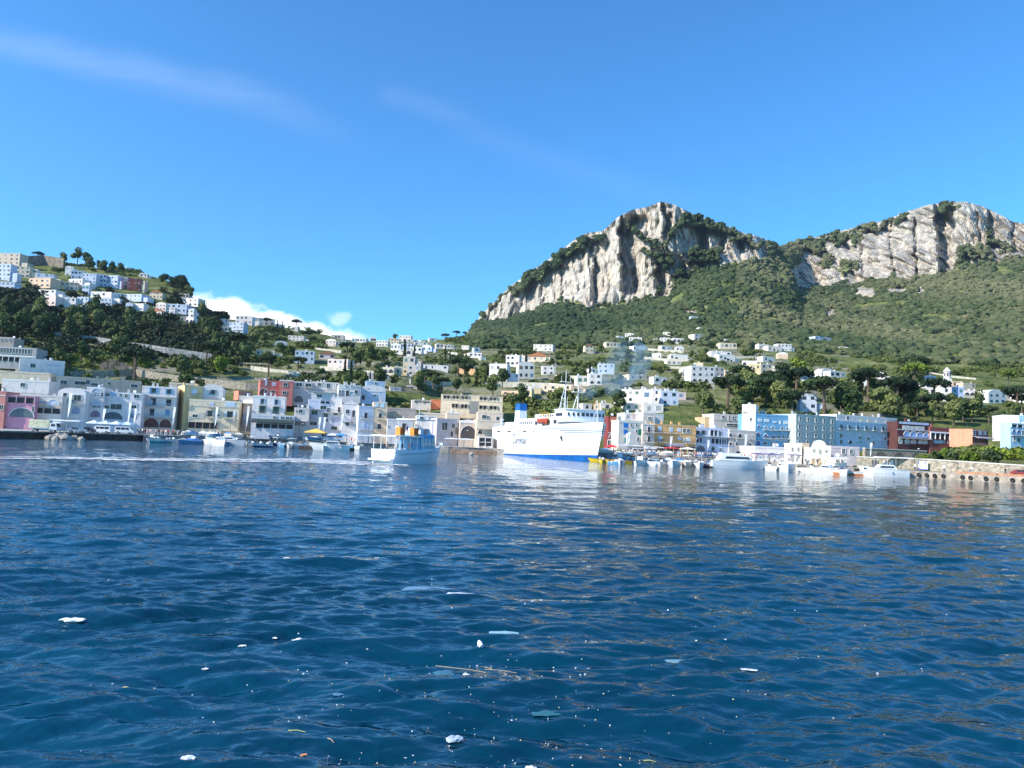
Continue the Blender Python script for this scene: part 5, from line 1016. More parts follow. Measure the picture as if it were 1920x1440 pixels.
# ------------------------------------------------------------------ vehicles
def vehicle(kind, c, loc, rz, label, name, cat):
    root = empty(name, loc, rz, label, cat); bm = mat('car_paint', c, .3, .04); L_, W_, H_ = {'car': (4.2,1.75,1.45), 'van': (4.9,1.9,2.0), 'bus': (7.5,2.2,2.7), 'truck': (6.5,2.2,2.9)}[kind]
    w2 = W_/2
    if kind == 'car': prof = [(0,.35),(L_,.35),(L_,.75),(L_*.97,.85),(L_*.72,.95),(L_*.58,H_),(L_*.2,H_),(L_*.04,.95),(0,.85)]
    elif kind == 'van': prof = [(0,.35),(L_,.35),(L_,.9),(L_*.93,1.15),(L_*.78,H_-.03),(L_*.72,H_),(.1,H_),(0,H_-.1)]
    elif kind == 'bus': prof = [(0,.4),(L_,.4),(L_,1.1),(L_*.97,H_-.1),(L_*.94,H_),(.05,H_),(0,H_-.1)]
    else: prof = [(L_*.74,.5),(L_,.5),(L_,1.2),(L_*.96,2.2),(L_*.74,2.2)]
    MB().prism(prof, -w2, w2).build('body', bm, root)
    if kind == 'truck':
        MB().box(0, L_*.72, -w2, w2, .75, .95).build('load_bed', M_metal, root); MB().box(.05, L_*.71, -w2+.03, w2-.03, .95, H_, top=(1, .86)).build('tarpaulin', mat('tarpaulin', (.62,.60,.42), .8, .2, 1.2, bump=.2), root)
    gl = {'car': [(L_*.22,L_*.38),(L_*.40,L_*.56)], 'van': [(.4,1.5),(1.65,2.7),(2.85,3.7)], 'bus': [(.4,1.9),(2.1,3.6),(3.8,5.3),(5.5,6.9)], 'truck': [(L_*.79,L_*.93)]}[kind]; zz = {'car': (.95,1.33), 'van': (1.15,1.75), 'bus': (1.35,2.3), 'truck': (1.35,1.95)}[kind]
    for a, b_ in gl:
        for sg in (-1, 1): MB().box(a, b_, w2*sg-.02, w2*sg+.02, *zz).build('side_window', M_scr, root)
    wx = prof[5][0] if kind in ('car',) else None
    ws = {'car': (L_*.70,.98,L_*.60,H_-.06), 'van': (L_*.92,1.2,L_*.795,H_-.1), 'bus': (L_+.012,1.2,L_*.975+.01,H_-.25), 'truck': (L_+.01,1.25,L_*.965+.01,2.1)}[kind]
    MB().add([(ws[0]+.03,-w2*.85,ws[1]),(ws[0]+.03,w2*.85,ws[1]),(ws[2]+.03,w2*.8,ws[3]),(ws[2]+.03,-w2*.8,ws[3])], [(0,1,2,3)]).build('windscreen', M_scr, root)
    for x in (L_*.19, L_*.81):
        for sg in (-1, 1):
            wl_ = MB().tube((x, w2*sg-.12*sg, .33), (x, w2*sg+.03*sg, .33), .33, n=12).build('wheel', M_out, root); MB().tube((x, w2*sg+.031*sg, .33), (x, w2*sg+.045*sg, .33), .18, n=8).build('hub_cap', M_metal, wl_)
    for sg in (-1, 1):
        MB().box(L_-.02, L_+.03, w2*sg*.8-.15, w2*sg*.8+.15, .62, .8).build('headlight', mat('lamp_glass', (.8,.8,.78), .15, 0), root); MB().box(-.03, .02, w2*sg*.8-.12, w2*sg*.8+.12, .7, .95).build('tail_light', mat('tail_red', (.4,.02,.02), .3, 0), root)
    return root
def vq(px, off, z=1.83): return onq(px, off, z)
vehicle('van', (.78,.8,.82), vq(207, 5), math.radians(180+8), 'white passenger van parked side-on at the edge of the left pier', 'parked_van', 'van')
vehicle('car', (.05,.06,.09), vq(176, 6), math.radians(188), 'dark estate car parked left of the white van on the pier', 'parked_car', 'car')
vehicle('car', (.8,.8,.8), vq(150, 8), math.radians(150), 'white car parked left of the dark estate car on the pier', 'parked_car', 'car')
vehicle('van', (.8,.8,.8), vq(214, 9), math.radians(15), 'small white van parked right of the passenger van on the pier', 'parked_van', 'van')
vehicle('truck', (.75,.76,.78), vq(54, 6), math.radians(8), 'truck with a pale mottled tarpaulin load on the left pier', 'parked_truck', 'truck')
vehicle('bus', (.6,.66,.78), yat(600, 246, 1.9), math.radians(12), 'light blue-grey minibus standing before the blue-tinted house left of the orange tent', 'minibus', 'bus')
vehicle('car', (.6,.6,.62), vq(125, 4), math.radians(20), 'silver-grey car at the kerb of the pier left of the white car', 'parked_car', 'car')
vehicle('car', (.28,.05,.05), onmole(1895, 2.6), math.radians(-20), 'dark red car parked on the mole near the right edge', 'parked_car', 'car')
vehicle('van', (.75,.76,.78), yat(1208, 228, 1.84), math.radians(188), 'white van half hidden under the awnings right of the ferry', 'parked_van', 'van')
rb = random.Random(8)
for i in range(26):
    px = 340+i*14+rb.uniform(-5, 5) if i < 20 else 1150+(i-20)*38; k = rb.choice(['open','covered','wood','covered']); h = rb.choice([WH, WH, WH, BLH, CRC]); c = rb.choice([WH, CRC, GRC, BLC]); p = onq(px, rb.uniform(2.5, 7), 2.05)
    put_boat(k, h, c, rb.choice((5, 6)), 0, 0, rb.uniform(0, 6.28), '%s %s hauled out on the quay, %s along' % (CN[h], KW[k], ordn(i)), 'boats hauled out on the quay', p=p)
# ------------------------------------------------------------------ banners, lamps, canopies
def banner(px, pt, Y, label, c=(.8,.8,.8), wd=.85, hb=.62):
    b_ = yat(px, Y, 1.82); zt_ = at(px, pt, Y).z; root = empty('banner_pole', b_, 0, label, 'banner', 'feather banners along the harbour'); H = zt_-1.82
    MB().tube((0,0,0), (0,0,H), .06, .03, n=6).tube((0,0,0), (0,0,.25), .3, .25, n=8).build('pole', M_metal, root)
    z0 = H*(1-hb); n_ = 8; m = MB()
    for k in range(n_):
        a, b2 = k/n_, (k+1)/n_; w0, w1 = [wd*(.25+.75*q**.7) for q in (a, b2)]; y0, y1 = [.08*math.sin(q*9+px) for q in (a, b2)]; za, zb_ = z0+(H-z0)*a, z0+(H-z0)*b2
        vs = [(.05,0,za),(w0,y0,za),(w1,y1,zb_),(.05,0,zb_),(.05,.02,za),(w0,y0+.02,za),(w1,y1+.02,zb_),(.05,.02,zb_)]; m.add(vs, [(0,1,2,3),(7,6,5,4),(1,5,6,2)])
    m.build('banner', mat('banner_cloth', c, .8, .06), root)
for i, (px, pt, Y, wh_) in enumerate([(122,737,200,'before the arched-door house'),(188,766,214,'first beside the big low arch'),(236,755,224,'second beside the big low arch'),(247,766,226,'right next to another one by the balconied house'),(320,763,236,'at the corner of the balconied house'),(400,763,240,'before the cream palazzo'),(459,762,246,'before the dark gap left of the green shutters'),(507,776,246,'under the black awning'),(595,782,250,'left of the pair by the orange tent'),(604,782,250,'right of the pair by the orange tent'),(637,776,250,'before the outside stair of the white house'),(1177,810,232,'under the blue-shuttered house'),(1256,818,226,'before the ochre-orange house'),(1326,825,230,'before the lilac house'),(1396,815,228,'before the grey-beige house'),(1631,830,236,'before the grey arched retaining wall')]):
    banner(px, pt, Y, 'tall white feather banner '+wh_)
def canopy(px, Y, w_, d_, z, c, label, name='awning_canopy', peak=.5, n=1, rz=0., cat='canopy', group=None):
    root = empty(name, yat(px, Y, 1.8), rz, label, cat, group); cm = mat('canopy_cloth', c, .8, .06); m = MB(); ww = w_/n
    for k in range(n):
        a = k*ww; x0, x1 = a+.03, a+ww-.03; zt_ = z-1.8
        vs = [(x0,0,zt_),(x1,0,zt_),(x1,d_,zt_),(x0,d_,zt_),((x0+x1)/2,d_/2,zt_+peak),(x0,0,zt_-.25),(x1,0,zt_-.25),(x1,d_,zt_-.25),(x0,d_,zt_-.25)]
        m.add(vs, [(0,1,4),(1,2,4),(2,3,4),(3,0,4),(5,6,1,0),(6,7,2,1),(7,8,3,2),(8,5,0,3),(5,8,7,6)])
    m.build('canopy', cm, root)
    for k in range(n+1):
        for y in (.1, d_-.1): x = min(w_-.1, max(.1, k*ww)); MB().tube((x, y, 0), (x, y, z-1.95), .06, n=5).build('post', M_metal, root)
    return root
canopy(88, 195, 8, 3, 4.9, (.75,.76,.8), 'flat white canopy beside the cream shop on the left quay', peak=.1, n=2)
canopy(157, 216, 13, 3.5, 4.6, (.62,.72,.85), 'row of pale blue-white parasols behind the parked vans', peak=.8, n=4)
canopy(66, 190, 6, 2.4, 4.3, (.72,.73,.75), 'white shed-like canopy behind the tarpaulin truck', peak=.1, n=1)
canopy(568, 243, 7, 4, 4.6, (.85,.50,.10), 'orange-yellow peaked tent on the left promenade', 'market_tent', 1.2)
canopy(612, 240, 3.4, 3, 4.0, (.75,.78,.82), 'small white and blue-fronted kiosk tent left of the bright blue tent', 'market_tent', .5)
canopy(629, 240, 3, 3, 4.1, (.05,.30,.68), 'bright blue tent on the promenade left of the long white roof', 'market_tent', .5)
canopy(650, 241, 14, 3.2, 4.4, (.80,.80,.80), 'long white shelter roof on the promenade left of the excursion boat', peak=.12, n=3)
canopy(833, 238, 9, 3, 4.5, (.82,.82,.82), 'long white shelter roof between the excursion boat and the ferry', peak=.12, n=2)
canopy(1138, 227, 3.2, 3, 4.0, (.70,.05,.06), 'red parasol right under the ferry bow', peak=.7)
canopy(1162, 227, 6.6, 3, 4.6, (.62,.68,.76), 'long blue-grey awning under the blue-shuttered house', peak=.2, n=2)
canopy(1206, 226, 2.2, 2, 4.6, (.85,.83,.80), 'narrow white kiosk tent between the awnings', 'market_tent', .1)
canopy(1219, 226, 4.8, 3, 4.4, (.66,.60,.55), 'beige awning left of the red awning', peak=.2)
canopy(1247, 225, 4.3, 3, 4.4, (.72,.06,.06), 'bright red awning before the ochre-orange house', peak=.2)
canopy(1278, 225, 4.3, 3, 4.3, (.82,.74,.62), 'cream parasol awning right of the red awning', peak=.5)
canopy(1326, 226, 3.5, 3, 3.8, (.04,.08,.20), 'navy canopy before the lilac house', peak=.3)
canopy(1415, 204, 6.8, 3, 3.8, (.10,.09,.26), 'long dark purple awning before the vaulted hangar', peak=.15, n=2)
canopy(1481, 189, 3.6, 2.4, 3.9, (.26,.22,.32), 'dark mauve canopy before the square white house', peak=.15)
canopy(1560, 181, 4.2, 2, 3.6, (.85,.82,.78), 'flat white roof canopy beside the beach cabin', peak=.05)
canopy(1645, 178, 9, 1.8, 4.3, (.82,.80,.76), 'long white canopy on the harbour wall above the blue boat', peak=.05, n=2)
# yellow-cream palisade
r0 = onq(414, 6, 1.82); r1 = onq(524, 9, 1.82); fd = (r1-r0); fl = fd.length
fen = empty('bamboo_fence', r0, math.atan2(fd.y, fd.x), 'row of upright cream bamboo poles forming a beach screen', 'fence'); m = MB()
for k in range(30):
    x = fl*k/29; m.tube((x, 0, 0), (x-.25, 0, 2.5-.9*k/29+.12*math.sin(k*7)), .13, .10, n=6)
m.box(0, fl, .05, .12, .5, .62).box(0, fl, .05, .12, 1.3, 1.42); m.build('poles', mat('bamboo', (.66,.52,.34), .8, .2, 2.), fen)
MB().box(0, fl, .6, .75, 0, 1.9).build('backing_wall', mat('dark_mat', (.16,.12,.09), .9, .3), fen)
# lamps along the harbour
def lamp(loc, H, label):
    root = empty('street_lamp', loc, 0, label, 'lamp', 'street lamps'); MB().tube((0,0,0), (0,0,H), .08, .05, n=6).tube((0,0,H), (.9,0,H+.25), .04, n=5).build('post', M_iron, root); MB().sph((.95,0,H+.2), (.28,.18,.12), 8, 4).build('lamp_head', mat('lamp_glass', (.8,.8,.78), .15, 0), root)
for i, px in enumerate((345, 430, 560, 690, 870, 1235, 1300, 1375)): lamp(onq(px, 3, 1.82), 5.2, 'slim dark street lamp, %s from the left on the promenade' % ordn(i))
lamp(onmole(1715, 1.0), 5.0, 'curved lamp post standing on the mole left of the banner sign')
# mole furniture: banner sign, notices, tyres, bench
def panel(name, px, off, w_, h_, z, c, label, cat='sign'):
    p = onmole(px, off, z); a = math.atan2(MW[2].y-MW[1].y, MW[2].x-MW[1].x); root = empty(name, p, a, label, cat)
    MB().box(-w_/2, w_/2, -.04, 0, 0, h_).build('board', mat('sign_board', c, .7, .05), root); MB().box(-w_/2-.05, w_/2+.05, -.05, -.041+.04, h_, h_+.08).build('frame', M_metal, root); return root
pb = panel('banner_sign', 1726, .2, 3.4, 1.9, 1.65, (.80,.82,.85), 'white and blue banner with yellow lettering hung on the rubble harbour wall')
MB().prism([(-1.68,.02),(1.66,.02),(1.66,.25),(.4,.12),(-.6,.5),(-1.68,.62)], -.06, -.041).build('blue_field', mat('banner_blue', (.10,.14,.62), .6, .05), pb)
for k in range(6): MB().box(-1.5+k*.5, -1.25+k*.5, -.06, -.041, 1.2, 1.2+.25+.2*(k % 3)).build('mark', mat('banner_blue', (.10,.14,.62), .6, .05), pb)
for k in range(7): MB().box(-.95+k*.3, -.78+k*.3, -.07, -.041, .72, .98).build('mark', mat('banner_yellow', (.85,.65,.05), .6, .05), pb)
panel('notice_board', 1638, .2, 1.7, 1.9, 1.5, (.08,.06,.06), 'dark poster panel on the wall above the blue boat'); panel('notice_board', 1659, .2, 1.0, 1.8, 1.5, (.75,.60,.58), 'pale pink notice board right of the dark poster panel')
panel('notice_board', 1672, .2, .8, 1.9, 1.6, (.8,.8,.8), 'narrow white notice board beside the curved lamp post'); panel('notice_board', 1770, .2, .6, .6, 2.2, (.82,.8,.78), 'small square white plate on the mole wall'); panel('notice_board', 1856, .2, .55, .9, 1.9, (.8,.78,.6), 'upright cream plate on the mole wall')
mdir = (MW[2]-MW[1]).normalized()
for i, px in enumerate((1723, 1738, 1753, 1769, 1805, 1820, 1849, 1869, 1899, 1920)):
    e_ = GW(px, np.interp(px, [1612,1740,1920], [890,896.5,907])); e_.z = .6; m = MB(); a0 = math.atan2(mdir.y, mdir.x); n_ = 12
    for k in range(n_): a, b_ = 2*PI*k/n_, 2*PI*(k+1)/n_; m.tube((.30*math.cos(a), -.12, .30*math.sin(a)), (.30*math.cos(b_), -.12, .30*math.sin(b_)), .19, n=5)
    o = m.build('tyre_fender', mat('tyre_rubber', (.02,.02,.02), .8, .1)); o.location = e_; o.rotation_euler = (0, 0, a0); tag(o, 'black tyre fender hung on the mole edge, %s from the left' % ordn(i), 'tyre', 'tyre fenders on the mole')
for i, (a_, b_) in enumerate([(1790, 1868), (1870, 1950)]):
    wall_thing('mole_kerb', [onmole(a_, 5.3), onmole(b_, 5.3)], 1.28, 1.75, .5, M_rust, ['rust-brown raised kerb block on the mole, left one', 'rust-brown raised kerb block on the mole at the right edge'][i], 'kerb')
# rocks at the pier foot
for i, (px, py, s_) in enumerate([(95,824.5,1.3),(104,825,1.0),(112,824.5,2.0),(120,825,1.7),(130,825.3,1.0),(139,825,1.2),(152,826,.9),(1634,891,1.0),(1625,891,1.2),(884,853,.8)]):
    m = MB().sph((0,0,0), (s_, s_*.8, s_*.75), 9, 6); r = random.Random(i)
    m.v = [(x*(1+r.uniform(-.22,.22)), y*(1+r.uniform(-.22,.22)), z*(1+r.uniform(-.2,.2))) for x, y, z in m.v]; o = m.build('boulder', M_stone); o.location = GW(px, py)+Vector((0,0,.3)); tag(o, 'grey boulder at the waterline, %s from the left' % ordn(i), 'rock', 'boulders at the waterline')
# floating stage behind the excursion boat and brown ramp by the ferry stern
wall_thing('boat_ramp', [GW(845, 849.5), GW(932, 853)], -.3, 1.2, 6, mat('ramp_rust', (.34,.22,.15), .9, .4, .5), 'low brown concrete ramp between the excursion boat and the ferry stern', 'ramp')
wall_thing('pontoon', [GW(560, 842), GW(664, 846)], -.1, .75, 2.2, mat('pontoon_wood', (.10,.07,.05), .9, .3), 'dark wooden jetty with boats below the orange tent', 'jetty')
wall_thing('jetty', [GW(1418, 879), GW(1446, 880.5)], -.3, .9, 3, mat('jetty_brown', (.22,.12,.09), .9, .3), 'short brown jetty at the bow of the white yacht', 'jetty')
# fans, buoy
o = MB().sph((0,0,.15), .5, 10, 6).build('mooring_buoy', mat('buoy_orange', (.8,.25,.04), .5, .1)); o.location = GW(1569, 888.5); tag(o, 'small orange mooring buoy off the beach cabin', 'buoy')
# ------------------------------------------------------------------ hillside houses
CROP['S'] = (1420, 350, 3.84)
HW = (.80,.79,.77); PE = (.74,.56,.42); YE = (.80,.68,.42); GYH = (.50,.49,.47); BLW_SHADE = (.56,.66,.80); RDH = (.34,.10,.08); PKW = (.76,.66,.62)  # bluish white serves pale-blue walls and white walls with shade painted in
CNM = {HW: 'white', PE: 'peach', YE: 'pale yellow', GYH: 'grey', BLW_SHADE: 'bluish shade-tinted white', RDH: 'dark red', PKW: 'pinkish-white', CRM: 'cream', BG: 'beige', OW: 'off-white', LB: 'light-blue'}
ZONES = [
 ('on the upper left hill', 'U', [(-25,178,165,300,BG),(-20,95,262,410,BLW_SHADE),(96,268,278,385,CRM),(270,332,308,385,OW),(325,480,345,412,BLW_SHADE),(585,660,288,372,HW),(640,760,318,440,BLW_SHADE),(742,865,345,470,BLW_SHADE),(868,960,352,470,BLW_SHADE),(962,1060,365,475,BLW_SHADE),(1060,1146,378,480,HW),(1148,1268,385,512,RDH),(1268,1302,418,520,BG),(258,452,392,470,PE),(455,540,398,484,YE),(542,705,418,500,BG),(615,740,400,470,HW),(-25,130,418,495,BLW_SHADE),(312,500,492,560,HW),(368,500,552,632,PKW),(500,682,560,655,HW),(690,795,560,632,BLW_SHADE),(738,802,450,540,BLW_SHADE),(815,1000,512,600,HW),(905,1005,570,632,BLW_SHADE),(1000,1120,520,572,HW),(1122,1272,535,592,BLW_SHADE),(1130,1190,612,672,BLW_SHADE),(1192,1290,620,682,HW),(1345,1460,512,572,CRM),(1602,1782,572,640,HW),(1580,1700,528,570,GYH),(1400,1492,620,680,PKW),(1494,1680,620,700,BLW_SHADE),(1462,1572,650,708,HW),(1350,1452,682,735,CRM),(1582,1730,730,785,CRM),(1252,1325,345,382,HW),(1680,1745,660,720,BLW_SHADE)]),
 ('on the ridge right of the left hill', 'V', [(440,590,342,420,HW),(590,795,358,430,OW),(300,378,375,442,PKW),(382,510,402,492,BLW_SHADE),(-10,62,285,362,HW),(-10,60,365,420,HW),(305,400,440,492,CRM),(910,1050,522,575,OW),(940,1000,440,482,GYH),(1250,1342,565,622,PKW),(1360,1490,570,625,PKW),(1500,1612,543,585,HW),(1300,1412,515,552,GYH),(625,790,650,702,CRM),(975,1150,655,755,BLW_SHADE),(1190,1330,680,735,PKW),(1268,1450,735,825,PKW),(1450,1492,760,825,PKW),(800,905,580,612,BLW_SHADE)]),
 ('in the town on the saddle', 'T', [(140,335,250,310,HW),(400,480,240,300,OW),(480,640,280,362,HW),(645,800,250,335,CRM),(682,820,330,405,HW),(805,960,212,300,HW),(880,1002,262,312,OW),(1012,1240,303,348,HW),(1215,1322,246,300,HW),(822,1010,320,382,BLW_SHADE),(942,1110,370,445,HW),(1112,1250,365,430,BLW_SHADE),(882,980,400,492,OW),(752,870,410,460,OW),(1312,1420,325,382,OW),(1422,1560,340,384,OW),(1662,1762,352,395,OW),(1772,1920,450,505,HW),(1832,1920,380,440,BLW_SHADE),(1010,1105,282,303,OW)]),
 ('on the slope left of the ferry masts', 'T', [(570,728,650,760,CRM),(730,830,655,755,GYH),(362,520,730,812,OW),(522,660,745,812,GYH),(852,912,608,742,YE),(912,1095,622,762,GYH),(1132,1478,615,690,HW),(855,1020,500,605,GYH),(672,830,920,982,OW),(902,1050,905,948,OW),(1745,1790,150,250,GYH)]),
 ('on the slope above the ferry', 'D', [(832,980,135,182,HW),(962,1030,186,216,HW),(1600,1832,36,108,OW),(1272,1432,165,290,HW),(1432,1512,175,270,OW),(1072,1285,268,512,HW),(1280,1430,380,512,HW),(1422,1612,265,445,OW),(1705,1852,295,402,HW),(1512,1800,172,236,CRM),(1405,1580,562,665,YE),(1572,1692,540,602,YE),(1215,1402,592,655,PE)]),
 ('around the smoke plume behind the ferry bow', 'E', [(770,972,140,252,BLW_SHADE),(682,760,200,252,HW),(525,662,282,382,HW),(668,822,256,395,HW),(1150,1500,266,335,CRM),(968,1280,446,605,HW),(1282,1432,446,690,HW),(1436,1532,440,605,HW),(1532,1742,462,645,BLW_SHADE),(1322,1560,612,732,HW),(1102,1282,608,705,OW),(1705,1832,480,562,PKW),(452,600,412,492,PE),(592,700,615,700,OW),(722,802,622,692,PE),(810,960,610,700,OW),(100,455,388,460,CRM)]),
 ('on the slope above the blue hotel', 'G', [(296,578,35,240,HW),(578,690,50,170,GYH),(190,342,75,162,OW),(988,1130,14,152,YE),(1132,1272,12,135,CRM),(1300,1562,55,142,HW),(1502,1760,152,212,HW),(1602,1802,372,565,BLW_SHADE),(700,832,86,150,PE)]),
 ('among the high terraces beneath the wood', 'K', [(372,455,262,335,OW),(458,560,224,290,HW),(512,662,270,358,HW),(235,402,325,388,CRM),(800,880,290,342,OW),(882,1002,275,348,HW),(912,1002,210,272,HW),(1036,1168,280,342,HW),(896,1010,370,428,HW),(1342,1490,150,222,HW),(1292,1480,230,302,OW),(1252,1332,18,90,BLW_SHADE),(1602,1800,335,402,CRM),(1492,1732,435,502,HW),(962,1132,550,602,OW),(-20,82,360,452,CRM),(1660,1880,290,330,OW)]),
 ('on the bright terraces right of centre', 'P', [(1188,1212,648,657,HW),(1222,1240,662,670,OW),(1258,1290,664,674,HW),(1300,1318,680,690,CRM),(1348,1378,664,674,HW),(1392,1420,676,687,OW),(1430,1452,668,678,HW),(1455,1490,684,696,HW),(1388,1412,640,650,HW),(1440,1466,648,658,OW),(1498,1528,700,712,CRM),(1540,1566,694,704,HW),(1600,1626,712,722,HW),(1648,1668,716,725,OW),(1332,1352,704,716,PKW),(1226,1250,706,717,HW),(1268,1282,650,658,HW),(1410,1432,706,716,YE),(1570,1590,650,657,OW),(1850,1878,742,752,HW),(1886,1916,730,740,OW),(1800,1830,756,766,OW)]),
 ('on the far right slope', 'R', [(12,150,110,188,HW),(672,815,232,345,HW),(742,862,155,232,BLW_SHADE),(642,928,292,395,HW),(926,1052,190,465,HW),(1054,1196,290,465,(.36,.50,.78)),(1062,1192,220,292,PE),(1192,1302,242,335,BG),(1266,1342,250,302,PE),(1200,1402,332,422,OW),(1492,1702,355,492,HW),(1452,1490,400,452,HW),(1704,1800,370,432,CRM),(1802,1940,370,475,HW),(1822,1960,330,372,OW),(1462,1542,535,578,HW)]),
 ('in the wood under the right-hand cliffs', 'S', [(416,530,1076,1122,BLW_SHADE),(145,246,1130,1182,HW),(146,220,1200,1238,PE),(10,82,1132,1172,OW),(526,632,1325,1372,HW),(776,916,1330,1382,HW)]),
]
CNM[(.36,.50,.78)] = 'blue-shaded'
HOUSE_PX = []
def hills():
    r = random.Random(21)
    for zone, cr, lst in ZONES:
        x0, y0, s = CROP[cr]; lst = sorted(lst, key=lambda q: q[0]+q[1])
        for i, (xl, xr, yt, yb, col) in enumerate(lst):
            pxm, pyb = x0+(xl+xr)/2/s, y0+yb/s; Y = hit(pxm, pyb).y; ppm = F/Y; wm = (xr-xl)/s/ppm; hmt = (yb-yt)/s/ppm
            tt = te(pxm, pyb)[0]; phi = math.degrees(-math.atan(tt))*.0 + r.choice([-14, -6, 4, 12, 20])
            fl = max(1, min(4, round(hmt/3.3))); nw = max(1, min(4, int(wm/2.6))); wins = []
            for f_ in range(fl):
                yy_ = yt+(yb-yt)*((f_+.5)/fl+.02); hh = (yb-yt)/fl*.42
                k = r.choice(['w', 'w', 'a'] if f_ == fl-1 else ['w'])
                for c_ in range(nw):
                    if r.random() < .88: wins.append(((r.choice(['w','w','w','c','d']) if k == 'w' else 'a'), xl+(xr-xl)*(c_+.5)/nw+r.uniform(-3, 3), yy_+(2.5/s)*c_, min(hh*.8, (xr-xl)/nw*.5)*(1.5 if k == 'a' else r.uniform(.65, 1.25)), hh*(1.15 if k == 'a' else 1)))
            roof = r.choice(['flat', 'flat', 'flat', 'flat', 'vault' if wm < 9 else 'flat']) ; roof = 'gable' if (col in (CRM, PKW) and r.random() < .15) else roof
            D = min(10, max(5, wm*.7)); HOUSE_PX.append((x0+xl/s, x0+xr/s, y0+yt/s, y0+yb/s))
            lab = '%s %s-storey house, %s from left %s' % (CNM[col], ['one','two','three','four'][fl-1], ordn(i), zone)
            root, f = B_('hill_house', lab, cr, xl, xr, yt, Y, phi, D, col, wins, yb=yb, roof=roof, chim=r.choice([0, 1, 1, 2]), cat='house', small=True, group='houses '+zone)
            # a lower wing on some
            if r.random() < .35 and f.Wd > 6:
                a = r.uniform(.2, .5)*f.Wd; Hh = r.uniform(.35, .6)*hmt+1
                MB().box(f.Wd+.01, f.Wd+a, 1, D-1, 0, Hh).build('wing', plaster(col), root)
hills()
# round belfry on the white tower house at the far right
_t = at(1620+998/6.4, 680+190/6.4, hit(1620+990/6.4, 680+465/6.4).y+2.5)
bf = empty('bell_tower', _t, 0, 'little white round belfry with pointed cap on the tower house at far right', 'tower')
MB().tube((0,0,-.5), (0,0,3.4), 1.6, 1.5, n=14).build('drum', plaster((.80,.72,.74)), bf); MB().tube((0,0,3.4), (0,0,3.7), 1.9, 1.9, n=14).tube((0,0,3.7), (0,0,5.6), 1.75, .1, n=14).build('cap', plaster((.78,.74,.68)), bf)
for k in range(4): a = -PI/2+(k-1.5)*.8; MB().box(-.3, .3, -.06, .06, 0, 1.7, M=Matrix.Translation((1.56*math.cos(a), 1.56*math.sin(a), 1.0)) @ Matrix.Rotation(a+PI/2, 4, 'Z')).build('window', M_glass(), bf)
# stone walls on the slopes
def hwall(name, pts, h, label, m=None, th=.8):
    P_ = [hit(*p) for p in pts]; wall_thing(name, P_, [p.z-1.2 for p in P_], [p.z+h for p in P_], th, m or M_rubble, label)
hwall('retaining_wall', [(86,632),(150,638),(230,650),(310,662),(396,674)], 3.2, 'long grey stone retaining wall crossing the dark slope at left', mat('grey_wall_stone', (.36,.35,.33), .95, .4, .7))  # plain grey stone, greyer than the rubble walls
hwall('retaining_wall', [(120,706),(190,704),(250,700),(330,712),(460,726),(585,730)], 2.0, 'long low grey wall directly above the left row of houses')
hwall('retaining_wall', [(45,498),(80,496),(118,502)], 9, 'high brown fortress-like wall below the hilltop at far left', mat('tuff', (.27,.22,.17), .95, .35, .3), 2)
hwall('retaining_wall', [(856,696),(890,700),(910,698)], 2.6, 'orange terrace wall left of the big white villas', mat('orange_wall', (.70,.42,.22), .9, .2))
hwall('retaining_wall', [(905,722),(960,722),(1030,724),(1075,728)], 1.6, 'pale terrace wall beneath the big white villas above the ferry', mat('pale_wall', (.60,.55,.45), .9, .2))
for i, (a, b_, h) in enumerate([((1040,706),(1110,712),1.6),((1205,672),(1300,678),1.4),((1240,690),(1330,692),1.5),((1210,655),(1280,660),1.3),((1300,640),(1390,645),1.3),((1330,667),(1420,672),1.4),((1262,724),(1340,728),1.8),((1390,690),(1500,696),1.4),((740,690),(800,694),1.2),((770,716),(860,722),1.4),((470,690),(560,702),1.3),((560,650),(640,660),1.2),((840,662),(905,668),1.2),((1500,716),(1600,724),1.4),((1780,742),(1900,752),1.2),((1740,700),(1830,712),1.0),((600,690),(700,700),1.2),((430,640),(520,650),1.1)]):
    m_ = ((a[0]+b_[0])/2, (a[1]+b_[1])/2+1); hwall('terrace_wall', [a, m_, b_], h, 'thin pale terrace wall among the gardens', mat('terrace_stone', (.50,.46,.38), .9, .25))
th_ = empty('bare_thicket', hit(214, 693), 0, 'clump of bare greyish upright stems on the left slope above the houses', 'shrub'); m = MB(); r = random.Random(4)
for k in range(150): x, y = r.uniform(-6, 6), r.uniform(-2, 2); z = (5.2-abs(x)*.35)*r.uniform(.7, 1); m.tube((x, y, -.6), (x+r.uniform(-.6,.6), y+r.uniform(-.4,.4), z), .09, .03, n=4)
m.build('stems', mat('grey_stem', (.26,.22,.20), .9, .3, 2.), th_)
gh = hit(480, 690); gr_ = empty('greenhouse_frame', gh, math.radians(-6), 'cream slatted pergola frame on the slope above the pink villa', 'pergola'); m = MB()
for k in range(12): m.box(-8+k*1.35, -7.88+k*1.35, -2.5, 2.5, 2.3, 2.45)
for y in (-2.4, 2.4): m.box(-8, 7.2, y-.06, y+.06, 2.15, 2.3); [m.box(-8+q*3.7, -7.85+q*3.7, y-.07, y+.07, -1, 2.15) for q in range(5)]
m.build('slats', mat('pergola_wood', (.55,.48,.33), .8, .15), gr_)
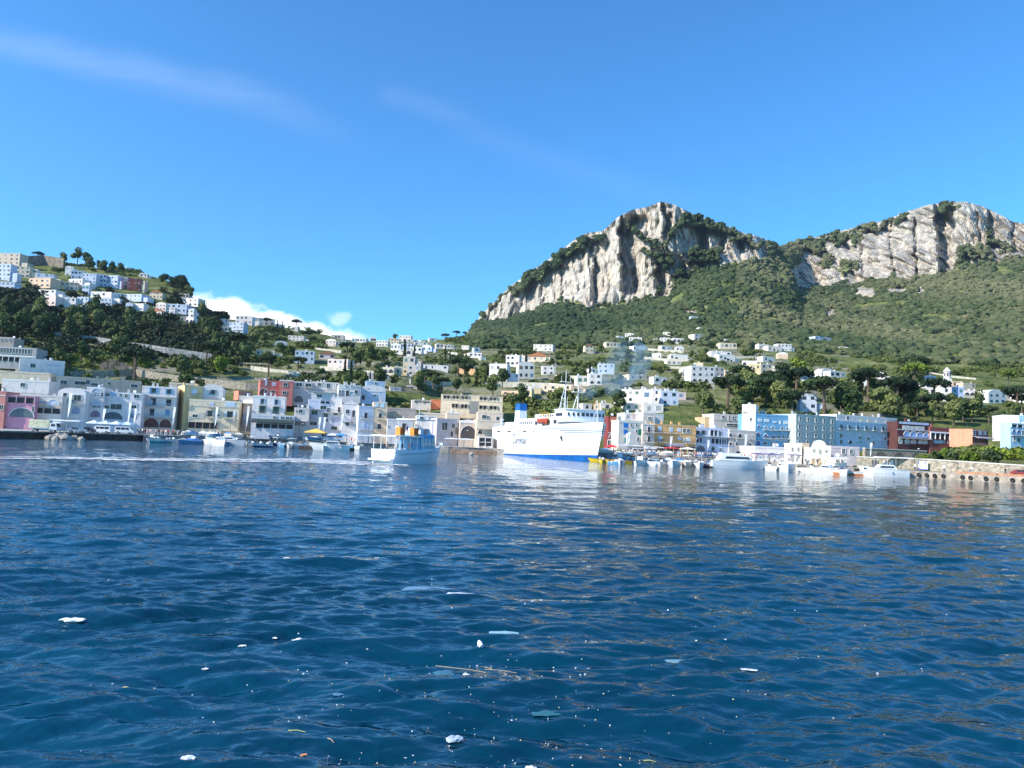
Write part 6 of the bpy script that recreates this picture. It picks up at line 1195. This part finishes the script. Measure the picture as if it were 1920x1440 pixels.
# antennas and poles
for i, (px, py, h, lb) in enumerate([(290,512,9,'thin mast on the crest of the left hill'),(1685,402,13,'pale antenna tower on the right-hand ridge'),(287,590,7,'thin pale pole among the villas of the left hill'),(1041,706,8,'slender pole beside the masts of the ferry')]):
    o = MB().tube((0,0,-1), (0,0,h), .28 if i == 1 else .16, .08, n=5).box(-.8, .8, -.06, .06, h*.8, h*.8+.12).box(-.5, .5, -.06, .06, h*.9, h*.9+.1).build('antenna_mast', mat('pale_mast', (.62,.62,.62), .5, .1)); o.location = hit(px, py); tag(o, lb, 'mast')
# ------------------------------------------------------------------ vegetation
def leafmat(name, c0, c1, c2, attr=None):
    m, nt, b = newmat(name); b.inputs['Roughness'].default_value = .8; b.inputs['Specular IOR Level'].default_value = .2
    if attr: a = N(nt, 'ShaderNodeAttribute', attribute_name=attr).outputs['Fac']
    else: a = N(nt, 'ShaderNodeObjectInfo').outputs['Random']
    tcv = N(nt, 'ShaderNodeTexCoord'); n = N(nt, 'ShaderNodeTexNoise', Scale=.35 if not attr else .12, Detail=5.0, Roughness=.7); nt.links.new(tcv.outputs['Object'], n.inputs['Vector'])
    f = MA('ADD', MA('MULTIPLY', a, .65, nt=nt), MA('MULTIPLY', n.outputs['Fac'], .45, nt=nt), nt=nt)
    r_ = ramp(nt, [(.15, c0), (.5, c1), (.95, c2)]); nt.links.new(f, r_.inputs[0]); nt.links.new(r_.outputs[0], b.inputs['Base Color']); return m
ML_b = leafmat('foliage', (.028,.050,.018), (.075,.105,.034), (.17,.19,.06))
ML_p = leafmat('pine_foliage', (.012,.026,.012), (.024,.044,.018), (.050,.072,.024)); ML_v = leafmat('bright_foliage', (.06,.10,.015), (.12,.17,.02), (.19,.23,.03))
M_bark = mat('bark', (.14,.10,.07), .95, .4, 1.5)
def cards(rng, C, Rr, n, size):      # n leaf clumps (bent quads) on the shells of ellipsoids C (k,3) with radii Rr (k,3)
    k = rng.integers(0, len(C), n); d = rng.normal(size=(n, 3)); d /= np.linalg.norm(d, axis=1)[:, None]
    rad = rng.uniform(.6, 1.06, n)[:, None]; P = C[k]+d*Rr[k]*rad
    nrm = d+rng.normal(size=(n, 3))*.45; nrm /= np.linalg.norm(nrm, axis=1)[:, None]
    u = np.cross(nrm, rng.normal(size=(n, 3))); u /= np.linalg.norm(u, axis=1)[:, None]; v = np.cross(nrm, u)
    s = rng.uniform(.5, 1.2, n)[:, None]*size
    q = np.stack([P-u*s-v*s*.6, P+u*s*.7-v*s, P+u*s+v*s*.6, P-u*s*.6+v*s], 1).reshape(-1, 3)
    return q, np.arange(n*4).reshape(n, 4)
def crown(kind, seed, n):
    rng = np.random.default_rng(seed)
    if kind == 'broad': k = 11; a = rng.uniform(0, 6.28, k); rr = rng.uniform(0, 2.3, k); C = np.stack([rr*np.cos(a), rr*np.sin(a), rng.uniform(2.8, 6.6, k)-rr*.35], -1); R_ = np.full((k, 3), 1.5)*rng.uniform(.7, 1.25, (k, 1))*np.array([1, 1, .85]); sz = .34
    elif kind == 'pine': k = 13; a = rng.uniform(0, 6.28, k); rr = np.sqrt(rng.uniform(0, 1, k))*3.6; C = np.stack([rr*np.cos(a), rr*np.sin(a), 7.6-rr**2*.07+rng.uniform(-.2, .3, k)], -1); R_ = np.full((k, 3), 1.35)*rng.uniform(.8, 1.2, (k, 1))*np.array([1.15, 1.15, .72]); sz = .3
    elif kind == 'cypress': k = 9; z = np.linspace(1, 8.6, k); C = np.stack([rng.normal(0, .1, k), rng.normal(0, .1, k), z], -1); w_ = .95*np.clip(1.15-z/9.2, .12, 1); R_ = np.stack([w_, w_, np.full(k, .95)], -1); sz = .24
    else: k = 6; a = rng.uniform(0, 6.28, k); rr = rng.uniform(.2, 1.6, k); C = np.stack([rr*np.cos(a), rr*np.sin(a), rng.uniform(.6, 1.7, k)], -1); R_ = np.full((k, 3), 1.05)*rng.uniform(.7, 1.2, (k, 1)); sz = .3
    return cards(rng, C, R_, n, sz)
def tree_proto(kind, seed, mt_):
    root = empty({'broad': 'broadleaf_tree', 'pine': 'umbrella_pine', 'cypress': 'cypress_tree', 'bush': 'bush'}[kind])
    v, f = crown(kind, seed, {'broad': 1300, 'pine': 1300, 'cypress': 700, 'bush': 500}[kind]); o = bpy.data.objects.new('crown', npmesh('crown', v, f, [mt_])); COL.objects.link(o); o.parent = root
    m = MB(); r = random.Random(seed)
    if kind == 'pine':
        m.tube((0,0,-1.5), (.2,.1,6.4), .42, .28, n=6)
        for k in range(6): a = k*1.05; m.tube((.2,.1,5.2+.1*k), (2.3*math.cos(a), 2.3*math.sin(a), 7.3), .13, .05, n=4)
    elif kind == 'bush': m.tube((0,0,-.8), (0,0,1.2), .12, .05, n=5)
    else:
        m.tube((0,0,-1.5), (0,0,3.6), .28, .15, n=6)
        for k in range(4 if kind == 'broad' else 0): a = k*1.6; m.tube((0,0,2.2+.3*k), (1.4*math.cos(a), 1.4*math.sin(a), 4.6), .12, .05, n=4)
    m.build('trunk', M_bark, root); return root
TP = {('broad', i): None for i in range(4)}
def tkey(kind, v): return (kind, v)
TPROTO = {}
def put_tree(kind, var, px, py, sc, label, group, bright=False):
    p = hit(px, py) if not isinstance(px, Vector) else px
    return put_tree_at(kind, var, p, sc, label, group, bright)
def put_tree_at(kind, var, p, sc, label, group, bright=False):
    k = (kind, var, bright); rz = RT.uniform(0, 6.28); cat = {'broad': 'tree', 'pine': 'pine tree', 'cypress': 'cypress', 'bush': 'bush'}[kind]
    if k not in TPROTO:
        o = TPROTO[k] = tree_proto(kind, 40+var*7+len(kind), ML_v if bright else (ML_p if kind in ('pine', 'cypress') else ML_b)); o.location = p; o.rotation_euler = (0, 0, rz); o.scale = (sc,)*3; tag(o, label, cat, group)
    else: o = copy_tree(TPROTO[k], loc=p, rz=rz, sc=sc, label=label, cat=cat, group=group)
    return o
RT = random.Random(99)
def blocked(px, py): return any(a-5 < px < b_+5 and c-1 < py < d+(9 if b_-a > 14 else 4) for a, b_, c, d in HOUSE_PX)
EXPL = [('pine',0,556,617,1.15,'lone umbrella pine with tall bare trunk standing against the cloud bank',0),('pine',1,415,606,1.3,'broad umbrella pine left of the long white ridge villa',0),('pine',0,500,612,1.0,'umbrella pine in front of the long white ridge villa',0),('pine',1,575,640,1.2,'dark umbrella pine below the lone ridge pine',0),('cypress',0,520,615,1.0,'dark cypress right of the long ridge villa',0),('cypress',0,529,617,.9,'second smaller cypress right of the long ridge villa',0),('broad',0,116,492,1.5,'round tree at the top of the left hill above the fortress wall',0),('broad',1,145,492,2.0,'big round tree on the crest of the left hill',0),('broad',2,160,494,1.6,'right neighbour of the big round crest tree',0),('pine',0,70,490,1.2,'small flat pine on the crest at far left',0),('broad',3,338,545,2.0,'rounded tree at the right shoulder of the left hill',0),('broad',0,350,560,1.8,'tree low on the right shoulder of the left hill',0),('broad',1,378,598,1.9,'large round tree at the foot of the left hill against the clouds',0),('pine',1,835,640,1.1,'umbrella pine left of the cliff foot on the saddle',0),('pine',0,855,634,1.3,'wide umbrella pine on the saddle skyline beside the cliff',0),('pine',1,872,632,1.1,'umbrella pine touching the left foot of the cliff',0),('broad',2,740,640,1.2,'small tree above the saddle town roofs',0),('cypress',0,757,680,1.5,'black cypress in the middle of the saddle town',0),('cypress',0,776,682,1.2,'dark cypress right of the grey saddle house',0),('pine',0,1715,726,1.5,'bright lime-green umbrella pine left of the belfry',1),('pine',1,1890,726,1.2,'bright green flat pine right of the belfry villas',1),('broad',0,1490,714,1.8,'bright green round tree right of the yellow hillside house',1),('broad',3,942,725,1.2,'round dark tree below the big white villas above the ferry',0),('broad',1,978,766,1.3,'round dark tree behind the blue funnel of the ferry',0),('cypress',0,1105,716,1.1,'narrow cypress between the white houses left of the smoke',0),('broad',2,1158,772,1.2,'brownish tree right of the ferry mast under the white villa',0),('cypress',0,985,697,1.3,'dark cypress between the white villas above the ferry',0),('broad',3,410,706,1.3,'pale feathery tree behind the left row of houses',1)]
for e_ in EXPL: put_tree(e_[0], e_[1], e_[2], e_[3], e_[4], e_[5], None, bool(e_[6]))
# countable trees of the garden slopes: (zone, n, polygon box px0,px1,py0,py1, kinds, scale)
TZ = [('over the dark slope of the left hill', 40, 0, 430, 560, 640, ['broad'], (1.0, 1.9)), ('on the crest of the left hill', 22, 150, 372, 0, 0, ['broad','broad','broad','bush'], (.9, 1.5)), ('on the terraces behind the left houses', 24, 60, 560, 655, 712, ['broad','pine','bush'], (.8, 1.5)),
      ('between the ridge villas', 30, 400, 700, 612, 690, ['broad','broad','cypress','broad'], (.8, 1.3)), ('below the saddle town', 34, 640, 900, 650, 742, ['broad','broad','pine','cypress','bush'], (.7, 1.3)), ('around the villas above the ferry', 22, 890, 1140, 640, 745, ['broad','cypress','broad','bush'], (.7, 1.3)),
      ('on the terraces right of the smoke', 34, 1150, 1420, 610, 745, ['broad','bush','broad'], (.6, 1.2)), ('in the dark grove above the ochre house', 20, 1265, 1480, 722, 785, ['broad','broad','pine'], (1.0, 1.6)), ('above the grey and pale-blue hotels', 22, 1480, 1730, 712, 792, ['broad','broad','pine'], (1.1, 1.9)), ('around the belfry villa at far right', 26, 1690, 1920, 735, 800, ['broad','pine','bush'], (.9, 1.6))]
SINGLE = {'broad': 'round tree', 'pine': 'flat-topped pine', 'cypress': 'slim dark cypress', 'bush': 'low bush'}
for zn, n, a, b_, c, d, ks, (s0, s1) in TZ:
    k = 0
    for _ in range(n*6):
        if k >= n: break
        px = RT.uniform(a, b_)
        if c == 0: py = float(np.interp(px, [0,60,110,150,200,260,310,345,370], [484,492,496,499,503,511,526,539,571]))+RT.uniform(1, 9)
        else:
            py = RT.uniform(c, d)
            if py < float(np.interp(px, [370,410,500,560,650,700,860,890], [585,604,618,626,646,648,643,640])): continue
        if blocked(px, py) or blocked(px, py-8): continue
        kd = RT.choice(ks); p = hit(px, py); t, e = te(px, py)
        put_tree_at(kd, RT.randrange(4 if kd == 'broad' else 2), p, RT.uniform(s0, s1), '%s %s' % (SINGLE[kd], zn), 'trees '+zn); k += 1
# bushes on the bank behind the mole
bk = lambda px, Y: float(np.interp(Y, [172,190,215,248], [1.25, 1.6+min(1, max(0, (px-1730)/120))*2.0, 2+min(1, max(0, (px-1720)/90))*3.2, 2.5+min(1, max(0, (px-1700)/80))*3.5]))
for k in range(46):
    px = RT.uniform(1735, 1960); Y = RT.uniform(192, 246); t = te(px, 860)[0]; put_tree_at('bush', RT.randrange(3), Vector((t*Y, Y, bk(px, Y))), RT.uniform(.7, 1.5), 'shaggy green bush on the bank behind the mole', 'bushes on the bank behind the mole', RT.random() < .35)
# ---- uncountable woods and scrub, merged
cellA = np.zeros((NR, NC)); dX = np.gradient(PX, axis=1); dYx = np.gradient(PY, axis=1); dZx = np.gradient(PZ, axis=1); dXy = np.gradient(PX, axis=0); dYy = np.gradient(PY, axis=0); dZy = np.gradient(PZ, axis=0)
cr_ = np.cross(np.stack([dX, dYx, dZx], -1), np.stack([dXy, dYy, dZy], -1)); cellA = np.linalg.norm(cr_, axis=-1); upz = np.abs(cr_[..., 2])/np.maximum(cellA, 1e-6)
nearH = np.zeros((NR, NC), bool)
inview = (px_t > -60) & (px_t < 1990)
PYX = 829.3+(px_t-960)*.0419 - EE*F*1.0      # approximate picture row of every cell
for a, b_, c, d in HOUSE_PX: nearH |= (px_t > a-1.5+((850-c)*.042)*0) & (px_t < b_+1.5+16) & (PYX > c-1) & (PYX < d+6)
def scatter(mask, spacing, seed):
    rng = np.random.default_rng(seed); wgt = np.where(mask & inview, cellA, 0).ravel(); tot = wgt.sum(); n = int(tot/spacing**2)
    idx = rng.choice(len(wgt), n, p=wgt/tot); i, j = np.unravel_index(idx, (NR, NC)); i = np.minimum(i, NR-2); j = np.minimum(j, NC-2); a = rng.random(n)[:, None]; b_ = rng.random(n)[:, None]
    G = lambda A_: np.stack([X_[A_] for X_ in (PX, PY, PZ)], -1)
    P = G((i, j))*(1-a)*(1-b_)+G((i, j+1))*a*(1-b_)+G((i+1, j))*(1-a)*b_+G((i+1, j+1))*a*b_
    return P, rng, px_t[i, j], PYX[i, j]
def ico():
    import bmesh
    b = bmesh.new(); bmesh.ops.create_icosphere(b, subdivisions=2, radius=1); v = np.array([x.co[:] for x in b.verts]); f = np.array([[q.index for q in p.verts] for p in b.faces]); b.free(); return v, f
IV, IF = ico()
def mass(name, P, rng, size, tmpl, mt_, label, tint=None, flat=.8):
    n = len(P); s = rng.uniform(size[0], size[1], n)*(.75+.5*rng.random(n)); rz = rng.uniform(0, 6.28, n); var = rng.integers(0, len(tmpl), n); tn_ = rng.random(n) if tint is None else tint; s = s*(1+.55*np.clip(fbm(P[:, 0]/38, P[:, 1]/38, 12, 2), -1, 1.2))
    vs = []; fs = []; at_ = []; off = 0
    for k, (tv, tf) in enumerate(tmpl):
        sel = np.where(var == k)[0]
        if not len(sel): continue
        c, s_ = np.cos(rz[sel])[:, None], np.sin(rz[sel])[:, None]; sc = s[sel][:, None]
        x = (tv[None, :, 0]*c-tv[None, :, 1]*s_)*sc; y = (tv[None, :, 0]*s_+tv[None, :, 1]*c)*sc; z = tv[None, :, 2]*sc*flat
        co = np.stack([x, y, z], -1)+P[sel][:, None, :]; vs.append(co.reshape(-1, 3)); m_ = len(tv)
        fs.append((tf[None]+(np.arange(len(sel))*m_)[:, None, None]+off).reshape(-1, tf.shape[1])); off += len(sel)*m_; at_.append(np.repeat(tn_[sel], len(tf)))
    o = bpy.data.objects.new(name, npmesh(name, np.concatenate(vs), np.concatenate(fs), [mt_], attrs={'tint': ('FACE', np.concatenate(at_))})); COL.objects.link(o); return tag(o, label, kind='stuff')
blobs = []
for k in range(6):
    rg = np.random.default_rng(k); q = IV*(1+.34*pn(IV[:, 0]*2.6+k*9, IV[:, 1]*2.6+IV[:, 2]*3.1, k)[:, None]+.12*rg.normal(size=(len(IV), 1))); q[:, 2] = q[:, 2]+.35; blobs.append((q, IF))
cardT = []
for k in range(6):
    rg = np.random.default_rng(90+k); kk = 5; a = rg.uniform(0, 6.28, kk); rr = rg.uniform(0, .75, kk); C = np.stack([rr*np.cos(a), rr*np.sin(a), rg.uniform(.2, .9, kk)], -1); v, f = cards(rg, C, np.full((kk, 3), .55), 120, .17); cardT.append((v, f))
MW_far = leafmat('wood_foliage', (.018,.034,.012), (.056,.076,.028), (.155,.148,.075), 'tint'); MW_near = leafmat('scrub_foliage', (.028,.046,.015), (.085,.115,.032), (.20,.22,.06), 'tint'); MW_dark = leafmat('dark_wood_foliage', (.016,.028,.013), (.034,.048,.019), (.070,.082,.030), 'tint')
P, rg, ppx, ppy = scatter((px_t > 880) & (LK > 4.15) & (rock < .45), 6.1, 1); keep = pn(P[:, 0]/70, P[:, 1]/70, 5) > -.5; P = P[keep]; ppx = ppx[keep]
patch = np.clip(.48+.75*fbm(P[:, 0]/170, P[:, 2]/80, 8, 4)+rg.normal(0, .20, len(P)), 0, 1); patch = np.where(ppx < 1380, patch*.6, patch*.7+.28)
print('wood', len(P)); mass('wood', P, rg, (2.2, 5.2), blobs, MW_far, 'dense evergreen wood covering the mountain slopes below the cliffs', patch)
P, rg, ppx, ppy = scatter((px_t > 880) & (rock >= .45) & (rock < .85), 13, 14); mass('cliff_scrub', P, rg, (1.5, 3.2), blobs, MW_dark, 'dark scrub clinging to ledges of the limestone cliffs')
P, rg, ppx, ppy = scatter((LK > 2.6) & (px_t < 450) & ~nearH & (PYX > 545+0*px_t) & (PYX < 655+px_t*.05), 5.2, 2); print('dark', len(P)); mass('dark_wood', P, rg, (2.2, 5.0), cardT, MW_dark, 'dark evergreen thicket over the lower left hill', np.clip(rg.random(len(P))*.8, 0, 1))
P, rg, ppx, ppy = scatter((LK > 1.0) & (LK < 6.9) & (px_t < 900) & ~nearH & ~((px_t < 450) & (PYX > 545) & (PYX < 655)) & (pn(PX/45, PY/45, 31) > -.1), 5.0, 3); print('scrubL', len(P)); mass('garden_scrub', P, rg, (1.2, 3.4), cardT, MW_near, 'green garden scrub and shrubs over the left slopes', np.clip(.3+.5*fbm(P[:, 0]/60, P[:, 1]/60, 4, 2)+rg.random(len(P))*.4, 0, 1))
P, rg, ppx, ppy = scatter((LK > 1.0) & (LK < 4.6) & (px_t >= 900) & ~nearH & (pn(PX/40, PY/40, 32) > -.02), 5.0, 6); print('scrubR', len(P)); mass('terrace_scrub', P, rg, (1.0, 3.2), cardT, MW_near, 'green shrubs and vines over the terraces behind the harbour', np.clip(.3+.5*fbm(P[:, 0]/60, P[:, 1]/60, 4, 2)+rg.random(len(P))*.45, 0, 1))
vb = ((px_t > 92) & (px_t < 420) & (np.abs(PYX-(664+px_t*.055)) < 6)) | ((px_t > 120) & (px_t < 190) & (np.abs(PYX-680) < 6)); P, rg, _, _ = scatter(vb, 1.9, 7); print('vine', len(P))
if len(P): mass('vineyard', P, rg, (.8, 1.4), cardT, leafmat('vine_leaves', (.07,.11,.015), (.13,.17,.02), (.2,.22,.035), 'tint'), 'strip of bright yellow-green vines across the left slope')
# ------------------------------------------------------------------ wake, floating debris
M_foam = mat('foam', (.85,.88,.9), .6, .05)
def sz(x, y):
    tw_, Yr, Z = WX; j = int(np.clip(np.interp(x/y, tw_, np.arange(len(tw_))), 0, len(tw_)-1)); i = int(np.clip(np.interp(y, Yr, np.arange(len(Yr))), 0, len(Yr)-1)); return float(Z[i, j])
def foam(name, pts, n, spread, size, label, seed):
    r = random.Random(seed); m = MB()
    for _ in range(n):
        i = r.randrange(len(pts)-1); q = r.random(); px = pts[i][0]+(pts[i+1][0]-pts[i][0])*q; py = pts[i][1]+(pts[i+1][1]-pts[i][1])*q+r.gauss(0, 1)*spread*pts[i][2]
        if r.random() > pts[i][2]: continue
        p = ground(px, py); k = 6; a0 = r.random()*6; sx = r.uniform(.3, 1)*size; sy = sx*r.uniform(.25, .7)
        zf = sz(p.x, p.y)+.05
        m.add([(p.x+sx*math.cos(2*PI*j/k)*r.uniform(.5, 1.2), p.y+sy*math.sin(2*PI*j/k)*r.uniform(.5, 1.3), zf) for j in range(k)], [tuple(range(k))])
    o = m.build(name, M_foam); return tag(o, label, kind='stuff')
foam('wake_foam', [(0,856.5,.25),(120,858.5,.6),(250,861,.5),(400,862,.5),(520,862.5,.9),(610,864,1),(690,869,1)], 3400, 1.3, .8, 'thin white foam line of the wake trailing left from the excursion boat', 1)
foam('wake_foam', [(0,860,.3),(200,862,.5),(420,865,.4),(560,866,.6),(690,871,.9),(760,872,.4)], 1100, 1.5, 1.0, 'second looser foam line of the wake left of the excursion boat', 2)
def dpos(px, py): p = ground(px, py); p.z = sz(p.x, p.y); return p
def debris(name, px, py, L_, W_, T_, c, label, rz=0., seed=0, cat='litter', rough=.5):
    r = random.Random(seed); nx, ny = 6, 3; m = MB(); g_ = {}
    for s_ in (0, 1):
        for i in range(nx+1):
            for j in range(ny+1):
                x = (i/nx-.5)*L_; y = (j/ny-.5)*W_*(1-.35*abs(i/nx-.5)*2*r.uniform(.4, 1.4)); g_[(s_, i, j)] = len(m.v); m.v.append((x+r.uniform(-.04,.04)*L_, y+r.uniform(-.06,.06)*W_, (T_ if s_ else 0)*r.uniform(.55, 1.1)*(1-.4*(abs(i/nx-.5)*2)**3)))
    for i in range(nx):
        for j in range(ny):
            for s_ in (0, 1):
                q = (g_[(s_,i,j)], g_[(s_,i+1,j)], g_[(s_,i+1,j+1)], g_[(s_,i,j+1)]); m.f.append(q if s_ else q[::-1]); m.mi.append(0)
    for i in range(nx):
        for j, fl in ((0, 0), (ny, 1)): q = (g_[(0,i,j)], g_[(0,i+1,j)], g_[(1,i+1,j)], g_[(1,i,j)]); m.f.append(q[::-1] if fl else q); m.mi.append(0)
    for i, fl in ((0, 1), (nx, 0)):
        for j in range(ny): q = (g_[(0,i,j)], g_[(0,i,j+1)], g_[(1,i,j+1)], g_[(1,i,j)]); m.f.append(q[::-1] if fl else q); m.mi.append(0)
    o = m.build(name, mat('litter', c, rough, .1, 6.)); p = dpos(px, py); o.location = (p.x, p.y, p.z+.004); o.rotation_euler = (0, 0, rz); return tag(o, label, cat)
def pxm(py): return F*CH/ (py-829.3)   # distance at a picture row (middle of frame)
def m_at(px, py): return ground(px, py).y/F
D_ = [('foam_slab',135,1166,46,14,.5,(.85,.85,.85),'thin white foam slab floating at the left edge area of the water',.0),('foam_lump',562,1197,30,18,.8,(.8,.76,.74),'crumpled white lump of foam with pinkish folds floating left of centre',.2),('plank',868,1115,64,9,.25,(.70,.72,.78),'pale straight plank floating at the right end of the translucent sheet',-.06),('plastic_sheet',805,1105,100,26,.10,(.14,.27,.40),'translucent bluish plastic sheet floating left of the pale plank',-.1),('plastic_sheet',945,1189,58,22,.12,(.26,.46,.54),'pale teal plastic sheet floating in the middle foreground',.0),('plastic_bag',838,1262,48,22,.25,(.05,.16,.24),'half-sunken blue-grey plastic bag beside the long twig',.3),('plastic_scrap',874,1274,13,10,.5,(.7,.74,.76),'round white scrap right of the half-sunken bag',.9),('plastic_scrap',900,1216,10,18,.9,(.82,.84,.86),'small upright white scrap right of centre foreground',.1),('plastic_wrap',853,1378,34,20,.6,(.42,.5,.56),'crumpled clear plastic wrap near the bottom centre',.4),('foam_chunk',352,1437,26,12,.7,(.8,.82,.84),'white chunk cut by the bottom edge of the picture at left',.1),('foam_chunk',996,1437,22,14,.7,(.84,.82,.76),'off-white chunk at the bottom edge near the middle',.1),('bottle_cap',1077,1435,7,6,.7,(.75,.06,.05),'tiny red cap floating at the bottom edge',0),('orange_peel',570,1415,15,7,.6,(.78,.30,.12),'curled orange peel floating near the bottom',.7),('orange_peel',236,1286,18,6,.5,(.72,.60,.22),'curved yellow peel floating at lower left',-.4),('plastic_scrap',455,1204,16,6,.4,(.8,.84,.86),'slim white scrap left of the crumpled foam lump',.3),('plastic_scrap',515,1192,13,4,.4,(.84,.84,.84),'thin white strip just left of the crumpled foam lump',-.4),('plastic_scrap',384,1260,13,6,.6,(.84,.80,.82),'white oval scrap in the left foreground',0),('plastic_scrap',635,1302,24,10,.2,(.08,.20,.32),'pale half-sunken film in the middle foreground',.1),('plastic_scrap',712,1043,20,5,.2,(.6,.7,.8),'long pale scrap far out left of the translucent sheet',0),('plastic_scrap',537,1053,12,4,.4,(.8,.8,.82),'small pink-white scrap far out in the left water',0),('plastic_sheet',1270,1243,46,14,.12,(.16,.30,.38),'pale blue film floating right of centre',.1),('plastic_sheet',1405,1258,32,7,.3,(.66,.70,.70),'pale narrow strip floating right of the blue film',-.15),('plastic_bag',1025,1336,56,22,.14,(.03,.14,.18),'greenish half-sunken film near the bottom middle',.2),('foam_chunk',1365,1252,0,0,.5,(.8,.8,.8),'',0)]
for i, (nm, px, py, wpx, hpx, th, c, lb, rz) in enumerate(D_):
    if not lb: continue
    s = m_at(px, py); fore = (py-829.3)/F; L_ = wpx*s*.9; W_ = hpx*s/max(.1, fore)*.42; debris(nm, px, py, L_, W_, min(.07, th*hpx*s*.35+.004), c, lb, rz, i)
for i, (px, py, wpx, rz, lb) in enumerate([(885,1264,145,-.32,'long thin tan twig floating in the middle foreground'),(938,1272,60,-.2,'shorter twig crossing the end of the long tan twig'),(920,1250,36,-.9,'short twig with a brown leaf above the long tan twig'),(620,1392,22,-.8,'short pale stick near the bottom left of centre'),(556,1377,32,-.05,'yellowish straight stick at the bottom left of centre'),(1218,1418,22,-.1,'yellow-green blade floating at the bottom right of centre')]):
    s = m_at(px, py); p = dpos(px, py); m = MB(); L_ = wpx*s; m.tube((-L_/2, 0, .02), (0, .02*L_, .03), .006, .005, n=5).tube((0, .02*L_, .03), (L_/2, 0, .015), .005, .004, n=5)
    o = m.build('twig', mat('twig', (.50,.36,.20) if i < 4 else (.6,.6,.2), .8, .15, 5.)); o.location = p; o.rotation_euler = (0, 0, rz); tag(o, lb, 'stick')
rs = random.Random(17); sp_me = []
for k, c in enumerate([(.8,.82,.84), (.7,.75,.72), (.6,.5,.3), (.75,.78,.85)]):
    m = MB().sph((0,0,.3), (1, .6, .4), 6, 3); m.v = [(x*rs.uniform(.6,1.2), y*rs.uniform(.6,1.2), z) for x, y, z in m.v]; sp_me.append(m.mesh('speck', mat('litter', c, .5, .1, 6.)))
for k in range(230):
    if rs.random() < .62: px, py = rs.gauss(960, 190), rs.uniform(1230, 1438)
    else: px, py = rs.uniform(150, 1800), rs.uniform(1080, 1438)
    if not 5 < px < 1915: continue
    s = m_at(px, py); o = bpy.data.objects.new('litter_speck', sp_me[rs.randrange(4)]); COL.objects.link(o); o.location = dpos(px, py); o.scale = (s*rs.uniform(.8, 2.6),)*3; o.rotation_euler = (0, 0, rs.uniform(0, 6)); tag(o, 'tiny pale speck of litter drifting on the foreground water', 'litter', 'specks of litter on the foreground water')
hz, nth, bh = newmat('air_haze'); nth.nodes.remove(bh); oh = [x for x in nth.nodes if x.type == 'OUTPUT_MATERIAL'][0]
vh = N(nth, 'ShaderNodeVolumePrincipled'); vh.inputs['Color'].default_value = (.72,.84,1,1); vh.inputs['Density'].default_value = .000035; vh.inputs['Anisotropy'].default_value = .3
nth.links.new(vh.outputs[0], oh.inputs['Volume'])
tag(MB().box(-3200, 3200, -30, 3300, -760, 560).build('haze', hz), 'thin pale air haze over the harbour', kind='stuff')
_g = {}
for o in bpy.data.objects:
    if o.parent is None and 'label' in o and o.name.split('.')[0] in ('broadleaf_tree','umbrella_pine','cypress_tree','bush','terrace_wall'): _g.setdefault(o['label'], []).append(o)
for lb, os_ in _g.items():
    if len(os_) > 1:
        os_.sort(key=lambda o: o.location.x/o.location.y)
        for i, o in enumerate(os_):
            z = o.scale.x; ad = '' if 'wall' in lb else ('tall ' if z > 1.5 else ('small ' if z < .95 else ''))
            o['label'] = '%s%s, %s from left' % (ad, lb, ordn(i))
            if 'group' not in o: o['group'] = 'pale terrace walls among the gardens'
